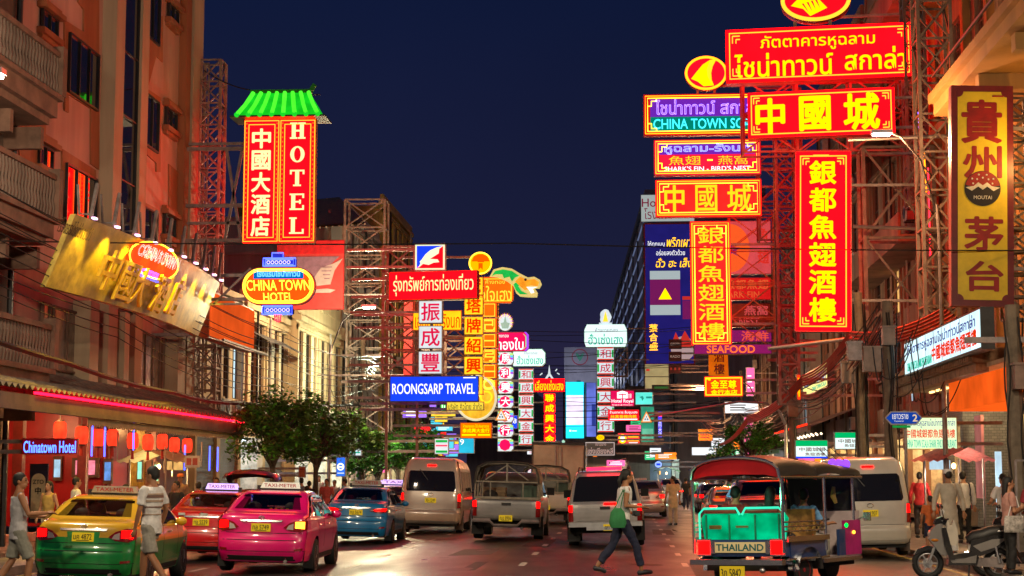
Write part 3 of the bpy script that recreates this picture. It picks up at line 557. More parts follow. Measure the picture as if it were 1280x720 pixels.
sign('pharmacy_sign', 'small white sign with green and red stripes above the white van', (543, 548, 561, 568), 70, e_white, m_greyframe, [('r', '', .1, .1, .9, .25, E('green acrylic', (1, 1, 1))), ('r', '', .1, .4, .9, .5, e_nred), ('r', '', .1, .75, .9, .9, E('green acrylic', (1, 1, 1)))], th=.2)
t, W, H = sign('led_screen', 'bright cyan and pink advertising screen on the far building', (707, 477, 730, 548), 200, E('cyan screen', (.02, .85, 1.2), 1.2), m_dark, [('r', '', .04, .24, .96, .76, E('pale pink screen', (1.0, .85, 1.1), 1.1, .3, .6)), ('t', '雄心之力', .62, .35, .72, .55, E('violet print light', (1, 1, 1))), ('o', '', .12, .62, .36, .76, E('mauve screen figure', (.3, .08, .25), .8)), ('o', '', .4, .64, .62, .76, E('pink screen figure', (.8, .35, .45), .9)), ('o', '', .66, .62, .9, .76, E('mauve screen figure', (.3, .08, .25))), ('r', '', .2, .85, .3, .88, e_white2), ('r', '', .34, .86, .6, .875, e_white2)], th=.5, cat='screen', legs=False)
sign('narrow_screen', 'narrow blue violet screen turned beside the cyan advertising screen', (733, 478, 745, 546), 199, E('blue violet screen', (.15, .2, .75), .9, .5, .5), m_dark, [('r', '', .55, .4, .95, .8, E('dark blue screen patch', (.03, .05, .3), .8))], th=.5, cat='screen', yaw=25, legs=False)
# ---- right-hand signs ----
FR = ((e_gold, .18, .05, .42))
fin = [(.75, .10), (.60, .12), (.42, .26), (.28, .46), (.15, .66), (.30, .74), (.44, .88), (.68, .86), (.63, .7), (.62, .5), (.66, .3)]
t, W, H = sign('thai_restaurant_sign', 'huge red sign with two lines of yellow Thai lettering, highest on the right', (907, 32, 1139, 100), 60, e_red, m_redframe, [('t', 'ภัตตาคารหูฉลาม', .19, .15, .80, .44, e_yel, {'bold': .03}), ('t', 'ไชน่าทาวน์', .05, .47, .575, .90, e_yel, {'bold': .05}), ('t', 'สกาล่า', .64, .44, .96, .84, e_yel, {'bold': .05})], border=(e_gold, .14, .035, .38), yaw=-6, th=.5)
t, W, H = sign('fin_emblem_sign', 'oval red sign with yellow fin emblem cut off by the top edge', (976, -26, 1063, 26), 60.2, e_red, m_redframe, [('p', [(.78, .05), (.55, .1), (.35, .3), (.15, .62), (.32, .70), (.42, .88), (.66, .70), (.55, .5)], 0, 0, 0, 0, e_yel, {'d': .02}), ('ring', '', .03, .03, .97, .97, e_gold, {'r': .07})], shape='oval', yaw=-6, th=.6, sup=11)
part('fin_rays', MB().prism([(-W * .2, -H * .08), (-W * .17, -H * .08), (-W * .1, -H * .3)], -.05, -.03).prism([(-W * .13, -H * .05), (-W * .10, -H * .05), (-W * .05, -H * .28)], -.05, -.03).prism([(-W * .07, -H * .02), (-W * .04, -H * .02), (0, -H * .24)], -.05, -.03).prism([(-W * .01, 0), (W * .02, 0), (W * .06, -H * .2)], -.05, -.03), e_redd, t)
part('post', MB().bar((-W * .3, .3, -H * .45), (-W * .3, .3, -H * .75), .06).bar((W * .2, .3, -H * .45), (W * .2, .3, -H * .75), .06), m_steel, t)
t, W, H = sign('neon_fin_sign', 'small oval red neon sign with a yellow fin, left of the huge Thai sign', (856, 70, 909, 113), 66.3, e_redd, m_redframe, [('p', fin, 0, 0, 0, 0, e_yel, {'d': .03}), ('ring', '', .03, .04, .97, .96, e_norange, {'r': .05})], shape='oval', th=.3)
part('fin_shade', MB().prism([(W * .02, H * .1), (W * .1, H * .35), (W * .22, H * .39), (W * .13, H * .1), (W * .1, -H * .2), (W * .14, -H * .34), (W * .04, -H * .1)], -.06, -.045), e_norange, t)
part('post', MB().bar((-W * .2, .15, -H * .45), (-W * .2, .15, -H * .65), .05).bar((W * .2, .15, -H * .45), (W * .2, .15, -H * .65), .05), m_steel, t)
sign('chinese_character_sign', 'big red sign with three yellow Chinese characters under the huge Thai sign', (935, 112, 1117, 170), 58.5, e_red, m_redframe, [('t', '中', .06, .16, .25, .9, e_yel, {'bold': .03}), ('t', '國', .36, .15, .56, .86, e_yel, {'bold': .035}), ('t', '城', .66, .12, .89, .88, e_yel, {'bold': .03})], border=(e_gold, .12, .035, .3), yaw=-7, th=.45)
e_amb = E('amber yellow characters', (1.8, .62, .01), 1.2)
def neon_sign(name, label, rect, Y, ground, rows, yaw=0, blocks=()):
    t, W, H = sign(name, label, rect, Y, ground, m_redframe, list(blocks) + rows, border=None, yaw=yaw, th=.3)
    for k, mat in ((.08, e_norange), (.17, e_nyel)):
        mb = MB(); x, z = W / 2 - k, H / 2 - k; mb.tube([(-x, -.05, -z), (x, -.05, -z), (x, -.05, z), (-x, -.05, z), (-x, -.05, -z)], .018, 5)
        if k > .15:
            for sx in (-1, 1):
                for sz in (-1, 1): mb.tube([(sx * (x - .35), -.05, sz * z), (sx * (x - .35), -.05, sz * (z - .12)), (sx * (x - .15), -.05, sz * (z - .12)), (sx * (x - .15), -.05, sz * (z - .32)), (sx * x, -.05, sz * (z - .32))], .022, 5)
        part('neon_outline', mb, mat, t)
    return t, W, H
neon_sign('thai_neon_sign', 'violet and green neon sign partly hidden behind the big Chinese sign', (804, 117, 962, 169), 66, E('dim red ground', (.35, .01, .01), .8, .3), [('t', 'ไชน่าทาวน์', .09, .13, .57, .50, e_nvio, {'neon': .014}), ('t', 'สกาล่า', .61, .13, .93, .50, e_nvio, {'neon': .014}), ('t', 'CHINA TOWN SCALA', .08, .60, .95, .84, e_cyan, {'bold': .03})], blocks=[('r', '', .055, .12, .945, .55, E('violet glow ground', (.12, .02, .5), .8), {'d': .003}), ('r', '', .055, .55, .945, .9, E('teal glow ground', (.0, .22, .16), .8), {'d': .003})])
neon_sign('menu_neon_sign', 'neon sign with violet Thai, yellow Chinese and white English rows', (817, 174, 951, 219), 65.6, E('red violet ground', (.75, .01, .04), 1.2, .2), [('t', 'หูฉลาม-รังนก', .1, .12, .9, .42, E('blue violet neon row', (.35, .4, 1.6), 1.8), {'neon': .013}), ('t', '魚翅', .14, .46, .44, .71, e_amb, {}), ('t', '-', .5, .56, .55, .6, e_nyel), ('t', '燕窩', .6, .46, .88, .71, e_amb, {}), ('t', "SHARK'S FIN - BIRD'S NEST", .1, .75, .9, .88, E('pale cyan lettering', (.7, 1, 1.1), 1.2), {'bold': .03})], blocks=[('r', '', .055, .1, .945, .42, E('violet glow ground', (1, 1, 1)), {'d': .003})])
neon_sign('chinese_neon_sign', 'red neon sign with three outlined Chinese characters above a vertical one', (819, 224, 952, 271), 65.4, E('red neon ground', (1.1, .004, .003), 6, .25), [('t', '中', .09, .16, .27, .86, e_amb, {'bold': .02}), ('t', '國', .38, .16, .58, .86, e_amb, {'bold': .012}), ('t', '城', .68, .16, .90, .86, e_amb, {'bold': .015})])
neon_sign('vertical_neon_sign', 'narrow vertical red neon sign of six yellow outlined characters', (863, 276, 914, 432), 64, E('red neon ground', (1, 1, 1)), [('v', '銀都魚翅酒樓', .2, .04, .82, .96, e_amb, {'bold': .014})])
t, W, H = sign('vertical_restaurant_sign', 'wide vertical red sign of six yellow characters, largest of its kind', (994, 188, 1064, 414), 56, e_red, m_redframe, [('v', '銀都魚翅酒樓', .26, .045, .72, .955, e_yel, {'bold': .03, 'gap': .16}), ('r', '', .32, .022, .6, .027, e_gold)], border=(e_gold, .16, .035, .3), yaw=-5, th=.4)
t.rotation_euler.y = radians(1.2)
# sauce advertisement billboard
t, W, H = sign('sauce_billboard', 'tall navy billboard with a jar picture and Thai slogan', (805, 278, 868, 456), 130, E('navy lit vinyl', (.012, .010, .13), .9, .15), M('red billboard frame', (.45, .02, .02), .5), [
    ('t', 'ให้ทุกเมนู', .08, .13, .42, .17, e_white2), ('t', 'พริกเผา', .46, .105, .94, .175, e_yel, {'bold': .03, 'shear': .15}), ('t', 'อร่อยลงตัวด้วย', .25, .19, .82, .23, e_white2), ('t', 'ฉั่ว ฮะ เส็ง', .25, .25, .96, .315, e_yel, {'bold': .03, 'shear': .15}),
    ('r', '', .12, .34, .72, .40, E('silver print light', (.42, .5, .52), .8)), ('r', '', .12, .40, .72, .58, E('purple print light', (.16, .01, .1), .8)), ('r', '', .12, .58, .72, .65, E('silver print light', (1, 1, 1))), ('p', [(.42, .46), (.55, .54), (.29, .54)], 0, 0, 0, 0, e_yel, {'d': .03}), ('t', 'ฉั่วฮะเส็ง', .2, .42, .64, .45, e_gold, {'d': 0} if False else {}),
    ('v', '蔡合盛', .1, .71, .26, .90, e_gold, {'bold': .03}), ('o', '', .52, .80, 1.0, .97, E('bowl print light', (.5, .35, .35), .7)), ('p', [(.55, .84), (.62, .77), (.7, .83), (.8, .76), (.9, .82), (.95, .88), (.6, .88)], 0, 0, 0, 0, E('red print light', (.6, .03, .02), .8), {'d': .02}), ('r', '', .76, .52, .98, .545, E('red print light', (1, 1, 1))), ('r', '', .76, .55, .98, .68, E('purple print light', (1, 1, 1)))], border=(M('red billboard frame', (1, 1, 1)), .0, .12), th=.4, edge=.02, sup=7.5)
sign('white_hotel_sign', 'dim white sign with dark red lettering behind the neon signs', (801, 243, 868, 277), 132, E('dim white acrylic', (.38, .44, .42), .8), m_greyframe, [('t', 'Hotel', .02, .15, .5, .45, E('maroon print light', (.2, .01, .04), .7), {'bold': .03}), ('t', 'โรงแรม', .06, .5, .6, .9, E('maroon print light', (1, 1, 1)), {})], th=.3, sup=7.5)
for i, nm in enumerate(('CITIZEN', 'RADO', '- - -')):
    sign('watch_brand_sign', ['dark maroon panel with cream letters, top of three below the billboard', 'dark maroon panel with cream letters, middle of three below the billboard', 'dark maroon panel with dim red letters, lowest of three below the billboard'][i], (836, 424 + 15.5 * i, 852, 436 + 15.5 * i), 120, M('maroon panel', (.06, .008, .008), .4), m_dark, [('t', nm, .12, .38, .88, .64, E('dim cream letters', (.5, .36, .3), .6) if i < 2 else E('dim red letters', (.4, .05, .03), .5))], th=.3, group=None, sup=8)
# vertical column of panels behind the narrow neon sign
m_pinkp = E('pink lit panel', (.75, .10, .11), .62, .2)
t, W, H = sign('pink_panel_sign', 'pale pink panel with an orange disc and red characters', (880, 276, 964, 343), 70, m_pinkp, m_greyframe, [('o', '', .1, .06, .68, .96, E('orange disc light', (.9, .12, .02), .8), {'d': .01}), ('p', [(.42, .42), (.45, .5), (.53, .5), (.47, .57), (.5, .66), (.42, .6), (.34, .66), (.37, .57), (.31, .5), (.39, .5)], 0, 0, 0, 0, E('indigo print light', (.1, .02, .2), .6), {'d': .03}), ('t', 'TI SING', .3, .68, .62, .76, E('maroon print light', (1, 1, 1))), ('v', '魚翅', .8, .06, .96, .88, E('red print light', (1, 1, 1)), {'bold': .03, 'gap': .4}), ('t', '星', .48, .2, .58, .36, E('red print light', (1, 1, 1)))], th=.3)
sign('fin_soup_panel', 'dull red panel with orange lettering under the pink panel', (880, 347, 964, 375), 70, E('dull red panel face', (.75, .015, .015), .6, .2), m_redframe, [('t', '銀都魚翅', .3, .1, .96, .52, E('dull orange lettering', (.9, .16, .04), .6), {'bold': .02}), ('t', 'SHARK FIN', .2, .62, .82, .9, E('dull orange lettering', (1, 1, 1)), {'bold': .02})], th=.3)
sign('nest_panel', 'brown panel with pink characters above the purple panel', (880, 379, 964, 409), 70, M('brown panel', (.20, .085, .04), .5), m_dark, [('t', '燕窩', .6, .1, .95, .5, E('pink lettering light', (.7, .1, .1), .6), {'bold': .02}), ('t', 'BIRD NEST', .2, .62, .82, .92, E('pink lettering light', (1, 1, 1)), {'bold': .02})], th=.3)
sign('seafood_sign', 'purple panel with pink characters behind the crossbraces', (880, 412, 965, 428), 70, E('purple panel face', (.16, .012, .15), .6), m_dark, [('t', '海鮮', .55, .12, .95, .9, E('pink orange lettering', (.9, .1, .06), .7), {'bold': .02})], th=.3)
sign('seafood_sign', 'long dark purple sign with orange serif English lettering', (867, 430, 965, 443), 63.5, E('purple panel face', (1, 1, 1)), m_dark, [('t', 'SEAFOOD', .17, .15, .78, .85, E('bright orange lettering', (1.2, .2, .03), .9), {'bold': .05})], th=.3)
mb = MB(); c = P(898, 456, 66)
vs = []; nx, nz = 8, 10
for j in range(nz + 1):
    for i in range(nx + 1): u, v = i / nx - .5, j / nz; vs.append((u * .74 * (1 + .06 * v), .12 * sin(4 * v) + .05 * sin(7 * u + 3 * v), .55 - 1.0 * v - .06 * u * v))
mb.add(vs, [(j * (nx + 1) + i, j * (nx + 1) + i + 1, (j + 1) * (nx + 1) + i + 1, (j + 1) * (nx + 1) + i) for j in range(nz) for i in range(nx)])
t = thing('cloth_banner', 'orange cloth banner with dark characters hanging over a small red sign', 'banner', c); part('cloth', mb, E('glowing orange cloth', (.75, .19, .005), .55, .2), t)  # cloth glows by itself, lamplight put into its material
mb = MB(); put_text(mb, '酒', -.18, .22, .1, .5, -.16, bold=.02); put_text(mb, '樓', -.18, .22, -.38, .02, -.2, bold=.02); part('lettering', mb, M('maroon print', (.08, .01, .01), .6), t); part('rod', MB().bar((-.5, .02, .56), (3, .02, .56), .025), m_steel, t)
sign('small_orange_red_sign', 'small orange red sign of yellow characters below the cloth banner', (880, 470, 929, 496), 66, E('orange red ground', (1.4, .05, .005), 1.3, .15), m_redframe, [('p', [(.06, .08), (.16, .08), (.18, .2), (.12, .22), (.1, .16), (.04, .18)], 0, 0, 0, 0, e_yel, {'d': .02}), ('t', '金至尊', .18, .2, .82, .6, e_yel, {'bold': .04}), ('t', '金行本店', .18, .66, .84, .9, e_yel, {'bold': .04})], border=(e_norange, .05, .05), yaw=-4, th=.25)
# yellow plum sign near the camera
t, W, H = sign('spirit_sign', 'tall yellow sign in a maroon frame with red characters and round emblem', (1189, 106, 1267, 382), 42, M('yellow vinyl', (.76, .56, .02), .45, 0, .1, 1.5), M('maroon painted steel', (.16, .01, .015), .4, 0, .15), [('t', '貴', .18, .07, .80, .26, M('red brush print', (.30, .006, .006), .5), {'bold': .03}), ('t', '州', .2, .28, .80, .42, M('red brush print', (1, 1, 1)), {'bold': .03}), ('t', '茅', .22, .60, .82, .75, M('red brush print', (1, 1, 1)), {'bold': .03}), ('t', '台', .24, .80, .82, .93, M('red brush print', (1, 1, 1)), {'bold': .03}), ('r', '', .66, .045, .84, .052, M('red brush print', (1, 1, 1)))], th=.35, edge=.16, sup=11)
t.rotation_euler.y = radians(1.6)
em = thing_c = None
n = 40; Rr = W * .29; ez = H * .03
e1 = part('emblem', MB().prism([(Rr * cos(2 * pi * i / n), ez + Rr * sin(2 * pi * i / n)) for i in range(n)], -.03, -.012), M('black emblem disc', (.012, .008, .01), .4, 0, 0), t)
arc = [(Rr * .97 * cos(a), ez + Rr * .97 * sin(a)) for a in [pi * (.06 + .88 * i / 20) for i in range(21)]]
part('emblem_sky', MB().prism(arc + [(-Rr * .5, ez + Rr * .1), (-Rr * .25, ez + Rr * .32), (0, ez + Rr * .15), (Rr * .25, ez + Rr * .32), (Rr * .5, ez + Rr * .1)], -.04, -.03), M('red brush print', (1, 1, 1)), e1)
part('emblem_wave', MB().prism([(-Rr * .95, ez + Rr * .05), (-Rr * .5, ez + Rr * .12), (-Rr * .25, ez + Rr * .34), (0, ez + Rr * .17), (Rr * .25, ez + Rr * .34), (Rr * .5, ez + Rr * .12), (Rr * .95, ez + Rr * .05), (Rr * .6, ez - Rr * .15), (Rr * .25, ez + Rr * .1), (0, ez - Rr * .08), (-Rr * .25, ez + Rr * .1), (-Rr * .6, ez - Rr * .15)], -.05, -.04), M('white print', (.7, .66, .6), .5), e1)
mb = MB(); put_text(mb, 'MOUTAI', -Rr * .5, Rr * .5, ez - Rr * .62, ez - Rr * .42, -.05, bold=.03); part('emblem_lettering', mb, M('white print', (1, 1, 1)), e1)
mb = MB()
for k in range(9): a = pi * (.15 + .7 * k / 8); q = Rr * (.6 + .2 * (k % 2)); mb.lathe([(.025, -.05), (.02, -.055)], (q * cos(a), 0, ez + q * sin(a)), 8, 'y')
part('emblem_star', mb, M('white print', (1, 1, 1)), e1)
mb = MB()   # notched corners of the yellow field
for sx in (-1, 1):
    for sz in (-1, 1):
        x, z = sx * (W / 2 - .16), sz * (H / 2 - .16); mb.prism([(x + .005 * sx, z + .005 * sz)] + [(x - sx * .14 * cos(a), z - sz * .14 * sin(a)) for a in [pi / 2 * i / 8 for i in range(9)]], -.02, -.01)
part('corner_notch', mb, M('maroon painted steel', (1, 1, 1)), t)
# mid-street small signs
t, W, H = sign('royal_hotel_sign', 'crimson sign with white crest and hotel name over mid street', (763, 488, 793, 508), 110, E('crimson sign face', (1, 1, 1)), m_redframe, [('p', [(.28, .12), (.5, .02), (.72, .12), (.72, .5), (.28, .5)], 0, 0, 0, 0, e_white2, {'d': .01}), ('r', '', .34, .22, .66, .28, E('crimson sign face', (1, 1, 1)), {'d': .03}), ('r', '', .48, .2, .52, .5, E('crimson sign face', (1, 1, 1)), {'d': .03}), ('t', '京華', .74, .2, .88, .5, e_white2), ('t', 'Hotel Royal', .05, .56, .95, .82, e_white2, {'bold': .05}), ('t', 'Bangkok @ Chinatown', .08, .86, .92, .96, e_white2)], th=.3, sup=10)
sign('gold_star_sign', 'red sign with white Thai line and a row of yellow characters', (760, 512, 799, 526), 108, e_redd, m_redframe, [('t', 'ร้านอาหาร ลิ้มชุนเฮง', .06, .1, .94, .42, e_white2, {'bold': .03}), ('t', '林真香豬肉乾', .08, .48, .92, .76, E('amber lettering', (1.4, .5, .01), 1.1), {'bold': .05}), ('r', '', .06, .82, .94, .92, e_white2)], yaw=-4, th=.25, sup=10)
t, W, H = sign('mascot_shop_sign', 'salmon red sign with yellow round face and yellow English lettering', (772, 541, 800, 556), 100, E('salmon sign face', (1.0, .05, .05), 1.0), m_redframe, [('o', '', .04, .12, .4, .88, e_yel), ('o', '', .12, .25, .32, .75, e_white2, {'d': .03}), ('r', '', .45, .18, .93, .38, e_yel), ('r', '', .45, .5, .95, .7, e_yel), ('r', '', .5, .8, .9, .86, e_white2)], th=.2, sup=10)
sign('grey_frame_sign', 'dim grey sign with pale Thai letters and a light frame above the pickup', (731, 552, 769, 570), 85, M('grey panel', (.10, .09, .10), .5), m_dark, [('t', 'เซ่งเชียงหลี', .1, .4, .92, .85, E('pale brown lettering', (.6, .42, .38), .7), {'bold': .03}), ('t', 'เยาวราช', .35, .12, .7, .28, E('pale brown lettering', (1, 1, 1)))], border=(E('pale frame light', (.6, .5, .48), .7), .03, .04), th=.2, sup=9)
sign('small_yellow_blob_sign', 'small lemon shaped yellow light sign over the grey frame sign', (745, 543, 756, 551), 85, E('lemon acrylic', (1.0, .7, .0), 1.0), m_yelframe, [('t', 'ทอง', .2, .3, .8, .7, E('orange ink light', (1, 1, 1)))], shape='oval', th=.15, sup=9)
sign('bank_sign', 'turquoise lit sign with a dark green print right of the crimson hotel sign', (794, 490, 816, 506), 105, E('turquoise acrylic', (.12, .85, .72), 1.0, .2), m_greyframe, [('p', [(.25, .4), (.42, .3), (.5, .5), (.4, .7), (.36, .5)], 0, 0, 0, 0, E('green print light', (.02, .35, .3), .7)), ('r', '', .62, .35, .95, .5, E('green print light', (1, 1, 1)))], yaw=-6, th=.3, sup=10)
sign('green_panel_sign', 'dim green lit panel hanging behind the right warning triangle', (801, 508, 818, 553), 106, E('dim green acrylic', (.03, .28, .17), .9, .3), m_greyframe, [('r', '', .1, .62, .9, .9, E('paler green acrylic', (.15, .55, .36), .8, .3))], th=.3, sup=9)
sign('blue_vertical_sign', 'narrow blue vertical sign with pale marks right of the green panel', (822, 514, 828, 547), 104, E('blue violet face', (.08, .06, .8), 1.1), m_dark, [('v', '金行大店', .15, .3, .85, .95, e_white2), ('r', '', .1, .04, .9, .2, e_nred)], th=.2, sup=9)
sign('small_blue_shop_light', 'small tilted blue and white shop light sign low at street end', (818, 576, 828, 585), 112, E('pale blue acrylic', (.35, .5, 1.2), 1.1), m_dark, [('r', '', .25, .35, .75, .65, e_blue)], yaw=-5, th=.15, sup=9, shape='oval')
sign('ochre_lit_panels', 'pale ochre blank lit panel below the billboard', (806, 455, 836, 486), 125, E('pale ochre acrylic', (.42, .36, .17), .7, .25), m_greyframe, [('r', '', .0, .5, 1, .53, m_dark), ('r', '', .06, .2, .2, .28, E('red print light', (1, 1, 1)))], th=.3, sup=8)
sign('dark_green_board', 'dim board with dark green lettering over the turquoise sign', (815, 481, 838, 488), 118, M('drab board', (.14, .12, .10), .6), m_dark, [('r', '', .12, .3, .88, .7, E('dark green lettering', (.03, .12, .03), .6))], th=.3, sup=8)
sign('orange_hanging_sign', 'orange red light box hung left of a utility pole on the right', (996, 468, 1001, 500), 62, E('orange red ground', (1, 1, 1)), m_redframe, [('v', '酒樓', .2, .1, .8, .9, e_yel)], th=.2)
# signs that lie along the right-hand shopfronts
def along(name, label, corners, X, face, frame, items, th=.3, border=None, items2=None):
    """corners: far-top, near-top, near-bottom, far-bottom picture points on the plane x = X facing the street"""
    q = [PX(px, py, X) for px, py in corners]; yf, yn = (q[0].y + q[3].y) / 2, (q[1].y + q[2].y) / 2; zt, zb = (q[0].z + q[1].z) / 2, (q[2].z + q[3].z) / 2
    W, H = yf - yn, zt - zb; t = thing(name, label, 'sign', (X, (yf + yn) / 2, (zt + zb) / 2), -pi / 2)
    part('cabinet', MB().bx(-W / 2, W / 2, 0, th, -H / 2, H / 2), frame, t); part('face_panel', MB().bx(-W / 2 + .05, W / 2 - .05, -.012, .002, -H / 2 + .05, H / 2 - .05), face, t)
    fill_items(t, items, W, H, -.016); return t, W, H
t, W, H = along('lit_fascia_sign', 'long pale cyan lit shopfront sign with blue, red and green rows of writing', [(1131, 426), (1226, 386), (1226, 436), (1131, 471)], 7.85, E('pale cyan acrylic', (.62, .88, .95), 1.25, .2, 1.2), m_dark, [('t', 'ภัตตาคารหูฉลามไชน่าทาวน์สกาล่า', .05, .12, .95, .5, E('indigo lettering', (.05, .06, .3), .7), {'bold': .03}), ('t', '中國城銀都魚翅酒樓', .42, .48, .96, .86, E('red ink light', (1, 1, 1)), {'bold': .04}), ('t', 'CHINA TOWN SCALA SHARK FINS RESTAURANT', .05, .66, .42, .9, e_mint, {'bold': .03})])
for k in range(1, 9): pass
part('panel_joint', (lambda mb: [mb.bx(-W / 2 + W * k / 9 - .012, -W / 2 + W * k / 9 + .012, -.02, -.012, -H / 2 + .06, H / 2 - .06) for k in range(1, 9)] and mb)(MB()), m_greyframe, t)
along('yellow_fascia_sign', 'pale yellow lit sign with blue Thai lettering under the cable bundle', [(1004, 468), (1034, 452), (1034, 485), (1004, 496)], 8.4, E('pale yellow lit face', (.95, .85, .28), 1.05, .15), m_dark, [('t', 'ไชน่าทาวน์ สกาล่า', .05, .15, .96, .62, E('royal blue lettering', (.03, .06, .6), .9), {'bold': .04}), ('t', 'CHINA TOWN SCALA', .4, .74, .96, .9, e_mint, {'bold': .03})])
for k, (rc, Y, lab) in enumerate((((994, 550, 1035, 573), 62, 'white hanging sign with green top band, farther of two under the right canopy'), ((1043, 540, 1084, 562), 56, 'white hanging sign with green top band, nearer of two under the right canopy'))):
    sign('green_banded_sign', lab, rc, Y, E('pale white acrylic', (.75, .95, .92), 1.1), m_greyframe, [('r', '', .02, .03, .98, .34, E('emerald band light', (.0, .42, .12), 1.0), {'d': .008}), ('t', 'ภัตตาคาร ไชน่าทาวน์สกาล่า', .06, .1, .94, .28, e_white2), ('t', '中國城銀', .12, .4, .92, .62, E('dark print light', (.1, .05, .04), .6), {'bold': .02}), ('t', '魚翅酒樓', .3, .68, .9, .86, E('dark print light', (1, 1, 1)), {'bold': .02})] + ([('r', '', .02, .9, .98, .99, e_blue)] if k == 0 else []), th=.2, sup=9.6)
sign('shark_fin_restaurant_sign', 'pale green lit restaurant sign with red characters hung over the sidewalk', (1130, 521, 1197, 562), 47, E('pale green acrylic', (.72, .92, .55), 1.1, .12), M('ochre sign cabinet', (.4, .26, .08), .5), [('t', 'ภัตตาคารหูฉลามไชน่าทาวน์สกาล่า', .03, .06, .95, .34, E('indigo lettering', (1, 1, 1)), {'bold': .02}), ('t', '中國城銀都魚翅酒樓', .03, .38, .95, .64, E('red ink light', (1, 1, 1)), {'bold': .03}), ('t', 'CHINA TOWN SCALA SHARK FINS RESTAURANT', .03, .70, .97, .94, e_mint, {'bold': .05})], th=.22, sup=10.4)
t, W, H = sign('street_name_sign', 'blue arrow shaped street name sign with a white numeral on a pole', (1106, 514, 1153, 531), 40, E('glowing street blue', (.006, .045, .34), .8), M('street sign back', (.3, .3, .3), .4, .4), [('t', 'เยาวราช', .2, .22, .62, .58, E('glowing white letters', (.8, .8, .75), .8), {'bold': .03}), ('t', 'Yaowarat', .24, .66, .5, .78, E('glowing white letters', (1, 1, 1))), ('t', '2', .74, .25, .86, .75, E('glowing cream numeral', (.8, .6, .35), .8), {'bold': .03})], shape=[(.0, .5), (.16, 0), (.84, 0), (1, .5), (.84, 1), (.16, 1)], th=.04, legs=False)  # sign and plate glow by themselves in place of lamplight
part('sub_plate', MB().bx(-W * .3, W * .18, 0, .03, -H * .72, -H * .55), E('glowing green plate', (.01, .25, .05), .7), t); part('pole', MB().tube([(.05, .1, H * .6), (.05, .1, -t.location.z + road_z(6.8) + .1)], .04, 8), m_steel, t)
# ================= lamps of the street, seen and added =================
def pt_light(name, loc, w, col, r=.12, parent=None, spot=None):
    d = bpy.data.lights.new(name, 'SPOT' if spot else 'POINT'); d.energy = w * LAMP; d.color = col; d.shadow_soft_size = r
    o = bpy.data.objects.new(name, d); COL.objects.link(o); o.location = loc
    if spot: d.spot_size = radians(spot[0]); d.spot_blend = .6; o.rotation_euler = spot[1]
    if parent: o.parent = parent
    return o
WARM = (1, .47, .20)
def street_lamp(X, Y, h, reach, w, label, col=WARM, tube_px=None):
    z0 = road_z(X) + .1; t = thing('street_lamp', label, 'street lamp', (X, Y, z0), 0, 'street lamps along both kerbs'); s = 1 if reach > 0 else -1; a = abs(reach)
    part('pole', MB().tube([(0, 0, 0), (0, 0, h * .75), (s * .05, 0, h * .82)], [.075, .055, .045], 8), m_steel, t)
    part('arm', MB().tube([(s * .05, 0, h * .8), (s * a * .3, 0, h * .93), (s * a * .65, 0, h * .99), (s * a * .85, 0, h)],   .032, 6), m_dark, t)
    hd = part('lamp_head', MB().bx(*sorted((s * a * .8, s * a * 1.18)), -.12, .12, h - .03, h + .07), m_alu, t); part('lamp_tube', MB().bx(*sorted((s * a * .84, s * a * 1.15)), -.14, .10, h - .08, h - .033), e_tube, hd)
    pt_light('lamp_light', (s * a, 0, h - .3), w, col, .25, t)
for X, Y, h, rc, w, lab in ((-12.0, 68, 8.7, 1.6, 2100, 'street lamp with a curved arm in front of the lattice scaffold'), (8.6, 46, 11.2, -1.5, 1900, 'street lamp whose bright tube crosses the big Chinese character sign'), (7.0, 88, 6.9, -1.6, 900, 'street lamp left of the small orange red sign'),
                          (-12.0, 27, 8.5, 1.4, 1800, 'street lamp before the gold hotel fascia'), (7.1, 21.5, 8.5, -1.4, 2200, 'street lamp before the parked scooters'), (-12.0, 13, 8.5, 2.2, 2000, 'street lamp before the traffic on the left'), (7.1, 11, 8.5, -2.2, 2200, 'street lamp before the traffic on the right'), (-12.4, 78, 7, .8, 2000, 'street lamp behind the trees on the left'), (7.0, 118, 8, -1.7, 1000, 'street lamp far down the right kerb')):  # near lamps added out of view to light the cars, another for the trees
    street_lamp(X, Y, h, rc, w, lab, ((.92, 1, .66) if Y > 70 else (1, .80, .46)) if X < -9 and Y > 60 else WARM if Y > 30 else (1, .80, .54))

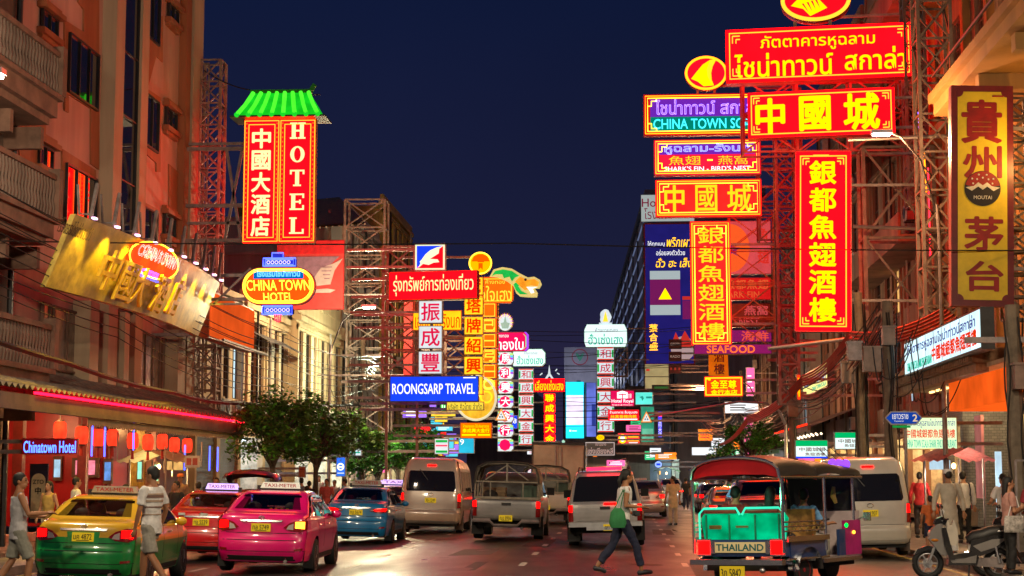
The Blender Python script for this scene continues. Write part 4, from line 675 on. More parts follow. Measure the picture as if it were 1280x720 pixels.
# ================= left: old house with balconies =================
m_plas = M('grimy plaster', (.17, .11, .085), .8, 0, .22, .9, .2, streak=True); m_trim = M('ochre stone trim', (.21, .11, .075), .75, 0, .2, 2)
m_pink = M('pink beige paint', (.60, .33, .27), .75, 0, .12, .7, .12, streak=True); m_acc = M('burnt orange paint', (.40, .13, .05), .7, 0, .15, 1.2, .1, streak=True); m_beige = M('beige paint', (.50, .36, .24), .75, 0, .12, .8, .1, streak=True)
f = Fac('L', -14.6, 36.2); t = thing('balcony_house', 'old grimy house with carved balconies at the left picture edge', 'building', f.loc, f.rz)
part('wall', wall_open(MB(), -9, 3.0, 0, 34, []), m_plas, t)
def balcony(py0, py1, rail):   # picture rows of the slab's far outer corner (top, bottom)
    z1 = f.u(62, py0, 1.3)[1]; z0 = f.u(62, py1, 1.3)[1]; mb = MB().bx(-9, 1.95, -1.3, 0, z0, z1).bx(-9, 2.05, -1.42, 0, z1, z1 + .12).bx(-9, 1.85, -1.15, 0, z0 - .18, z0 - .003)
    b = part('balcony', mb, m_trim, t)
    if rail:
        r = MB().bx(-9, 2.05, -1.38, -1.2, z1 + 1.02, z1 + 1.14); part('handrail', r, m_trim, b)
        lat = MB()
        for i in range(55): x = -9 + i * .2; lat.lathe([(.04, z1 + .12), (.075, z1 + .35), (.035, z1 + .55), (.07, z1 + .8), (.04, z1 + 1.02)], (x, -1.29, 0), 6)
        part('baluster_lattice', lat, m_plas, b); part('end_post', MB().bx(1.85, 2.13, -1.44, -1.16, z1 + .12, z1 + 1.3), m_trim, b)
        for q in range(6): part('bracket', MB().prism([(-8 + q * 2, 0), (-7.8 + q * 2, 0)] and [(-8 + q * 2, z0 - .7), (-7.8 + q * 2, z0 - .7), (-7.8 + q * 2, z0 - .18), (-8 + q * 2, z0 - .18)], -.9, 0), m_trim, b)
balcony(278, 296, True); balcony(468, 488, True); balcony(120, 142, True)
for zz in (5.6, 9.6, 13.6):
    for uu in (-6, -3, .2): window(t, (uu, zz, uu + 1.5, zz + 2.3), m_trim, m_gl[0], 2, 3, d=-.06)
part('pipe', MB().tube([(2.5, -.1, 0), (2.5, -.1, 30)], .07, 6), m_dark, t)
# ================= left: the hotel =================
f = Fac('L', -15, 49); hx = f
U = lambda px, o=0: f.u(px, 300, o)[0]
t = thing('hotel_building', 'tall pink hotel with orange stepped panels and a gold fascia sign', 'building', f.loc, f.rz); hotel = t
u0, u1 = -9.8, U(238)
part('wall', wall_open(MB(), u0, u1, 0, 36, [(u0 + .6, .2, -.6, 3.55), (1.0, .2, 4.2, 3.4)], d=.3, depth=9), m_pink, t)
def rc(xl, yt, yb, xr): a = f.u(xl, yt); b = f.u(xl, yb); return (a[0], b[1], f.u(xr, yt)[0], a[1])
acc = [((79, 25), (79, 138), (84, 141), (84, 118), (112, 136), (112, 205), (122, 212), (122, -20), (96, -40), (96, 2), (103, 12), (103, 40)), ((76, 186), (76, 235), (84, 238), (118, 260), (118, 213)), ((181, 40), (181, 118), (190, 84), (194, 70), (202, 78), (202, 20), (197, 20), (197, 55)), ((178, 108), (199, 122), (199, 215), (194, 215), (194, 204), (179, 190), (178, 230)), ((174, 250), (196, 262), (196, 300), (174, 285)), ((26, 75), (26, 125), (40, 135), (40, 95), (31, 85)), ((22, 150), (22, 240), (55, 250), (55, 150)), ((210, 205), (228, 222), (228, 300), (210, 290))]
for pts in acc: part('accent_panel', MB().prism([f.u(*p) for p in pts], -.05, .0), m_acc, t)
m_ghrefl = M('tinted window glass', (.015, .018, .025), .03, 0, 0, spec=1.0)
for xl, yt, yb, xr, nx, nz, s in ((49, 10, 35, 69, 2, 1, 1), (83.5, 40, 116, 121, 3, 1, 0), (45, 178, 206, 63, 2, 1, 1), (79.5, 203, 280, 118, 3, 1, 0), (181, -40, 45, 198, 2, 1, 0), (179, 115, 182, 196, 2, 1, 0), (208, 3, 22, 220, 2, 1, 1), (205, 133, 157, 218, 2, 1, 1), (176.5, 257, 300, 194, 2, 1, 0), (203, 267, 293, 216, 2, 1, 1), (49, -160, -130, 69, 2, 1, 1), (83, -140, -60, 121, 3, 1, 0)):
    window(t, rc(xl, yt, yb, xr), m_dark, m_ghrefl, nx, nz, d=-.09, fw=.06, sill=m_acc if s else None)
a, b = U(139, .42), U(150, .42); part('pilaster', MB().bx(a, b, -.42, 0, 3.9, 36), m_beige, t); a2, b2 = U(172, .22), U(181, .22); part('pilaster', MB().bx(a2, b2, -.22, 0, 3.9, 36), m_beige, t)
window(t, (b + .05, 6.5, a2 - .02, 34), m_dark, m_ghrefl, 1, 14, d=-.1, fw=.05)
a, b = U(228, .25), U(234, .25); part('pilaster', MB().bx(a, b, -.25, 0, 3.9, 36), m_acc, t); part('pilaster', MB().bx(b + .05, u1, -.32, 0, 3.9, 36), m_beige, t)
for px0, px1 in ((112, 130), (155, 168), (222, 238)): part('pilaster', MB().bx(U(px0 + 4, .5), U(px1 - 3, .5), -.5, 0, 3.9, 6.4), m_beige, t)
for px0, px1 in ((52, 62), (66, 100), (134, 152), (172, 200), (203, 220)):
    a, b = U(px0), U(px1); window(t, (a, 4.4, b, 6.1), m_trim, m_gl[3], max(1, round((b - a) / .9)), 1, d=-.08, fw=.06)
part('flashing_sign_panel', MB().bx(u0, u1, -.35, 0, 36, 36.6), m_acc, t)
# entrance recess, shop recess
m_redw = M('red lacquer wall', (.33, .012, .014), .35, 0, .12, 2); m_goldw = M('gold panel', (.45, .26, .05), .4, .2, .25, 5)
part('ground_cladding', MB().bx(-.59, .99, -.05, -.002, .16, 3.5), m_redw, t); part('ground_cladding', MB().bx(4.21, u1, -.05, -.002, .16, 3.45), M('dull maroon cladding', (.16, .03, .025), .5, 0, .2), t)
part('lobby_end_wall', MB().bx(-.95, -.6, .05, 4.5, .2, 3.55), m_redw, t); part('lobby_back_wall', MB().bx(u0 + .6, -.96, 4.2, 4.4, .2, 3.55), m_redw, t); part('lobby_ceiling', MB().bx(u0 + .6, -.6, .32, 4.5, 3.5, 3.6), m_white, t); part('lobby_side', MB().bx(u0 + .5, u0 + .6, .32, 4.4, .2, 3.55), m_redw, t)
part('shop_end_wall', MB().bx(4.0, 4.2, .3, 3.5, .2, 3.4), m_goldw, t); part('shop_back_wall', MB().bx(1.0, 4.0, 3.2, 3.4, .2, 3.4), m_goldw, t); part('shop_ceiling', MB().bx(1.0, 4.2, .3, 3.4, 3.36, 3.45), m_white, t)
pt_light('lobby_light', (-4, 2, 3.1), 160, (1, .45, .2), .2, t); pt_light('shop_light', (2.5, 1.6, 3.1), 150, (1, .72, .35), .2, t); pt_light('lobby_light', (-7.5, .6, 3.1), 70, (1, .35, .2), .2, t)
# framed screens on the red end wall (things hanging on it)
for i, (x0, x1, y0, y1, mt, lab) in enumerate(((66, 77, 570, 601, E('pale blue poster light', (.35, .6, .8), .9, .4, 4), 'narrow framed lit poster left of the television'), (89, 124, 572, 597, E('pink television picture', (.9, .25, .35), 1.0, .5, 5), 'wide framed television on the red lobby wall'), (129, 140, 573, 605, E('blue poster light', (.12, .3, .75), .9, .5, 5), 'narrow framed blue poster right of the television'), (171, 178, 573, 603, E('mint poster light', (.3, .9, .7), .9, .4, 5), 'slim framed mint poster by the shop opening'), (192, 199, 577, 605, E('mint poster light', (1, 1, 1)), 'slim framed mint poster against golden shop light'))):
    Y = 47.9 if i < 3 else 49.5; c = P((x0 + x1) / 2, (y0 + y1) / 2, Y); w, h = (x1 - x0) / 2100 * Y, (y1 - y0) / 2100 * Y
    q = thing('framed_screen', lab, 'screen', c, 0, None); part('frame', MB().bx(-w / 2, w / 2, 0, .12, -h / 2, h / 2), m_wood, q); part('screen', MB().bx(-w * .36, w * .36, -.01, .0, -h * .36, h * .36), mt, q)
# tiled awning roof with red neon strip
f2 = Fac('L', -15, 42); t = thing('awning_roof', 'long tiled awning roof with a red neon strip along its edge', 'awning', f2.loc, f2.rz)
ua, ub = -13, 12.6
mb = MB(); nu, nv = 300, 8
mb.add([(ua + (ub - ua) * i / nu, -2.45 + 2.45 * j / nv, 3.5 + .85 * j / nv + .05 * cos(2 * pi * i / 4) - .03 * (j % 2)) for j in range(nv + 1) for i in range(nu + 1)], [(j * (nu + 1) + i, j * (nu + 1) + i + 1, (j + 1) * (nu + 1) + i + 1, (j + 1) * (nu + 1) + i) for j in range(nv) for i in range(nu)])
part('tile_roof', mb, M('grey roof tiles', (.22, .17, .14), .7, 0, .25, 5), t); part('fascia', MB().bx(ua, ub, -2.5, -2.44, 3.08, 3.34).bx(ua, ub, -2.56, -2.4, 3.00, 3.10), m_plas, t); part('soffit', MB().bx(ua, ub, -2.42, 0, 3.30, 3.34), m_beige, t)
part('neon_strip', MB().bx(-7.0, ub, -2.55, -2.47, 3.37, 3.42), E('red strip light', (1.6, .006, .03), 6), t)
mb = MB()
for i in range(80):
    x = -3 + i * .19; mb.prism([(x, 3.0), (x + .185, 3.0), (x + .185, 2.86), (x + .0925, 2.8), (x, 2.86)], -2.38, -2.36)
part('scalloped_valance', mb, M('cream canvas', (.6, .5, .3), .8, 0, .1), t)
for i, u_ in enumerate((-9, -7.2, -5.6)): part('downlight', MB().lathe([(.12, 3.27), (.12, 3.3)], (u_, -1.4, 0), 10), e_warm, t)
for u_ in (-2, 4, 9.5): pt_light('awning_light', (u_, -1.2, 3.1), 75, (1, .52, .18), .15, t)
for i, u_ in enumerate((-12.6, -8.4, -3.9, -.8, 4.2, 8.2, 12.3)): part('post', MB().bx(u_ - .12, u_ + .12, -.05, .2, .15, 3.3), M('dark red pillar', (.20, .03, .025), .5), t)
# lanterns
lan = None
m_lant = E('glowing red silk', (1.3, .06, .02), 1.15, .35, 6)
for i, (px, py, Y) in enumerate(((75, 538, 40.5), (102, 544, 40.5), (123, 547, 42.3), (141, 547, 43.6), (166, 551, 45.3), (185, 553, 46.6), (203, 552, 48.2), (218, 556, 49.6), (234, 557, 51))):
    c = P(px, py, Y); s = Y / 2100
    if lan is None:
        lan = thing('red_lantern', '', 'lantern'); part('body', MB().lathe([(.10, -.22), (.15, -.17), (.165, 0), (.15, .17), (.10, .22)], (0, 0, 0), 14), m_lant, lan, True); part('cap', MB().lathe([(.09, .2), (.09, .26)], n=10).lathe([(.09, -.26), (.09, -.2)], n=10), m_wood, lan); part('tassel', MB().tube([(0, 0, -.26), (0, 0, -.5)], [.03, .045], 6), M('red tassel', (.5, .03, .02), .7), lan); part('cord', MB().bar((0, 0, .26), (0, 0, .75), .008), m_dark, lan); part('bulb', MB().ell((0, 0, -.12), (.06, .06, .07)), e_warm, lan); q = lan
    else: q = copy_tree(lan)
    q.location = c; tag(q, 'red paper lantern hanging under the hotel awning', 'lantern', 'red lanterns under the hotel awning')
tb = None
for i, (px, py, Y, m) in enumerate(((115, 551, 41, 0), (131, 552, 42, 0), (167, 545, 44.5, 0), (231, 572, 50.5, 0), (262, 573, 52, 0), (272, 574, 52.6, 0), (147, 558, 43.5, 1), (206, 575, 48, 1), (216, 580, 48.6, 1), (252, 568, 51.5, 1))):
    q = solo('hanging_tube', MB().tube([(0, 0, -.38), (0, 0, .38)], .022, 6), (e_nblue, M('unlit tube', (.5, .4, .3), .4))[m], ('blue glowing tube', 'pale unlit tube')[m] + ' dangling under the hotel awning', 'light tube', P(px, py, Y), group=('blue tubes under the awning', 'pale tubes under the awning')[m])
# standing courier board
c = P(48, 606, 39.5); t = thing('standing_board', 'dark blue standing board with a white rounded panel beside the lobby', 'sign', c); part('panel', MB().bx(-.22, .22, 0, .06, -.9, .5), M('navy board', (.015, .015, .05), .5), t); part('white_shape', MB().prism([(-.17, -.8), (.17, -.8), (.17, .1)] + [(.17 * cos(a), .1 + .17 * sin(a)) for a in [pi * i / 10 for i in range(1, 10)]] + [(-.17, .1)], -.01, 0), M('lit cream board', (.7, .62, .4), .6), t); mb = MB(); put_text(mb, 'ZTO', -.13, .13, .02, .12, -.015, bold=.03); put_text(mb, '中', -.07, .07, -.22, -.06, -.015, bold=.03); part('lettering', mb, m_dark, t)
# curved gold fascia sign with spot lamps
YA, YB = 34.6, 47.4
def GS(tt, v): return Vector((-12.2 + .6 * v + .35 * (1 - (2 * tt - 1) ** 2), YA + (YB - YA) * tt, 5.62 + 1.55 * v))
base = Vector((-13, 41, 5.6)); t = thing('gold_fascia_sign', 'long curved gold hotel sign with raised characters lit by a row of lamps', 'sign', base)
mb = MB(); n = 32; mb.add([GS(i / n, v) - base for i in range(n + 1) for v in (0, 1)] + [GS(i / n, v) - base + Vector((-.12, 0, 0)) for i in range(n + 1) for v in (0, 1)], [f_ for i in range(n) for f_ in ((2 * i, 2 * i + 2, 2 * i + 3, 2 * i + 1), (2 * i + 1, 2 * i + 3, 2 * (n + 1) + 2 * i + 3, 2 * (n + 1) + 2 * i + 1), (2 * i, 2 * i + 2, 2 * (n + 1) + 2 * i + 2, 2 * (n + 1) + 2 * i))] + [(0, 1, 2 * n + 3, 2 * n + 2), (2 * n, 2 * n + 1, 4 * n + 3, 4 * n + 2)])
part('gold_panel', mb, M('brushed gold sheet', (.50, .36, .07), .34, .15, .2, 3, .08), t, 30)
def on_gs(px, py):
    best = None
    for i in range(81):
        for v in [k / 24 for k in range(25)]:
            q = GS(i / 80, v) - Vector((0, 0, CAMH)); d = q.dot(Fv); x = 640 + FPX * q.dot(Rv) / d; y = 360 - FPX * q.dot(Uv) / d; e = (x - px) ** 2 + (y - py) ** 2
            if best is None or e < best[0]: best = (e, i / 80, v)
    return best[1], best[2]
def gs_text(s, px, py, wm, hv, depth, mat, name, bold=.03, neon=0):
    tt, v = on_gs(px, py); mb = MB(); put_text(mb, s, -.5, .5, -.5, .5, 0, bold=bold, neon=neon); out = MB()
    vs = []
    for layer in (0, 1):
        for p in mb.v: q = GS(tt + p.x * wm / (YB - YA), v + p.z * hv) - base + Vector((.12 + (depth if layer == 0 else 0) + p.y * -.2, 0, -.1 * depth * (1 - layer))); vs.append(q)
    k = len(mb.v); fs = [list(x) for x in mb.f] + [[i + k for i in x] for x in mb.f]
    if depth > .05:   # side walls of the raised characters
        from collections import Counter
        cnt = Counter(tuple(sorted((x[i], x[(i + 1) % len(x)]))) for x in mb.f for i in range(len(x))); fs += [[a_, b_, b_ + k, a_ + k] for (a_, b_), c_ in cnt.items() if c_ == 1]
    out.add(vs, fs); part(name, out, mat, t)
m_gletter = M('gold raised characters', (.95, .60, .02), .3, .0, .1)
for ch, px, py in zip('中國大酒店', (130, 151, 168, 193, 212), (339, 351, 357, 367, 371)): gs_text(ch, px, py, .98, .56, .07, m_gletter, 'raised_character', .015)
gs_text('โรงแรมไชน่าทาวน์', 86, 288, 1.5, .2, .05, M('dark bronze lettering', (.08, .05, .02), .4, .5), 'small_lettering', .02)
tt, v = on_gs(190, 326); mb = MB(); n = 30
mb.add([GS(tt + 1.9 * cos(2 * pi * i / n) / (YB - YA), v - .02 + .25 * sin(2 * pi * i / n)) - base + Vector((.09, 0, 0)) for i in range(n)], [tuple(range(n))]); part('neon_oval', mb, E('orange red neon ground', (1.5, .07, .01), 1.3, .2), t)
part('neon_outline', MB().tube([GS(tt + 1.9 * cos(2 * pi * i / n) / (YB - YA), v - .02 + .25 * sin(2 * pi * i / n)) - base + Vector((.11, 0, 0)) for i in range(n + 1)], .02, 5), e_nyel, t)
gs_text('CHINA TOWN', 190, 322, 2.9, .17, .12, E('white neon', (1.1, 1, .9), 1.5), 'neon_lettering', .0, .012); gs_text('HOTEL', 178, 342, 1.9, .13, .04, e_nblue, 'neon_lettering', .0, .012)
mb = MB()
for i in range(10):
    tt = .05 + .1 * i; p = GS(tt, 1) - base; q = p + Vector((.75, 0, .35)); r = part('lamp_arm', MB().tube([p + Vector((-.25, 0, .75)), p + Vector((-.2, 0, .1)), p + Vector((.1, .05, .1))], .03, 5).tube([p + Vector((.05, 0, .02)), p + Vector((.0, .55, .85))], .05, 6), m_steel, t)
    part('spot_lamp', MB().box(p + Vector((.14, 0, -.0)), (.08, .2, .04)), E('spot lamp glass', (1, .55, .9), 2.5), r)
    pt_light('spot_light', p + Vector((.30, 0, .10)), 420, (1, .66, .04), .03, t, (62, (radians(0), radians(26), 0)))
# orange box along the facade
q = [PX(262, 366, -13), PX(318, 387, -13)]; yA, yB = q[0].y, q[1].y; zt, zb = q[1].z, PX(318, 441, -13).z
t = thing('orange_box_sign', 'plain orange translucent box sign fixed along the facade beside the hotel', 'sign', (-13, (yA + yB) / 2, (zt + zb) / 2), pi / 2); W, H = yB - yA, zt - zb
part('cabinet', MB().bx(-W / 2, W / 2, 0, .35, -H / 2, H / 2), M('orange panel side', (.5, .12, .03), .5), t); part('face_panel', MB().bx(-W / 2 + .06, W / 2 - .06, -.02, .002, -H / 2 + .06, H / 2 - .06), E('dim orange acrylic', (.75, .095, .012), .8, .25, .8), t)
part('lamp_bar', MB().bx(-W / 2, W / 2, -.5, -.42, -H / 2 - .1, -H / 2 - .04), m_steel, t); part('bracket', MB().bar((-W * .4, .3, -H * .4), (-W * .4, 2, -H * .4), .05).bar((W * .4, .3, -H * .4), (W * .4, 2, -H * .4), .05), m_steel, t)

# ================= left: shophouses =================
m_cream = M('cream house paint', (.58, .43, .24), .75, 0, .15, .9, .15, streak=True); m_tileg = M('old roof tiles', (.14, .10, .085), .8, 0, .25, 4, .3); m_greyp = M('grey house paint', (.36, .31, .27), .75, 0, .18, .9, .1, streak=True)
m_shut = M('roller shutter', (.20, .20, .21), .5, .4, .12)
def shutter(parent, o):
    a, b, c, e = o; mb = MB(); n = int((e - b) / .1)
    for i in range(n): z = b + (e - b) * i / n; mb.bx(a + .03, c - .03, .1 + .02 * (i % 2), .15, z, z + (e - b) / n - .004)
    part('roller_shutter', mb, m_shut, parent)
def shop(parent, o, glow, w=60, col=(1, .75, .45), depth=2.6):
    a, b, c, e = o; mb = MB().quad((a, depth, b), (c, depth, b), (c, depth, e), (a, depth, e)).quad((a, .22, e), (c, .22, e), (c, depth, e), (a, depth, e)).quad((a, .22, b), (a, depth, b), (a, depth, e), (a, .22, e)).quad((c, .22, b), (c, depth, b), (c, depth, e), (c, .22, e)).quad((a, .22, b), (c, .22, b), (c, depth, b), (a, depth, b))
    s = part('shop_interior', mb, M('shop wall paint', (.6, .52, .4), .7, 0, .25, 3), parent); part('shop_light_panel', MB().bx(a + .3, c - .3, .6, .9, e - .12, e - .05), glow, s)
    sh = MB()
    for k in range(3): sh.bx(a + .2, c - .2, depth - .5, depth - .05, b + .55 + k * .7, b + .6 + k * .7)
    part('shelf', sh, m_wood, s); g = MB(); rr = random.Random(int(a * 100))
    for k in range(3):
        x = a + .25
        while x < c - .4:
            q = rr.uniform(.12, .35); g.cm = rr.randrange(4); g.bx(x, x + q, depth - .45, depth - .1, b + .6 + k * .7, b + .6 + k * .7 + rr.uniform(.15, .5)); x += q + rr.uniform(.03, .15)
    part('shelved_goods', g, [M('red goods', (.5, .04, .03)), M('yellow goods', (.6, .4, .05)), M('blue goods', (.05, .12, .4)), M('white goods', (.6, .6, .58))], s)
    pt_light('shop_light', ((a + c) / 2, .9, e - .4), w, col, .2, parent)
def shophouse(name, label, side, X, Y0, Y1, H, wall, floors, nwin, roof=None, ground='shop', glow=None, pane=None, frame=None, acs=1, lw=60, col=(1, .75, .45), cornice=True, canopy=None, depth=9):
    f = Fac(side, X, (Y0 + Y1) / 2); t = thing(name, label, 'building', f.loc, f.rz); L = Y1 - Y0; u0, u1 = -L / 2 + .01, L / 2 - .01; ops = []; rr = random.Random(int(Y0 * 7 + H))
    g0 = .15; fl = (H - 3.8) / floors; wins = []
    nb = max(1, round(L / 4.2)); bw = L / nb
    for i in range(nb): ops.append((u0 + bw * i + .25, g0, u0 + bw * (i + 1) - .25, 3.2))
    for k in range(floors):
        for j in range(nwin):
            w = L / nwin; x = u0 + w * (j + .5); ww = min(w * .33, .85); wins.append((x - ww, 3.9 + fl * k + .7, x + ww, 3.9 + fl * (k + 1) - .45))
    part('wall', wall_open(MB(), u0, u1, 0, H, ops + wins, depth=depth), wall, t)
    for i, o in enumerate(ops):
        if ground == 'shut' or (ground == 'mix' and i % 2): shutter(t, o)
        else: shop(t, o, glow or e_winc, lw, col)
    for o in wins:
        lit = rr.random(); window(t, o, frame or m_wood, (e_win if lit < .06 else e_winc if lit < .1 else pane or m_gl[rr.randrange(4)]), 2, 2, fw=.06)
    if cornice:
        for k in range(floors + 1): z = 3.5 + fl * k if k else 3.45; part('cornice', MB().bx(u0, u1, -.16, 0, z, z + .14).bx(u0, u1, -.09, 0, z - .12, z - .002), wall, t)
        for i in range(nb + 1): x = min(max(u0 + bw * i, u0 + .12), u1 - .12); part('pilaster', MB().bx(x - .12, x + .12, -.1, -.001, 3.6, H - .1), wall, t)
    part('parapet', MB().bx(u0, u1, -.22, .2, H, H + .25).bx(u0, u1, -.1, .1, H + .25, H + .7), wall, t)
    if roof: part('roof', MB().quad((u0, -.4, H + .3), (u1, -.4, H + .3), (u1, 3.5, H + 2.2), (u0, 3.5, H + 2.2)).quad((u0, 3.5, H + 2.2), (u1, 3.5, H + 2.2), (u1, 8, H + .3), (u0, 8, H + .3)), roof, t)
    if canopy: part('canopy', MB().quad((u0, 0, 3.6), (u1, 0, 3.6), (u1, -1.9, 3.15), (u0, -1.9, 3.15)).bx(u0, u1, -1.95, -1.88, 2.95, 3.18), canopy, t)
    for i in range(2): x = rr.uniform(u0 + .3, u1 - .3); part('drain_pipe', MB().tube([(x, -.2, 3.3), (x, -.2, H)], .05, 6), (m_dark, m_greyp)[i], t)
    for i in range(acs): ac_unit(t, rr.uniform(u0 + .8, u1 - .8), 3.85 + fl * rr.randrange(floors))
    return t, f, u0, u1
m_can = [M('faded red canvas', (.35, .05, .03), .8, 0, .2), M('green canvas', (.05, .16, .07), .8, 0, .2), M('brown tin', (.18, .1, .07), .6, .2, .25, 2), M('blue canvas', (.05, .12, .28), .8, 0, .2)]
t, f, u0, u1 = shophouse('cream_shophouse', 'cream shophouse with paired dark windows next to the hotel', 'L', -15, 58.2, 65, 8.0, m_cream, 1, 4, m_tileg, 'shut', acs=6)
t2, *_ = shophouse('awning_shophouse', 'cream shophouse with grey sunshades over its upper windows', 'L', -15, 65, 74, 8.3, m_cream, 1, 6, m_tileg, 'mix', E('cool shop light', (.75, .9, 1.0), 2.0), acs=6, lw=160, col=(.75, .9, 1))
for o_, nn in ((t, 3), (t2, 4)):
    for i in range(nn): x = -3 + 2 * i; part('sunshade', MB().quad((x - .85, -.02, 7.5), (x + .85, -.02, 7.5), (x + .9, -1.0, 6.95), (x - .9, -1.0, 6.95)), M('grey canvas', (.12, .11, .11), .8, 0, .2), o_)
t, f, u0, u1 = shophouse('lettered_parapet_house', 'pale shophouse with a gabled lettered parapet above the trees', 'L', -14.6, 74, 88, 8.6, m_cream, 1, 7, None, 'shop', E('white shop light', (.9, .95, 1), 2.0), acs=9, lw=200, col=(.8, .95, 1))
part('parapet_board', MB().bx(-4.5, 4.5, -.1, .3, 9.3, 12.2), m_cream, t); mb = MB(); put_text(mb, 'FANHONG LTD', -3.4, 3.6, 10.0, 11.0, -.12, bold=.03); part('lettering', mb, M('maroon paint', (.14, .03, .02), .6), t); part('board_moulding', (lambda q: border_bars(q, -4.3, 4.3, 9.5, 12.0, -.1, .12) or q)(MB()), m_cream, t)
shophouse('tall_grey_house', 'tall grey house with many windows behind the lattice scaffold', 'L', -14.8, 88, 100, 15.5, m_greyp, 3, 6, None, 'shop', E('white shop light', (1, 1, 1)), acs=7, lw=110, canopy=m_can[0])
m_yel = M('yellow corrugated sheet', (.42, .27, .05), .6, .1, .2, 1.5, .2, streak=True)
t, *_ = shophouse('yellow_clad_house', 'house clad in yellow corrugated sheet behind the blue travel sign', 'L', -14.6, 100, 114, 18, m_yel, 3, 5, None, 'shop', E('warm shop light', (1, .8, .5), 2), acs=5, lw=110, canopy=m_can[1])
for k, (Y0, Y1, H, w_, lab) in enumerate(((114, 128, 13, m_greyp, 'grey house with a red canopy beyond the yellow clad house'), (128, 145, 15, m_plas, 'tall grimy house far along the left side'), (145, 165, 12, m_cream, 'low cream house at the far left bend'), (165, 190, 17, m_greyp, 'tall grey block at the far left bend'))):
    shophouse('far_shophouse', lab, 'L', -14.5 + shift((Y0 + Y1) / 2), Y0, Y1, H, w_, 3, 5, None, 'shop', E('warm shop light', (1, 1, 1)), acs=3, lw=260, canopy=m_can[k], col=((1, .8, .5), (.7, .9, 1), (1, .6, .7), (1, .85, .5))[k])
# red vertical banner, yellow roof canopy, lattice frames
t = thing('red_vertical_banner', 'plain red vertical banner hung behind the scaffold poles', 'banner', P(511, 418, 72)); part('cloth', MB().bx(-.22, .22, 0, .05, -1.75, 1.75), M('red banner cloth', (.5, .012, .012), .7, 0, .15), t); part('bracket', MB().bar((0, .05, 1.75), (-4, .05, 1.75), .03).bar((0, .05, -1.75), (-4, .05, -1.75), .03), m_steel, t)
m_rust = M('rusty painted steel', (.36, .24, .19), .6, .3, .25)
a = P(232, 78, 57); truss('lattice_mast', 'pale steel lattice mast rising beside the pink hotel', (P(262, 300, 57).x, 57, 3.8), (P(262, 300, 57).x, 57, P(262, 78, 57).z), .75, 16, m_rust, r=.045)
t = thing('mast_ties', 'horizontal steel ties holding the lattice mast to the hotel edge', 'scaffold', (P(250, 300, 57).x, 57, 9)); mb = MB()
for py in (80, 112, 143, 180, 214, 250): z = P(250, py, 57).z - 9; mb.bar((-.7, 0, z), (.2, 0, z), .04)
part('tie_lattice', mb.bar((.2, 0, -5), (.2, 0, 7), .03), m_rust, t)
def xframe(name, label, px0, px1, py0, py1, Y, bays, dp=1.2, mat=None, r=.05, cols=1, cat='scaffold', foot=None):
    """open scaffold of posts, rails and crosses filling a picture rectangle"""
    a, b = P(px0, py1, Y), P(px1, py0, Y); t = thing(name, label, cat, ((a.x + b.x) / 2, Y, a.z)); W, H = b.x - a.x, b.z - a.z; mat = mat or m_rust
    for i in range(cols + 1):
        for y in (0, dp): part('post', MB().bar((-W / 2 + W * i / cols, y, -(a.z - .1) if foot and y else 0), (-W / 2 + W * i / cols, y, H), r), mat, t)
    mb = MB()
    for k in range(bays + 1):
        z = H * k / bays
        for y in (0, dp): mb.bar((-W / 2, y, z), (W / 2, y, z), r * .7)
        for i in range(cols + 1): mb.bar((-W / 2 + W * i / cols, 0, z), (-W / 2 + W * i / cols, dp, z), r * .6)
        if k < bays:
            for i in range(cols):
                x0, x1 = -W / 2 + W * i / cols, -W / 2 + W * (i + 1) / cols
                mb.bar((x0, 0, z), (x1, 0, z + H / bays), r * .6).bar((x1, .03, z), (x0, .03, z + H / bays), r * .6)
                if (k + i) % 2: mb.bar((x0, dp, z), (x1, dp, z + H / bays), r * .5)
    part('lattice', mb, mat, t); return t
xframe('rooftop_scaffold', 'open steel scaffold standing on the roofs left of the bird emblem sign', 430, 481, 249, 390, 76, 4)
xframe('sign_scaffold', 'rusty scaffold carrying the red and blue travel signs', 478, 518, 308, 470, 64, 5, foot=1); xframe('rooftop_scaffold', 'lower scaffold over the lettered parapet house', 432, 486, 400, 540, 84, 4, foot=1)
xframe('sign_scaffold', 'scaffold column behind the yellow box column', 553, 582, 400, 470, 68, 3)
t = thing('roof_canopy', 'yellow corrugated roof canopy on posts behind the hotel sign', 'canopy', P(420, 290, 84)); c = t.location
q = [P(392, 285, 80), P(456, 280, 80), P(424, 249, 90), P(392, 252, 90)]; part('roof', MB().quad(*[p_ - c for p_ in q]).quad(*[p_ - c + Vector((0, 0, .12)) for p_ in q]), M('yellow roof sheet', (.45, .3, .08), .6, .1, .2), t)
mb = MB()
for i in range(9): a_, b_ = q[0].lerp(q[1], i / 8), q[3].lerp(q[2], i / 8); mb.bar(a_ - c, b_ - c, .04)
part('rib_frame', mb, m_rust, t); part('post', MB().bar(P(412, 262, 84) - c, P(412, 330, 84) - c, .07), m_rust, t); part('post', MB().bar(P(430, 272, 82) - c, P(430, 360, 82) - c, .09), m_rust, t)
t = thing('rooftop_wall', 'low pale rooftop parapet behind the oval neon sign', 'wall', P(310, 345, 78)); part('wall', MB().bx(-1.6, 2.6, 0, 3, -1.1, 1.0), m_greyp, t); part('coping', MB().bx(-1.7, 2.7, -.1, 3, 1.0, 1.15), m_greyp, t)
